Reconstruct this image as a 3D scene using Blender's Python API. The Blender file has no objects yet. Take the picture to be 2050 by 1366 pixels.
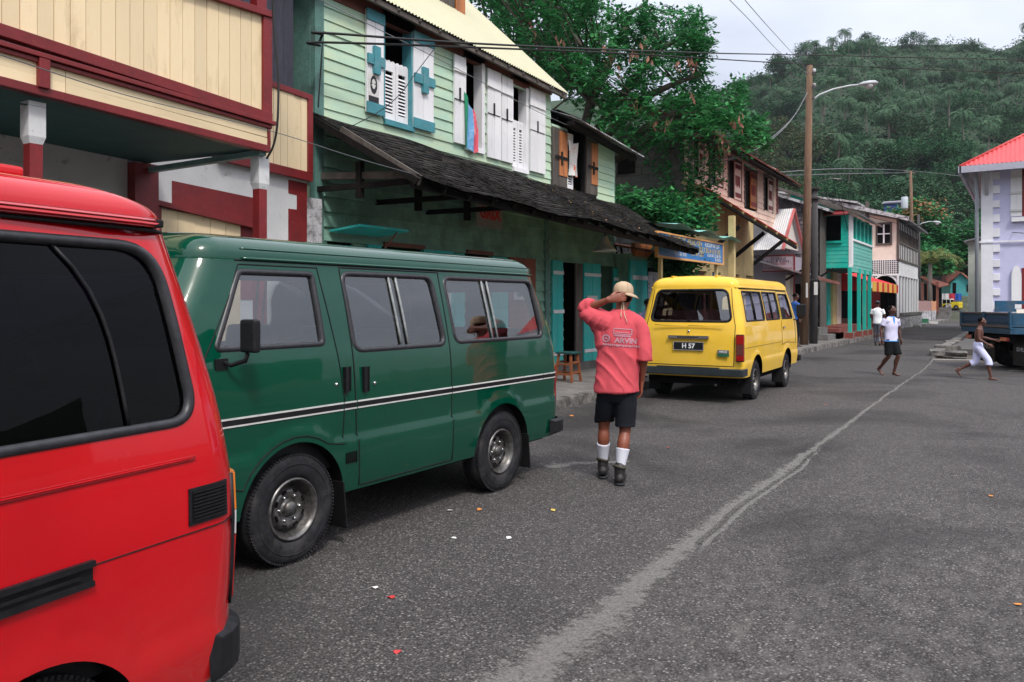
import bpy, bmesh, math, random
from mathutils import Vector, Matrix, noise as mnoise
from mathutils.geometry import delaunay_2d_cdt
random.seed(7)
R = math.radians
scene = bpy.context.scene
C = scene.collection
F = 1594.0; CXP = 1025.0; HYP = 608.0; EYE = 1.55; YAW = R(33)
cs, sn = math.cos(YAW), math.sin(YAW)
cam_d = bpy.data.cameras.new('camera'); cam = bpy.data.objects.new('camera', cam_d); C.objects.link(cam)
cam.location = (0, 0, EYE); cam.rotation_euler = (R(90), 0, YAW)
cam_d.sensor_width = 36; cam_d.lens = 36 * F / 2050
cam_d.shift_y = -(683 - HYP) / 2050
cam_d.clip_start = 0.05; cam_d.clip_end = 6000
scene.camera = cam
SUN_EL, SUN_AZ = 52, 128          # azimuth measured from +Y clockwise to +X: the light comes over the square, from behind the viewer
w = bpy.data.worlds.new('World'); scene.world = w; w.use_nodes = True
nt = w.node_tree; nt.nodes.clear()
def wn(t, **k):
 n = nt.nodes.new(t)
 for a, b in k.items(): setattr(n, a, b)
 return n
wo = wn('ShaderNodeOutputWorld'); ad = wn('ShaderNodeAddShader')
sky = wn('ShaderNodeTexSky', sky_type='NISHITA', sun_disc=False, sun_elevation=R(SUN_EL), sun_rotation=R(SUN_AZ), dust_density=4.0)
b1 = wn('ShaderNodeBackground'); b1.inputs[1].default_value = 0.05
b2 = wn('ShaderNodeBackground'); b2.inputs[1].default_value = 1.0
tc = wn('ShaderNodeTexCoord'); sep = wn('ShaderNodeSeparateXYZ')
mp = wn('ShaderNodeMapping'); mp.inputs['Scale'].default_value = (1, 1, 3.0)
nz = wn('ShaderNodeTexNoise'); nz.inputs['Scale'].default_value = 2.2; nz.inputs['Detail'].default_value = 7; nz.inputs['Roughness'].default_value = .55
cr = wn('ShaderNodeValToRGB'); e = cr.color_ramp.elements
e[0].position = .30; e[0].color = (.40, .415, .47, 1); e[1].position = .72; e[1].color = (.66, .67, .72, 1)
gr = wn('ShaderNodeMapRange'); gr.inputs['From Min'].default_value = .05; gr.inputs['From Max'].default_value = .95
gr.inputs['To Min'].default_value = 0.66; gr.inputs['To Max'].default_value = 2.5
mu = wn('ShaderNodeVectorMath', operation='SCALE')
L = nt.links.new
L(tc.outputs['Generated'], sep.inputs[0]); L(tc.outputs['Generated'], mp.inputs[0]); L(mp.outputs[0], nz.inputs[0])
L(nz.outputs[0], cr.inputs[0]); L(sep.outputs[2], gr.inputs[0]); L(cr.outputs[0], mu.inputs[0]); L(gr.outputs[0], mu.inputs['Scale'])
L(sky.outputs[0], b1.inputs[0]); L(mu.outputs[0], b2.inputs[0]); L(b1.outputs[0], ad.inputs[0]); L(b2.outputs[0], ad.inputs[1]); L(ad.outputs[0], wo.inputs[0])
sd = bpy.data.lights.new('sun', 'SUN'); sun = bpy.data.objects.new('sun', sd); C.objects.link(sun)
sd.energy = 2.1; sd.angle = R(10); sd.color = (1, .96, .9)
_az = R(SUN_AZ); _el = R(SUN_EL)
sv = Vector((math.sin(_az) * math.cos(_el), math.cos(_az) * math.cos(_el), math.sin(_el)))
sun.rotation_euler = sv.to_track_quat('Z', 'Y').to_euler()
scene.view_settings.view_transform = 'Standard'; scene.view_settings.look = 'None'
scene.view_settings.exposure = 0.32; scene.view_settings.gamma = 1.0
scene.cycles.max_bounces = 8; scene.cycles.transparent_max_bounces = 16
scene.cycles.transmission_bounces = 6
def ray(px, py):
 X = (px - CXP) / F
 return (X * cs - sn, X * sn + cs, (HYP - py) / F)
def onx(px, py, x):
 d = ray(px, py); t = x / d[0]; return Vector((x, d[1] * t, EYE + d[2] * t))
def ony(px, py, y):
 d = ray(px, py); t = y / d[1]; return Vector((d[0] * t, y, EYE + d[2] * t))
def onz(px, py, z=0.0):
 d = ray(px, py); t = (z - EYE) / d[2]; return Vector((d[0] * t, d[1] * t, z))
def atZ(px, py, Z):
 d = ray(px, py); return Vector((d[0] * Z, d[1] * Z, EYE + d[2] * Z))
ROOTM = {}
def setp(o, label=None, cat=None, group=None, kind=None):
 if label: o['label'] = label
 if cat: o['category'] = cat
 if group: o['group'] = group
 if kind: o['kind'] = kind
 return o
def thing(name, label, cat, loc=(0, 0, 0), rz=0.0, group=None):
 o = bpy.data.objects.new(name, None); C.objects.link(o); o.empty_display_size = .2
 o.location = loc; o.rotation_euler = (0, 0, rz)
 ROOTM[o.name] = Matrix.Translation(Vector(loc)) @ Matrix.Rotation(rz, 4, 'Z')
 return setp(o, label, cat, group)
def children(o): return [c for c in bpy.data.objects if c.parent == o]
def copy_tree(o, parent=None, loc=None, rz=None):
 c = o.copy(); C.objects.link(c); c.parent = parent
 if loc is not None: c.location = loc
 if rz is not None: c.rotation_euler = (0, 0, rz)
 for ch in KIDS.get(o.name, []):
  copy_tree(ch, c)
 return c
KIDS = {}
def sstep(a, b, x):
 t = min(1, max(0, (x - a) / (b - a))) if a != b else float(x >= b)
 return t * t * (3 - 2 * t)
def lerp(a, b, t): return a + (b - a) * t
class MB:
 """collects shapes; build() links them as ONE mesh object"""
 def __init__(s): s.v = []; s.f = []; s.m = []; s.mats = []; s.cur = 0; s.sm = []; s.smooth = False; s.uv = {}
 def use(s, mat, smooth=None):
  if mat not in s.mats: s.mats.append(mat)
  s.cur = s.mats.index(mat)
  if smooth is not None: s.smooth = smooth
  return s
 def add(s, vs, fs, smooth=None):
  b = len(s.v); s.v += [tuple(p) for p in vs]
  for f in fs: s.f.append(tuple(b + i for i in f)); s.m.append(s.cur); s.sm.append(s.smooth if smooth is None else smooth)
  return b
 def quad(s, a, b, c, d): s.add([a, b, c, d], [(0, 1, 2, 3)])
 def box(s, lo, hi, bev=0.0):
  x0, y0, z0 = lo; x1, y1, z1 = hi
  if x0 > x1: x0, x1 = x1, x0
  if y0 > y1: y0, y1 = y1, y0
  if z0 > z1: z0, z1 = z1, z0
  s.hexa([(x0, y0, z0), (x1, y0, z0), (x1, y1, z0), (x0, y1, z0), (x0, y0, z1), (x1, y0, z1), (x1, y1, z1), (x0, y1, z1)])
 def hexa(s, p):
  s.add(p, [(3, 2, 1, 0), (4, 5, 6, 7), (0, 1, 5, 4), (1, 2, 6, 5), (2, 3, 7, 6), (3, 0, 4, 7)], False)
 def obox(s, c, ax, ay, az):
  c = Vector(c); ax = Vector(ax) / 2; ay = Vector(ay) / 2; az = Vector(az) / 2
  s.hexa([c - ax - ay - az, c + ax - ay - az, c + ax + ay - az, c - ax + ay - az, c - ax - ay + az, c + ax - ay + az, c + ax + ay + az, c - ax + ay + az])
 def bar(s, a, b, w, h=None, up=(0, 0, 1)):
  h = w if h is None else h
  a = Vector(a); b = Vector(b); d = b - a
  if d.length < 1e-6: return
  up = Vector(up); dn = d.normalized()
  if abs(dn.dot(up)) > .99: up = Vector((1, 0, 0))
  sx = dn.cross(up).normalized(); sz = sx.cross(dn).normalized()
  s.obox((a + b) / 2, d, sx * w, sz * h)
 def tube(s, pts, r, n=8, closed=False, cap=True):
  pts = [Vector(p) for p in pts]; k = len(pts)
  rr = r if isinstance(r, (list, tuple)) else [r] * k
  prev = None; vs = []; fs = []
  for i, p in enumerate(pts):
   if closed: d = pts[(i + 1) % k] - pts[i - 1]
   else: d = pts[min(i + 1, k - 1)] - pts[max(i - 1, 0)]
   d = d.normalized() if d.length > 1e-9 else Vector((0, 0, 1))
   if prev is None:
    u = d.orthogonal().normalized()
   else:
    u = (prev - d * prev.dot(d));  u = u.normalized() if u.length > 1e-6 else d.orthogonal().normalized()
   prev = u; v = d.cross(u)
   for j in range(n):
    a = 2 * math.pi * j / n
    vs.append(p + (u * math.cos(a) + v * math.sin(a)) * rr[i])
  for i in range(k if closed else k - 1):
   i2 = (i + 1) % k
   for j in range(n):
    fs.append((i * n + j, i * n + (j + 1) % n, i2 * n + (j + 1) % n, i2 * n + j))
  if cap and not closed:
   fs.append(tuple(range(n))[::-1]); fs.append(tuple((k - 1) * n + j for j in range(n)))
  s.add(vs, fs, True)
 def lathe(s, prof, c=(0, 0, 0), axis='z', n=24, cap=False, sy=1.0):
  vs = []; fs = []; c = Vector(c)
  for (r, h) in prof:
   for j in range(n):
    a = 2 * math.pi * j / n; x, y = r * math.cos(a), r * math.sin(a) * sy
    p = {'z': (x, y, h), 'y': (x, h, y), 'x': (h, x, y)}[axis]
    vs.append(c + Vector(p))
  for i in range(len(prof) - 1):
   for j in range(n):
    q = (i * n + j, i * n + (j + 1) % n, (i + 1) * n + (j + 1) % n, (i + 1) * n + j)
    fs.append(q if axis == 'z' else q[::-1] if axis == 'y' else q)
  if cap:
   fs.append(tuple(range(n))[::-1]); fs.append(tuple((len(prof) - 1) * n + j for j in range(n)))
  s.add(vs, fs, True)
 def grid(s, fn, nu, nv, smooth=True):
  vs = [fn(i / nu, j / nv) for i in range(nu + 1) for j in range(nv + 1)]
  fs = [(i * (nv + 1) + j, (i + 1) * (nv + 1) + j, (i + 1) * (nv + 1) + j + 1, i * (nv + 1) + j + 1) for i in range(nu) for j in range(nv)]
  s.add(vs, fs, smooth)
 def prism(s, poly, d):
  """poly: list of 3d points, extruded by vector d"""
  n = len(poly); d = Vector(d); vs = [Vector(p) for p in poly]; vs += [p + d for p in vs]
  fs = [tuple(range(n))[::-1], tuple(range(n, 2 * n))] + [(i, (i + 1) % n, n + (i + 1) % n, n + i) for i in range(n)]
  s.add(vs, fs, False)
 def build(s, name, parent=None, root=None, local=False, bevel=0.0, bseg=2, mirror=None):
  me = bpy.data.meshes.new(name)
  vs = s.v
  if parent is not None and not local:
   rt = parent
   while rt.parent is not None: rt = rt.parent
   if rt.name in ROOTM:
    M = ROOTM[rt.name].inverted(); vs = [tuple(M @ Vector(p)) for p in s.v]
  me.from_pydata(vs, [], s.f)
  for m in s.mats: me.materials.append(m)
  me.polygons.foreach_set('material_index', s.m)
  me.polygons.foreach_set('use_smooth', s.sm)
  me.validate(); me.update()
  if bevel > 0 or True:
   bm = bmesh.new(); bm.from_mesh(me)
   bmesh.ops.recalc_face_normals(bm, faces=bm.faces) if len(bm.faces) < 60000 else None
   if bevel > 0:
    ed = [e for e in bm.edges if len(e.link_faces) == 2 and e.calc_face_angle(0) > .6]
    if ed: bmesh.ops.bevel(bm, geom=ed, offset=bevel, segments=bseg, profile=.6, affect='EDGES')
   bm.to_mesh(me); bm.free()
  o = bpy.data.objects.new(name, me); C.objects.link(o)
  if parent is not None:
   o.parent = parent; KIDS.setdefault(parent.name, []).append(o)
  return o
def new_mat(name):
 m = bpy.data.materials.new(name); m.use_nodes = True; nt = m.node_tree
 b = nt.nodes['Principled BSDF']; return m, nt, b
def nd(nt, t, ins=None, **k):
 n = nt.nodes.new(t)
 for a, b in k.items(): setattr(n, a, b)
 for a, b in (ins or {}).items():
  if hasattr(b, 'bl_idname') or hasattr(b, 'is_linked') and not isinstance(b, (int, float)): nt.links.new(b, n.inputs[a])
  else: n.inputs[a].default_value = b
 return n
def c4(c): return (c[0], c[1], c[2], 1)
def ramp(nt, fac, stops):
 n = nt.nodes.new('ShaderNodeValToRGB'); e = n.color_ramp.elements
 while len(e) < len(stops): e.new(.5)
 for i, (p, c) in enumerate(stops): e[i].position = p; e[i].color = c4(c) if len(c) == 3 else c
 nt.links.new(fac, n.inputs[0]); return n.outputs[0]
def obco(nt, scale=(1, 1, 1)):
 t = nt.nodes.new('ShaderNodeTexCoord'); m = nt.nodes.new('ShaderNodeMapping'); m.inputs['Scale'].default_value = scale
 nt.links.new(t.outputs['Object'], m.inputs[0]); return m.outputs[0]
def noise(nt, co, scale, detail=5, rough=.55, dist=0.0):
 n = nt.nodes.new('ShaderNodeTexNoise'); n.inputs['Scale'].default_value = scale; n.inputs['Detail'].default_value = detail
 n.inputs['Roughness'].default_value = rough; n.inputs['Distortion'].default_value = dist
 nt.links.new(co, n.inputs['Vector']); return n.outputs[0]
def mixc(nt, f, a, b, mode='MIX'):
 n = nt.nodes.new('ShaderNodeMix'); n.data_type = 'RGBA'; n.blend_type = mode
 for i, v in ((0, f), (6, a), (7, b)):
  if isinstance(v, (int, float)): n.inputs[i].default_value = v
  elif isinstance(v, (tuple, list)): n.inputs[i].default_value = c4(v)
  else: nt.links.new(v, n.inputs[i])
 return n.outputs[2]
def bump(nt, b, h, strength=.3, dist=.01):
 n = nt.nodes.new('ShaderNodeBump'); n.inputs['Strength'].default_value = strength; n.inputs['Distance'].default_value = dist
 nt.links.new(h, n.inputs['Height']); nt.links.new(n.outputs[0], b.inputs['Normal']); return n
_mc = {}
def mat(name, col, rough=.6, var=.12, scale=6, metal=0.0, dirt=None, dirtamt=.5, stretch=(1, 1, 1), bmp=0.0, spec=.5, coat=0.0, dscale=None, dpos=(.5, .68), fine=40, isl=.16):
 """a weathered plain surface: base colour, mottling, patches of dirt or bare substrate"""
 if name in _mc: return _mc[name]
 m, nt, b = new_mat(name)
 co = obco(nt, stretch)
 n1 = noise(nt, co, scale, 6, .6); n2 = noise(nt, co, fine, 3, .6)
 lo = tuple(max(0, c * (1 - var)) for c in col); hi = tuple(min(1, c * (1 + var)) for c in col)
 cc = ramp(nt, n1, [(.3, lo), (.7, hi)])
 cc = mixc(nt, .5 * var, cc, ramp(nt, n2, [(.35, (.0, .0, .0)), (.65, (1, 1, 1))]), 'OVERLAY')
 if dirt:
  n3 = noise(nt, obco(nt, stretch), dscale or scale * .6, 8, .7, .3)
  f = ramp(nt, n3, [(dpos[0], (0, 0, 0)), (dpos[1], (dirtamt,) * 3)])
  cc = mixc(nt, f, cc, dirt)
 geo = nt.nodes.new('ShaderNodeNewGeometry'); g = 1 - isl
 cc = mixc(nt, 1.0, cc, ramp(nt, geo.outputs['Random Per Island'], [(0, (g, g, g)), (1, (1, 1, 1))]), 'MULTIPLY')
 nt.links.new(cc, b.inputs['Base Color'])
 b.inputs['Roughness'].default_value = rough; b.inputs['Metallic'].default_value = metal
 b.inputs['Specular IOR Level'].default_value = spec
 if coat: b.inputs['Coat Weight'].default_value = coat; b.inputs['Coat Roughness'].default_value = .04
 if bmp: bump(nt, b, n2, bmp, .004)
 _mc[name] = m; return m
def glass_mat(name, tint, rough=.0, refl=.08, ior=1.5, gl=1.0):
 if name in _mc: return _mc[name]
 m, nt, b = new_mat(name); nt.nodes.remove(b)
 out = nt.nodes['Material Output']
 t = nd(nt, 'ShaderNodeBsdfTransparent', {'Color': c4(tint)})
 g = nd(nt, 'ShaderNodeBsdfGlossy', {'Color': (gl, gl, gl, 1), 'Roughness': rough})
 fr = nd(nt, 'ShaderNodeFresnel', {'IOR': ior})
 mr = nd(nt, 'ShaderNodeMapRange', {'To Min': refl, 'To Max': 1.0}); nt.links.new(fr.outputs[0], mr.inputs[0])
 mx = nd(nt, 'ShaderNodeMixShader'); nt.links.new(mr.outputs[0], mx.inputs[0]); nt.links.new(t.outputs[0], mx.inputs[1]); nt.links.new(g.outputs[0], mx.inputs[2])
 nt.links.new(mx.outputs[0], out.inputs[0]); _mc[name] = m; return m
def paint_mat(name, col, rough=.28, coat=1.0, wave=.02, fade=None, fadeamt=.3, dust=(.3, .27, .24)):
 """old car enamel: gloss under a thin film of road dust, slightly wavy panels"""
 if name in _mc: return _mc[name]
 m, nt, b = new_mat(name); co = obco(nt)
 n1 = noise(nt, co, 1.7, 4, .5); n2 = noise(nt, co, 30, 4, .7); n4 = noise(nt, co, 5, 7, .7)
 cc = ramp(nt, n1, [(.3, tuple(c * .9 for c in col)), (.7, tuple(min(1, c * 1.07) for c in col))])
 if fade: cc = mixc(nt, ramp(nt, n4, [(.45, (0, 0, 0)), (.75, (fadeamt,) * 3)]), cc, fade)
 sp = nd(nt, 'ShaderNodeSeparateXYZ'); nt.links.new(co, sp.inputs[0])
 mr = nd(nt, 'ShaderNodeMapRange', {'From Min': .75, 'From Max': .25, 'To Min': 0.0, 'To Max': .45}); nt.links.new(sp.outputs[2], mr.inputs[0])
 mm = nd(nt, 'ShaderNodeMath', operation='MULTIPLY'); nt.links.new(mr.outputs[0], mm.inputs[0]); nt.links.new(n2, mm.inputs[1])
 cc = mixc(nt, mm.outputs[0], cc, dust)
 nt.links.new(cc, b.inputs['Base Color'])
 cc = mixc(nt, ramp(nt, noise(nt, co, 55, 5, .75), [(.66, (0, 0, 0)), (.70, (.35,) * 3)]), cc, tuple(.5 * c + .05 for c in dust))
 rr = nd(nt, 'ShaderNodeMapRange', {'To Min': rough * .8, 'To Max': rough * 1.3}); nt.links.new(n4, rr.inputs[0]); nt.links.new(rr.outputs[0], b.inputs['Roughness'])
 b.inputs['Coat Weight'].default_value = coat; b.inputs['Coat Roughness'].default_value = .04; b.inputs['Specular IOR Level'].default_value = .12
 bn = nd(nt, 'ShaderNodeBump', {'Strength': wave, 'Distance': .1}); nt.links.new(noise(nt, co, 2.2, 2, .4), bn.inputs['Height'])
 nt.links.new(bn.outputs[0], b.inputs['Normal']); nt.links.new(bn.outputs[0], b.inputs['Coat Normal'])
 _mc[name] = m; return m
RUB = mat('black_rubber', (.008, .008, .009), .6, .3, 12, bmp=.15, spec=.25)
TYRE = mat('tyre_rubber', (.016, .016, .019), .8, .35, 10, dirt=(.06, .057, .055), dirtamt=.6, bmp=.3, spec=.2)
DARKPL = mat('dark_plastic', (.010, .010, .012), .5, .3, 20, spec=.3)
DARKIN = mat('dark_interior', (.009, .008, .009), .9, .3, 5, spec=.05)
CHROME = mat('worn_chrome', (.55, .55, .55), .18, .1, 20, metal=1.0)
STEEL = mat('grimy_steel', (.16, .155, .15), .42, .4, 25, metal=.8, dirt=(.05, .04, .03), dirtamt=.7)
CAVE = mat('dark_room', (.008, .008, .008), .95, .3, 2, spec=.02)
# ================================================================== ground, road, kerbs
def asphalt(name, dark, light, flecks=.55, cement=0.0):
 m, nt, b = new_mat(name); co = obco(nt)
 v = nd(nt, 'ShaderNodeTexVoronoi', {'Scale': 62.0}); nt.links.new(co, v.inputs['Vector'])
 v2 = nd(nt, 'ShaderNodeTexVoronoi', {'Scale': 190.0}); nt.links.new(co, v2.inputs['Vector'])
 sp = nd(nt, 'ShaderNodeSeparateColor'); nt.links.new(v.outputs['Color'], sp.inputs[0])
 base = ramp(nt, noise(nt, co, .7, 6, .6), [(.3, dark), (.7, tuple(c * 1.35 for c in dark))])
 sp2 = nd(nt, 'ShaderNodeSeparateColor'); nt.links.new(v2.outputs['Color'], sp2.inputs[0]); base = mixc(nt, .9, base, ramp(nt, sp2.outputs[0], [(0, (.35, .35, .35)), (.6, (.9, .9, .9)), (1, (1, 1, 1))]), 'MULTIPLY')
 base = mixc(nt, ramp(nt, sp2.outputs[1], [(.72, (0, 0, 0)), (.85, (.6,) * 3)]), base, tuple(c * 1.1 for c in light))
 st = ramp(nt, sp.outputs[0], [(0, tuple(c * .55 for c in light)), (.55, tuple(c * .8 for c in light)), (.80, tuple(c * 1.35 for c in light)), (1, tuple(min(1, c * 2.3) for c in light))])
 near = ramp(nt, v.outputs['Distance'], [(.30, (1, 1, 1)), (.50, (0, 0, 0))])
 pat = ramp(nt, noise(nt, co, 3.5, 6, .65), [(.30, (flecks * .6,) * 3), (.68, (flecks,) * 3)])
 ff = nd(nt, 'ShaderNodeMath', operation='MULTIPLY'); nt.links.new(near, ff.inputs[0]); nt.links.new(pat, ff.inputs[1])
 cc = mixc(nt, ff.outputs[0], base, st)
 gx = nd(nt, 'ShaderNodeTexCoord'); sx = nd(nt, 'ShaderNodeSeparateXYZ'); nt.links.new(gx.outputs['Object'], sx.inputs[0])
 mr = nd(nt, 'ShaderNodeMapRange', {'From Min': -2.1, 'From Max': -1.2, 'To Min': 0.0, 'To Max': 1.0}); nt.links.new(sx.outputs[0], mr.inputs[0])
 mr2 = nd(nt, 'ShaderNodeMapRange', {'From Min': 9.0, 'From Max': 2.5, 'To Min': .2, 'To Max': 1.0}); nt.links.new(sx.outputs[1], mr2.inputs[0])
 sm = ramp(nt, noise(nt, obco(nt, (1, .6, 1)), 9, 10, .80, .4), [(.47, (0, 0, 0)), (.60, (.50,) * 3)])
 q = nd(nt, 'ShaderNodeMath', operation='MULTIPLY'); nt.links.new(mr.outputs[0], q.inputs[0]); nt.links.new(sm, q.inputs[1])
 q2 = nd(nt, 'ShaderNodeMath', operation='MULTIPLY'); nt.links.new(q.outputs[0], q2.inputs[0]); nt.links.new(mr2.outputs[0], q2.inputs[1])
 cc = mixc(nt, q2.outputs[0], cc, (.16, .148, .14))
 oil = ramp(nt, noise(nt, co, .35, 4, .6, .6), [(.50, (0, 0, 0)), (.64, (.7,) * 3)])
 cc = mixc(nt, oil, cc, tuple(c * .5 for c in dark))
 nt.links.new(cc, b.inputs['Base Color']); b.inputs['Roughness'].default_value = .85
 b.inputs['Specular IOR Level'].default_value = .25
 bump(nt, b, v.outputs['Distance'], .8, .006); return m
ASPH = asphalt('old_asphalt', (.038, .034, .034), (.135, .125, .12), .9)
DIRT = mat('packed_dirt', (.085, .07, .055), .95, .35, 3, dirt=(.05, .06, .03), dirtamt=.7, bmp=.5)
PAVE = mat('dusty_concrete', (.17, .16, .15), .9, .25, 2.5, dirt=(.06, .055, .05), dirtamt=.7, bmp=.4)
KERBM = mat('kerb_stone', (.20, .185, .17), .9, .3, 5, dirt=(.035, .032, .03), dirtamt=.9, dpos=(.42, .6), bmp=.5)
def sheet(name, pts, z, m, kind='structure', sub=None):
 b = MB().use(m); b.add([(x, y, z) for x, y in pts], [tuple(range(len(pts)))]); o = b.build(name); o['kind'] = kind; return o
sheet('ground', [(-2500, -2500), (2500, -2500), (2500, 2500), (-2500, 2500)], -.06, DIRT)
sheet('road', [(-5.78, -14), (40, -14), (40, 24.4), (-2.3, 24.4), (-2.3, 82), (-5.95, 82), (-5.78, 24)], 0.0, ASPH)
pv = MB().use(PAVE); ys = [-8 + i * 1.0 for i in range(91)]
def kx(y): return -5.70 - .0045 * y * 1.0 + .012 * math.sin(y * 1.7)
for a, b in zip(ys, ys[1:]):
 pv.hexa([(-11, a, -.05), (kx(a) - .15, a, -.05), (kx(b) - .15, b, -.05), (-11, b, -.05), (-11, a, .15), (kx(a) - .15, a, .145), (kx(b) - .15, b, .145), (-11, b, .15)])
setp(pv.build('pavement'), kind='structure')
kb = MB().use(KERBM)
for i in range(95):
 a = -8 + i * .95; b = a + .945; j = random.uniform(-.008, .008)
 kb.hexa([(kx(a) - .15, a, -.05), (kx(a) + j, a, -.05), (kx(b) + j, b, -.05), (kx(b) - .15, b, -.05),
   (kx(a) - .15, a, .156 + j), (kx(a) - .02 + j, a, .15 + j), (kx(b) - .02 + j, b, .15 + j), (kx(b) - .15, b, .156 + j)])
setp(kb.build('kerb', bevel=.012), kind='structure')
def strip_mat():
 m, nt, b = new_mat('cement_seam'); tcn = nt.nodes.new('ShaderNodeTexCoord'); co = obco(nt)
 sep_ = nd(nt, 'ShaderNodeSeparateXYZ'); nt.links.new(tcn.outputs['UV'], sep_.inputs[0])
 ab = nd(nt, 'ShaderNodeMath', operation='SUBTRACT'); nt.links.new(sep_.outputs[0], ab.inputs[0]); ab.inputs[1].default_value = .5
 a2 = nd(nt, 'ShaderNodeMath', operation='ABSOLUTE'); nt.links.new(ab.outputs[0], a2.inputs[0])
 n_ = noise(nt, co, 9, 10, .85); mr = nd(nt, 'ShaderNodeMapRange', {'From Min': 0.0, 'From Max': .5, 'To Min': .64, 'To Max': .27}); nt.links.new(a2.outputs[0], mr.inputs[0])
 d = nd(nt, 'ShaderNodeMath', operation='SUBTRACT'); nt.links.new(mr.outputs[0], d.inputs[0]); nt.links.new(n_, d.inputs[1])
 f = nd(nt, 'ShaderNodeMapRange', {'From Min': -.02, 'From Max': .05, 'To Min': 0.0, 'To Max': .62}); nt.links.new(d.outputs[0], f.inputs[0])
 nt.links.new(f.outputs[0], b.inputs['Alpha'])
 cc = ramp(nt, noise(nt, co, 60, 3, .7), [(.3, (.12, .112, .105)), (.7, (.27, .255, .24))]); nt.links.new(cc, b.inputs['Base Color']); b.inputs['Roughness'].default_value = .9
 return m
SEAMM = strip_mat()
def seam(pp, name):
 P = [onz(x, y) for x, y, w_ in pp]; W = [w_ for *_, w_ in pp]
 Q = []; WW = []
 for i in range(len(P) - 1):
  k = max(1, int((P[i + 1] - P[i]).length / .25))
  for j in range(k): Q.append(P[i].lerp(P[i + 1], j / k)); WW.append(lerp(W[i], W[i + 1], j / k))
 Q.append(P[-1]); WW.append(W[-1])
 vs = []; fs = []; uv = []
 for i, p in enumerate(Q):
  d = (Q[min(i + 1, len(Q) - 1)] - Q[max(i - 1, 0)]).normalized(); o_ = Vector((d.y, -d.x, 0)); jj = random.uniform(-.02, .02)
  vs += [p + o_ * (WW[i] / 2 + jj) + Vector((0, 0, .004)), p - o_ * (WW[i] / 2 - jj) + Vector((0, 0, .004))]
 for i in range(len(Q) - 1): fs.append((2 * i, 2 * i + 1, 2 * i + 3, 2 * i + 2))
 me = bpy.data.meshes.new(name); me.from_pydata([tuple(v) for v in vs], [], fs); me.materials.append(SEAMM)
 ul = me.uv_layers.new(name='UVMap')
 for pl in me.polygons:
  for li in pl.loop_indices: vi = me.loops[li].vertex_index; ul.data[li].uv = (vi % 2, vi // 2 * .1)
 o = bpy.data.objects.new(name, me); C.objects.link(o); o['kind'] = 'structure'
seam([(1000, 1390, .8), (1085, 1320, .62), (1230, 1215, .48), (1380, 1090, .38), (1450, 1030, .33), (1560, 950, .30), (1640, 890, .24), (1700, 850, .17), (1770, 795, .15), (1850, 740, .15), (1872, 716, .15)], 'road_seam')
seam([(1395, 1105, .12), (1470, 1030, .14), (1540, 985, .12), (1600, 940, .1), (1660, 880, .1)], 'road_seam')
seam([(1090, 935, .5), (1150, 928, .38), (1260, 925, .2)], 'cement_patch')
WL = mat('road_paint', (.6, .6, .58), .8, .2, 20, dirt=(.1, .1, .1), dirtamt=.7)
def gline(a, b, w_, name='bay_line'):
 p = onz(*a); q = onz(*b); d = (q - p).normalized(); o_ = Vector((d.y, -d.x, 0)) * w_ / 2; u = Vector((0, 0, .004))
 m = MB().use(WL); m.add([p + o_ + u, q + o_ + u, q - o_ + u, p - o_ + u], [(0, 1, 2, 3)]); setp(m.build(name), kind='structure')
gline((1868, 720), (1990, 720), .09); gline((2020, 742), (2120, 744), .09); gline((1921, 698), (1945, 700), .07)
# ================================================================== vans
def rrect(x0, z0, x1, z1, r, n=6, x0t=None, x1t=None):
 """rounded quadrilateral outline, x0t/x1t: x of the top corners"""
 x0t = x0 if x0t is None else x0t; x1t = x1 if x1t is None else x1t
 P = [Vector((x0, z0)), Vector((x1, z0)), Vector((x1t, z1)), Vector((x0t, z1))]
 out = []
 for i in range(4):
  p = P[i]; a = (P[i - 1] - p).normalized(); b = (P[(i + 1) % 4] - p).normalized()
  rr = r[i] if isinstance(r, (list, tuple)) else r
  for k in range(n + 1):
   t = k / n
   q = p + a * rr * (1 - t) ** 2 + b * rr * t ** 2
   out.append((q.x, q.y))
 return out
def dens(poly, step, closed=True):
 o = []
 n = len(poly)
 for i in range(n if closed else n - 1):
  a = poly[i]; b = poly[(i + 1) % n]; d = math.hypot(b[0] - a[0], b[1] - a[1]); k = max(1, int(math.ceil(d / step)))
  for j in range(k): o.append((a[0] + (b[0] - a[0]) * j / k, a[1] + (b[1] - a[1]) * j / k))
 if not closed: o.append(poly[-1])
 return o
def inpoly(p, poly):
 x, y = p; r = False; j = len(poly) - 1
 for i in range(len(poly)):
  xi, yi = poly[i]; xj, yj = poly[j]
  if (yi > y) != (yj > y) and x < (xj - xi) * (y - yi) / (yj - yi) + xi: r = not r
  j = i
 return r
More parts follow.
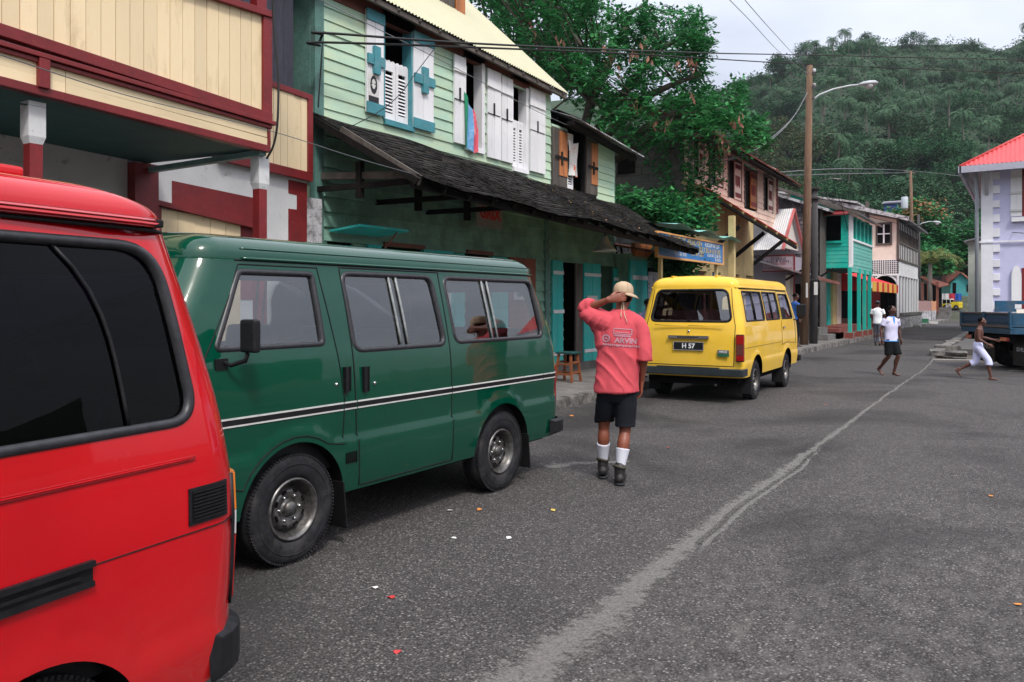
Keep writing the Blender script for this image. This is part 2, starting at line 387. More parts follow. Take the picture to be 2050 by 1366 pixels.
class Van:
 """surface of a van body: rounded-rectangle plan at each height. x: length (rear 0, front L), y: left +, z up."""
 def __init__(s, **k):
  s.__dict__.update(k)
  s.a = s.HW - s.r; s.arc = math.pi / 2 * s.r; s.sd = s.L - 2 * s.r
  s.S = s.a + s.arc + s.sd + s.arc + s.a
 def hw(s, z): return interp(s.hwp, z)
 def xr(s, z): return interp(s.xrp, z)
 def xf(s, z): return interp(s.xfp, z)
 def led(s, x, z):
  f = s.zl - z
  for xc in s.axles: f = max(f, s.Rf - math.hypot(x - xc, z - s.zc))
  return f
 def pt(s, S, z, off=0.0, ins=0.0):
  """S along half perimeter, from rear centre to front centre"""
  hw = s.hw(z) - ins; x0 = s.xr(z) + ins; x1 = s.xf(z) - ins; r = max(.02, s.r - ins * .3)
  if S < s.a:
   y = S / s.a * (hw - r); x = x0
  elif S < s.a + s.arc:
   t = (S - s.a) / s.r; y = hw - r + r * math.sin(t); x = x0 + r - r * math.cos(t)
  elif S < s.a + s.arc + s.sd:
   t = (S - s.a - s.arc) / s.sd; y = hw; x = lerp(x0 + r, x1 - r, t)
  elif S < s.a + 2 * s.arc + s.sd:
   t = (S - s.a - s.arc - s.sd) / s.r; y = hw - r + r * math.cos(t); x = x1 - r + r * math.sin(t)
  else:
   t = (s.S - S) / s.a; y = t * (hw - r); x = x1
  k = (y / hw) ** 2 if hw > 0 else 0
  wf = sstep(s.L * .6, s.L, x); wr = sstep(s.L * .35, 0, x)
  x -= s.bowf * k * wf; x += s.bowr * k * wr
  if s.lh and ins == 0:
   w_ = s.lh * sstep(0, s.lw, s.led(x, z)) * (1 - sstep(.30, .22, x) * .0)
   if s.a < S < s.S - s.a: y += w_
  return Vector((x, y, z))
 def nrm(s, S, z):
  e = .003
  a = s.pt(min(S + e, s.S), z) - s.pt(max(S - e, 0), z); b = s.pt(S, z + e) - s.pt(S, z - e)
  n = b.cross(a); n.normalize()
  return -n if n.dot(Vector(((s.pt(S, z).x - s.L / 2) * .3, 1, 0))) < 0 and s.a < S < s.S - s.a else (n if not (S <= s.a and n.x > 0) and not (S >= s.S - s.a and n.x < 0) else -n)
 def side(s, x, z):
  """(x,z) on the side -> domain"""
  x0 = s.xr(z) + s.r; x1 = s.xf(z) - s.r
  t = (x - x0) / (x1 - x0)
  for _ in range(4):
   S = s.a + s.arc + t * s.sd; px = s.pt(S, z).x; t += (x - px) / (x1 - x0)
  return (s.a + s.arc + t * s.sd, z)
 def rear(s, y, z):
  hw = s.hw(z)
  if y <= hw - s.r: return (y * s.a / (hw - s.r), z)
  return (s.a + s.r * math.asin(min(1, (y - hw + s.r) / s.r)), z)
 def front(s, y, z): return (s.S - s.rear(y, z)[0], z)
def interp(tab, z):
 if z <= tab[0][0]: return tab[0][1]
 for (a, va), (b, vb) in zip(tab, tab[1:]):
  if z <= b:
   t = (z - a) / (b - a); return lerp(va, vb, t)
 return tab[-1][1]
def smooth_tab(tab, n=40, k=3):
 z0, z1 = tab[0][0], tab[-1][0]; zs = [z0 + (z1 - z0) * i / n for i in range(n + 1)]; vs = [interp(tab, z) for z in zs]
 for _ in range(k): vs = [vs[0]] + [(vs[i - 1] + 2 * vs[i] + vs[i + 1]) / 4 for i in range(1, n)] + [vs[-1]]
 return list(zip(zs, vs))
def mesh_from(name, vs, fs, mats, parent, normals=None, mi=None):
 me = bpy.data.meshes.new(name); me.from_pydata(vs, [], fs)
 for m in mats: me.materials.append(m)
 me.polygons.foreach_set('use_smooth', [True] * len(me.polygons))
 if mi: me.polygons.foreach_set('material_index', mi)
 me.update()
 if normals: me.normals_split_custom_set_from_vertices(normals)
 o = bpy.data.objects.new(name, me); C.objects.link(o)
 if parent is not None: o.parent = parent; KIDS.setdefault(parent.name, []).append(o)
 return o
def van_body(V, root, paint, glass, seal_m, regions, windows, seams, mir_glass=None, step=.055):
 """regions: list of (part name, domain polygon, sides) ; windows: list of dict(poly, where, host, frame)"""
 pts = []; edges = []
 def addline(pl, closed):
  b = len(pts); pts.extend(pl); n = len(pl)
  for i in range(n if closed else n - 1): edges.append((b + i, b + (i + 1) % n))
 zb, zg = V.zb, V.zg
 holes = []
 arch = []
 for xc in V.axles:
  c = []
  a0 = math.asin(min(1, max(-1, (zb - V.zc) / V.Ra)))
  for i in range(29):
   a = a0 + (math.pi - 2 * a0) * i / 28; c.append((xc + V.Ra * math.cos(a), V.zc + V.Ra * math.sin(a)))
  c[0] = (c[0][0], zb); c[-1] = (c[-1][0], zb)
  arch.append([V.side(x, max(z, zb)) for x, z in c])
 xs = []
 addline(dens([(0, zb), (V.S, zb), (V.S, zg), (0, zg)], step), True)
 for a in arch: addline(a, False)
 for wd in windows: addline(wd['poly'], wd.get('closed', True))
 for sm in seams: addline(sm['line'], False)
 for nm, pl, sides, cl in regions: addline(pl, cl)
 if V.lh:
  for d in (0, V.lw):
   z0 = V.zl - d; rr = V.Rf - d; pl = []
   x = V.a * 0 + V.r + .02; xs = [V.r + .02 + i * .03 for i in range(int((V.L - 2 * V.r) / .03))]
   for x in xs:
    z = z0
    for xc in V.axles:
     q = rr * rr - (x - xc) ** 2
     if q > 0: z = max(z, V.zc + math.sqrt(q))
    if V.xr(z) + V.r < x < V.xf(z) - V.r - V.bowf: pl.append(V.side(x, z))
   addline(pl, False)
 nS = int(V.S / step); nZ = int((zg - zb) / step)
 for i in range(1, nS):
  for j in range(1, nZ):
   q_ = (V.S * i / nS + (j % 2) * .01, zb + (zg - zb) * j / nZ)
   if V.lh and -.012 < V.led(V.pt(*q_).x, q_[1]) < V.lw + .012: continue
   pts.append(q_)
 r = delaunay_2d_cdt([Vector(p) for p in pts], edges, [], 0, 1e-4)
 dv, df = r[0], r[2]
 polys = [wd['poly'] + ([(wd['close_s'], wd['poly'][-1][1]), (wd['close_s'], wd['poly'][0][1])] if 'close_s' in wd else []) for wd in windows]
 regp = [pl if cl else pl for nm, pl, sides, cl in regions]
 buckets = {}
 for f in df:
  c = ((dv[f[0]].x + dv[f[1]].x + dv[f[2]].x) / 3, (dv[f[0]].y + dv[f[1]].y + dv[f[2]].y) / 3)
  if not (0 < c[0] < V.S and zb < c[1] < zg): continue
  if any(inpoly(c, a) for a in arch): continue
  key = None
  for i, p in enumerate(polys):
   if inpoly(c, p): key = ('w', i)
  if key is None:
   key = ('b', -1)
   for i, p in enumerate(regp):
    if inpoly(c, p): key = ('r', i)
  buckets.setdefault(key, []).append(tuple(f))
 def make(name, faces, mats, parent, side, off=0.0, both=False):
  vs = []; ns = []; fs = []
  for sg in ((1, -1) if both else (side,)):
   mp_ = {}
   for f in faces:
    g = []
    for i in f:
     if i not in mp_:
      S, z = dv[i].x, dv[i].y; p = V.pt(S, z); n = V.nrm(S, z); p = p + n * off
      mp_[i] = len(vs); vs.append((p.x, p.y * sg, p.z)); ns.append((n.x, n.y * sg, n.z))
     g.append(mp_[i])
    a, b, c_ = (Vector(vs[q]) for q in g); nn = (b - a).cross(c_ - a)
    if nn.dot(Vector(ns[g[0]])) < 0: g = g[::-1]
    fs.append(tuple(g))
  return vs, ns, fs
 bvs, bns, bfs = make('b', buckets.get(('b', -1), []), None, None, 1, both=True)
 parts = {}
 for i, (nm, pl, sides, cl) in enumerate(regions):
  fc = buckets.get(('r', i), [])
  for sg in (1, -1):
   if sg in sides:
    v_, n_, f_ = make(nm, fc, None, None, sg)
    o = mesh_from(nm, v_, f_, [paint], root, n_); parts[(nm, sg)] = o
   else:
    v_, n_, f_ = make(nm, fc, None, None, sg); b = len(bvs); bvs += v_; bns += n_; bfs += [tuple(b + q for q in f) for f in f_]
  if sides == (0,):   # spans the middle line
   v_, n_, f_ = make(nm, fc, None, None, 1, both=True)
   k = 2 * 0
 K = 10; smp = [V.S * i / 110 for i in range(111)]
 def roofpt(S, q):
  a = q * math.pi / 2; ins = V.rr * (1 - math.cos(a)); z = zg + V.rh * math.sin(a) + V.rlip * (1 if q > 0 else 0)
  p = V.pt(S, zg, ins=ins); p.z = z; return p
 def crown(p):
  h = max(0, 1 - (p.y / (V.hw(zg))) ** 2); return V.crown * h
 for sg in (1, -1):
  b = len(bvs); rings = []
  qs = [i / K for i in range(K + 1)]
  for q in qs:
   for S in smp:
    p = roofpt(S, q); p.z += crown(p) * sstep(0, 1, q)
    bvs.append((p.x, p.y * sg, p.z))
    a = q * math.pi / 2; n = V.nrm(S, zg - .01); n = Vector((n.x * math.cos(a), n.y * math.cos(a), math.sin(a) + .02)).normalized()
    bns.append((n.x, n.y * sg, n.z))
  nS = len(smp)
  for i in range(K):
   for j in range(nS - 1):
    g = (b + i * nS + j, b + i * nS + j + 1, b + (i + 1) * nS + j + 1, b + (i + 1) * nS + j)
    bfs.append(g if sg < 0 else g[::-1])
  last = b + K * nS
  M = 8; xs_ = [bvs[last + j][0] for j in range(nS)]
  b2 = len(bvs)
  for m_ in range(1, M + 1):
   for j in range(nS):
    x0, y0, z0 = bvs[last + j]; y = y0 * (1 - m_ / M)
    p = Vector((x0, y, zg + V.rh + V.rlip)); p.z += crown(p)
    dz = -2 * V.crown * y / V.hw(zg) ** 2
    bvs.append((p.x, p.y, p.z)); n = Vector((0, -dz, 1)).normalized(); bns.append(tuple(n))
  for m_ in range(M):
   for j in range(nS - 1):
    r0 = last if m_ == 0 else b2 + (m_ - 1) * nS; r1 = b2 + m_ * nS
    g = (r0 + j, r0 + j + 1, r1 + j + 1, r1 + j); bfs.append(g if sg < 0 else g[::-1])
 mi = [0] * len(bfs)
 def wellstrip(line, sg, depth, zmin=None):
  b = len(bvs)
  for S, z in line:
   p = V.pt(S, z); bvs.append((p.x, p.y * sg, p.z)); n = Vector((V.axle_ref(p.x) - p.x, 0, V.zc - p.z)).normalized(); bns.append(tuple(n))
   bvs.append((p.x, (p.y - depth) * sg, p.z)); bns.append(tuple(n))
  for i in range(len(line) - 1):
   bfs.append((b + 2 * i, b + 2 * i + 1, b + 2 * i + 3, b + 2 * i + 2)); mi.append(1)
 for a in arch:
  for sg in (1, -1): wellstrip(a, sg, .32)
 body = mesh_from('body', bvs, bfs, [paint, DARKIN], root, bns, mi)
 for i, wd in enumerate(windows):
  fc = buckets.get(('w', i), [])
  sds = wd.get('sides', (1, -1)); cen = 'close_s' in wd
  for sg in ((1,) if cen else sds):
   host = parts.get((wd.get('host'), sg), root) if wd.get('host') else root
   v_, n_, f_ = make('g', fc, None, None, sg, off=-.014, both=cen)
   gl = mesh_from(wd.get('name', 'window'), v_, f_, [glass], host, n_)
   line = [(p, V.pt(*p), V.nrm(*p)) for p in wd['poly']]
   sl = MB().use(wd.get('seal', seal_m), True); wdt = wd.get('sw', .022)
   P3 = [q[1] for q in line]; N3 = [q[2] for q in line]
   if cen: # mirror to close
    P3 = P3 + [Vector((p.x, -p.y, p.z)) for p in P3[::-1]]; N3 = N3 + [Vector((p.x, -p.y, p.z)) for p in N3[::-1]]
   cprof = [(-wdt * .55, -.02), (-wdt * .5, .004), (0, .009), (wdt * .5, .004), (wdt * .62, -.004)]
   k = len(P3); vs = []
   cen3 = sum(P3, Vector()) / k
   for j in range(k):
    d = (P3[(j + 1) % k] - P3[j - 1]).normalized(); n = N3[j]; o_ = d.cross(n).normalized()
    if o_.dot(P3[j] - cen3) < 0: o_ = -o_
    for (u, h) in cprof:
     p = P3[j] + o_ * u + n * h; vs.append((p.x, p.y * sg, p.z))
   m5 = len(cprof); fs = [(j * m5 + t, j * m5 + t + 1, ((j + 1) % k) * m5 + t + 1, ((j + 1) % k) * m5 + t) for j in range(k) for t in range(m5 - 1)]
   sl.add(vs, fs, True); sl.build('window_seal', gl, local=True)
   wd.setdefault('objs', []).append(gl)
 if seams:
  sb = MB().use(RUB, True)
  for sm in seams:
   for sg in sm.get('sides', (1, -1)):
    ln = dens(sm['line'], .05, False)
    P3 = [V.pt(*p) + V.nrm(*p) * .0008 for p in ln]; sb.tube([(p.x, p.y * sg, p.z) for p in P3], sm.get('w', .0035), 6)
  sb.build('panel_gaps', body, local=True)
 return body, parts
def surf_strip(V, x0, x1, z0, z1, off, mb, sg=1, n=60, zf=None):
 """a thin trim strip following the side"""
 vs = []; fs = []
 for i in range(n + 1):
  x = lerp(x0, x1, i / n); dz = zf(x) if zf else 0
  for z, o in ((z0, 0), (z0, off), (z1, off), (z1, 0)):
   S, zz = V.side(x, z + dz); p = V.pt(S, zz) + V.nrm(S, zz) * o; vs.append((p.x, p.y * sg, p.z))
 for i in range(n):
  for t in range(3): fs.append((4 * i + t, 4 * i + t + 1, 4 * (i + 1) + t + 1, 4 * (i + 1) + t))
 fs += [(0, 1, 2, 3), (4 * n + 3, 4 * n + 2, 4 * n + 1, 4 * n)]
 mb.add(vs, fs, False)
def wheel_mesh(R_=.32, w=.18, rim=.185, style='slot'):
 """axis along y, outer face at +y"""
 t = MB().use(TYRE, True); h = w / 2
 t.lathe([(rim, h * .75), (rim + .012, h * .95), (rim + .05, h * 1.04), (R_ - .04, h * 1.0), (R_ - .012, h * .86), (R_, h * .7), (R_, -h * .7), (R_ - .012, -h * .86), (R_ - .04, -h), (rim, -h * .8)], axis='y', n=64)
 for j in range(96):
  a = 2 * math.pi * j / 96; ca, sa = math.cos(a), math.sin(a); tn = Vector((-sa, 0, ca))
  for y0, y1 in ((h * .60, h * .90), (-h * .90, -h * .60)):
   t.obox(Vector((ca * (R_ - .003), (y0 + y1) / 2, sa * (R_ - .003))), tn * .011, (0, y1 - y0, 0), Vector((ca, 0, sa)) * .012)
 t.lathe([(R_ - .062, h * 1.03), (R_ - .058, h * 1.07), (R_ - .054, h * 1.03)], axis='y', n=64)
 m = MB().use(STEEL, True)
 m.lathe([(rim + .004, h * .74), (rim - .002, h * .98), (rim - .012, h * .98), (rim - .02, h * .6), (rim - .045, h * .15), (rim - .055, -.01), (rim - .06, -.012),
   (rim - .068, h * .42), (rim - .08, h * .52), (rim - .095, h * .50), (.062, h * .30), (.05, h * .28), (.045, h * .55), (.038, h * .75), (.0, h * .78)], axis='y', n=56)
 m.use(DARKIN)
 for j in range(8):
  a = 2 * math.pi * (j + .5) / 8; rc = rim - .078
  m.obox((math.cos(a) * rc, h * .505, math.sin(a) * rc), Vector((-math.sin(a), 0, math.cos(a))) * .034, (0, .012, 0), Vector((math.cos(a), 0, math.sin(a))) * .014)
 m.use(CHROME, True)
 for j in range(6):
  a = 2 * math.pi * j / 6; rc = .078
  m.lathe([(.011, h * .30), (.011, h * .52), (.006, h * .58), (0, h * .58)], c=(math.cos(a) * rc, 0, math.sin(a) * rc), axis='y', n=6)
 return t, m
def add_wheels(V, root, R_=.32, w=.18, rim=.185, track=None, flaps=True, steer=0.0):
 tm, rm = wheel_mesh(R_, w, rim); first = None
 tr = track or V.HW - .02
 for i, xc in enumerate(V.axles):
  for sg in (1, -1):
   e = bpy.data.objects.new('wheel', None); C.objects.link(e); e.parent = root; e.empty_display_size = .1
   KIDS.setdefault(root.name, []).append(e)
   e.location = (xc, sg * (tr - w / 2), R_); e.rotation_euler = (0, 0, 0 if sg > 0 else math.pi)
   if first is None:
    a = tm.build('tyre', e, local=True); b = rm.build('rim', e, local=True); first = (a, b)
   else:
    for o in first:
     c = o.copy(); C.objects.link(c); c.parent = e; KIDS.setdefault(e.name, []).append(c)
   if flaps:
    f = MB().use(RUB)
    xx = xc - V.Ra + .01 if True else 0
    f.obox((xc - R_ - .07, sg * (tr - w / 2 + .01), .27), (.012, 0, 0), (0, w + .03, 0), (.03, 0, .30)); f.build('mud_flap', root, local=True, bevel=.004)
def under(V, root, z=.3):
 m = MB().use(DARKIN); m.box((.15, -V.HW + .12, z), (V.L - .25, V.HW - .12, z + .16))
 m.box((.05, -V.HW + .35, z - .02), (V.L - .1, V.HW - .35, z + .05))
 for xc in V.axles: m.tube([(xc, -V.HW + .2, .32), (xc, V.HW - .2, .32)], .045, 8)
 for xc in V.axles:   # inner well walls
  for sg in (1, -1): m.box((xc - .42, sg * (V.HW - .33), z), (xc + .42, sg * (V.HW - .31), .86))
 m.use(STEEL); m.tube([(V.L * .45, -.2, z - .03), (.5, -.3, z - .03), (.02, -.42, z - .02)], .025, 8)
 m.build('underbody', root, local=True)
def seat_rows(V, root, rows, m_, zs=.72, zt=1.24, hw_=.62):
 for x in rows:
  b = MB().use(m_); b.box((x - .02, -hw_, .5), (x + .42, hw_, zs)); b.obox((x - .06, 0, (zs + zt) / 2), (.13, 0, 0), (0, 2 * hw_, 0), (-.10, 0, zt - zs + .05))
  b.build('seat', root, local=True, bevel=.035, bseg=3)
def light_box(V, name, root, pts, mats_z, t=.02):
 pass
SEAL = mat('seal_grey_rubber', (.022, .022, .026), .4, .3, 20)
GLASS = glass_mat('van_glass', (.86, .89, .90), 0.0, .13)
GLASS_T = glass_mat('tinted_glass', (.10, .07, .15), 0.0, 0.0, 1.42, .5)
RED_L = mat('red_lens', (.35, .01, .01), .15, .1, 10, coat=1.0)
AMB_L = mat('amber_lens', (.75, .22, .02), .15, .1, 10, coat=1.0)
CLR_L = mat('clear_lens', (.6, .6, .62), .1, .1, 10, coat=1.0)
VINYL = mat('maroon_vinyl', (.10, .025, .028), .5, .2, 8)
VINYLD = mat('dark_vinyl', (.03, .022, .022), .5, .2, 8)
TRIMW = mat('stripe_silver', (.62, .62, .60), .35, .1, 20)
LINING = mat('headliner', (.30, .29, .26), .9, .1, 6)
def prep(V):
 V.hwp = smooth_tab(V.hwp); V.xrp = smooth_tab(V.xrp, k=2); V.xfp = smooth_tab(V.xfp, k=2)
 V.axle_ref = lambda x: min(V.axles, key=lambda a: abs(a - x))
def side_poly(V, pts): return [V.side(x, z) for x, z in dens(pts, .05)]
def rear_poly(V, hy, z0, z1, r, front=False, hyt=None):
 """half outline of a centred end window: from bottom centre round to top centre"""
 hyt = hy if hyt is None else hyt
 full = rrect(-hy, z0, hy, z1, r, 7, -hyt, hyt)
 half = [(y, z) for y, z in full if y > 0]
 half = [(0.0, z0)] + half + [(0.0, z1)]
 fn = V.front if front else V.rear
 return [fn(y, z) for y, z in dens(half, .05, False)]
def handle(mb, V, x, z, sg):
 S, zz = V.side(x, z); p = V.pt(S, zz); y = p.y * sg
 mb.use(DARKIN); mb.box((x - .035, y - sg * .002, z - .085), (x + .035, y + sg * .0035, z + .085))
 mb.use(DARKPL); mb.box((x + .006, y, z - .08), (x + .03, y + sg * .022, z + .085))
def inner_lining(V, root, z0=.62):
 """headliner and inner side panels so the cabin is not hollow"""
 m = MB().use(LINING); zt = V.zg - .02
 m.box((V.xr(zt) + .12, -V.hw(zt) + .07, zt), (V.xf(zt) - .12, V.hw(zt) - .07, zt + .02))
 m.use(DARKPL)
 for sg in (1, -1): m.obox(((V.L) / 2, sg * (V.HW - .085), .84), (V.L - .9, 0, 0), (0, .03, 0), (0, 0, .66))
 m.build('cabin_lining', root, local=True)
def green_van():
 V = Van(L=4.36, HW=.81, r=.13, zb=.345, zg=1.80, bowf=.10, bowr=.04, axles=(1.0, 3.22), zc=.33, Ra=.395, Rf=.485, zl=.70, lh=.022, lw=.020,
   rr=.16, rh=.125, rlip=.012, crown=.035,
   hwp=[(.3, .775), (.45, .80), (.7, .808), (.95, .815), (1.2, .80), (1.5, .742), (1.8, .672), (2, .66)],
   xrp=[(.3, .02), (.7, 0), (1.0, .0), (1.25, .03), (1.8, .22), (2, .26)],
   xfp=[(.3, 4.33), (.8, 4.36), (1.12, 4.30), (1.8, 3.86), (2, 3.75)])
 prep(V)
 root = thing('parked_van', 'dark green van with a striped side, parked between the red and yellow vans', 'van', (-3.66 - .81, 6.49, 0), R(-90), 'vans parked along the kerb')
 paint = paint_mat('green_enamel', (.0, .052, .028), .18, 1.0, .07, dust=(.004, .05, .035))
 wins = [
  dict(poly=side_poly(V, rrect(1.74, 1.245, 2.70, 1.75, .075, 6, 1.79, 2.72)), sides=(1, -1), host='sliding_door', sw=.03),
  dict(poly=side_poly(V, rrect(.31, 1.255, 1.615, 1.75, .075, 6, .36, 1.64)), sides=(1, -1), sw=.03),
  dict(poly=side_poly(V, rrect(2.965, 1.30, 3.75, 1.735, .03, 3, 2.975, 3.53)), sides=(1, -1), host='front_door', sw=.03),
  dict(poly=rear_poly(V, .62, 1.18, 1.68, .09, hyt=.52), close_s=0.0, closed=False, name='rear_window', sw=.03),
  dict(poly=rear_poly(V, .66, 1.20, 1.72, .09, True, hyt=.56), close_s=V.S, closed=False, name='windscreen', sw=.035),
 ]
 sl = side_poly(V, [(1.69, .37), (2.685, .37), (2.72, .95), (2.735, 1.785), (1.70, 1.785)])
 fd = [(2.815, .92), (2.87, 1.31), (2.93, 1.775), (3.53, 1.775), (3.60, 1.62), (3.86, 1.20), (3.93, .9), (3.93, .62)]
 for i in range(9):
  a = R(25 + 100 * i / 8); fd.append((3.22 + .43 * math.cos(a), .33 + .43 * math.sin(a)))
 fd += [(2.83, .66)]
 fdp = side_poly(V, fd)
 regs = [('sliding_door', sl, (1,), True), ('front_door', fdp, (1, -1), True)]
 seams = [dict(line=sl + [sl[0]], sides=(1,), w=.0045), dict(line=fdp + [fdp[0]], w=.004),
   dict(line=[V.side(x, 1.80) for x in (.3, 1, 2, 3, 3.55)], w=.006), dict(line=[V.side(1.69, z) for z in (1.78, 1.2, .9, .35)], sides=(-1,))]
 body, parts = van_body(V, root, paint, GLASS, SEAL, regs, wins, seams)
 g = MB().use(paint, True)
 for sg in (1, -1):
  ln = [V.pt(*V.side(.32 + (3.5 - .32) * i / 40, 1.795)) for i in range(41)]
  g.tube([(p.x, (p.y + .006) * sg, 1.81) for p in ln], .009, 6)
  g.tube([(p.x, (p.y - .016) * sg, 1.868) for p in ln], .006, 6)
 g.build('rain_gutter', body, local=True)
 for sg in (1, -1):
  st = MB()
  for x0, x1 in ((.05, .34), (.352, 1.684), (1.697, 2.70), (2.712, 2.82), (2.83, 3.9)):
   st.use(RUB); surf_strip(V, x0, x1, .880, .912, .003, st, sg); st.use(TRIMW)
   surf_strip(V, x0, x1, .912, .922, .005, st, sg); surf_strip(V, x0, x1, .871, .880, .005, st, sg)
  st.build('side_stripe', root, local=True)
 h = MB(); handle(h, V, 2.62, 1.05, 1); h.use(CHROME, True)
 S, z_ = V.side(2.54, 1.02); p = V.pt(S, z_); h.lathe([(.012, -.004), (.012, .008), (.008, .012), (0, .012)], c=(2.54, p.y, 1.02), axis='y', n=12)
 h.build('door_handle', parts[('sliding_door', 1)], local=True)
 for sg in (1, -1):
  h = MB(); handle(h, V, 2.79, 1.06, sg); h.use(CHROME, True)
  p = V.pt(*V.side(2.885, 1.04)); h.lathe([(.012, -.004 * sg), (.012, .008 * sg), (0, .012 * sg)], c=(2.885, p.y * sg, 1.04), axis='y', n=12)
  h.build('door_handle', parts[('front_door', sg)], local=True)
 for x, hi in ((2.16, -.03), (1.03, -.03)):
  for sg in (1, -1):
   u = MB().use(mat('grey_rubber', (.25, .27, .27), .4, .2, 20), True)
   for dx in (0, .075):
    l = [V.pt(*V.side(x + dx + .03 * t, lerp(1.265, 1.735, t))) - V.nrm(*V.side(x, 1.5)) * .004 for t in (0, .25, .5, .75, 1)]
    u.tube([(p.x, p.y * sg, p.z) for p in l], .009, 6)
   u.build('sliding_pane_frame', root, local=True)
 v = MB().use(DARKIN)
 for i in range(6): v.box((2.72 + i * .018, .815, .53), (2.728 + i * .018, .8335, .60))
 v.build('side_vent', root, local=True)
 b = MB().use(DARKPL)
 ln = [V.pt(S, .47) for S in [i * .05 for i in range(int((V.a + V.arc + .16) / .05) + 1)]]
 P = [(p.x - .03, p.y + .012) for p in ln]
 def bump_mesh(P, z0, z1, t, flip=1):
  vs = []; fs = []; Q = [(x, -y) for x, y in P[::-1]] + P[1:]
  for x, y in Q:
   for z, o in ((z0, 0), (z0 + .02, t), (z1 - .02, t), (z1, 0)):
    vs.append((x - o * flip, y + (o * .6 if y > 0 else -o * .6), z))
  n = len(Q)
  for i in range(n - 1):
   for k in range(3): fs.append((4 * i + k, 4 * i + k + 1, 4 * i + 5 + k, 4 * i + 4 + k))
  fs += [(0, 1, 2, 3), (4 * n - 1, 4 * n - 2, 4 * n - 3, 4 * n - 4)]
  return vs, fs
 vs, fs = bump_mesh(P, .36, .50, .05); b.add(vs, fs, False); b.build('rear_bumper', root, local=True, bevel=.006)
 b = MB().use(DARKPL); ln = [V.pt(V.S - i * .05, .47) for i in range(int((V.a + V.arc + .2) / .05) + 1)]
 vs, fs = bump_mesh([(p.x + .03, p.y + .012) for p in ln], .36, .52, .05, -1); b.add(vs, fs, False); b.build('front_bumper', root, local=True, bevel=.006)
 for sg in (1, -1):
  t = MB().use(RED_L); t.box((-.012, sg * .60, .62), (.03, sg * .745, .98)); t.build('tail_light', root, local=True, bevel=.01)
  t = MB().use(CLR_L); t.box((4.26, sg * .52, .66), (4.37, sg * .74, .84)); t.build('headlight', root, local=True, bevel=.015)
  m = MB().use(DARKPL); yy = V.hw(1.3)
  m.obox((3.66, sg * (yy + .17), 1.375), (.05, 0, 0), (0, .125, 0), (.0, 0, .18))
  mo = m.build('wing_mirror', root, local=True, bevel=.02, bseg=3)
  a = MB().use(RUB, True); a.tube([(3.72, sg * (yy - .01), 1.24), (3.70, sg * (yy + .06), 1.215), (3.66, sg * (yy + .13), 1.24), (3.66, sg * (yy + .15), 1.28)], .013, 8)
  a.box((3.69, sg * (yy - .0), 1.19), (3.77, sg * (yy + .025), 1.25)); a.build('mirror_arm', mo, local=True)
  w_ = MB().use(RUB, True);
  a0 = V.pt(V.S - .1, 1.19); w_.tube([(4.30, sg * .1, 1.19), (4.12, sg * .38, 1.42)], .008, 6); w_.build('wiper', root, local=True)
 t = MB().use(DARKPL); t.box((4.33, -.46, .68), (4.375, .46, .82)); t.build('grille', root, local=True, bevel=.01)
 under(V, root, .30); inner_lining(V, root); seat_rows(V, root, (.42, 1.25), VINYLD, zt=1.30);
 b = MB().use(VINYLD)
 for sg in (1, -1): b.box((2.6, sg * .15, .6), (3.05, sg * .65, .85)); b.obox((2.6, sg * .4, 1.12), (.12, 0, 0), (0, .46, 0), (-.1, 0, .55))
 b.box((3.65, -.62, .8), (4.0, .62, 1.13)); b.build('front_seats', root, local=True, bevel=.03)
 sw = MB().use(DARKPL, True); sw.tube([(3.45 + .05 * math.sin(a) , -.36 + .19 * math.cos(a), 1.16 + .16 * math.sin(a)) for a in [i * math.pi / 10 for i in range(20)]], .014, 6, closed=True); sw.build('steering_wheel', root, local=True)
 add_wheels(V, root, .325, .18, .185, V.HW - .005)
 return V, root
green_van()
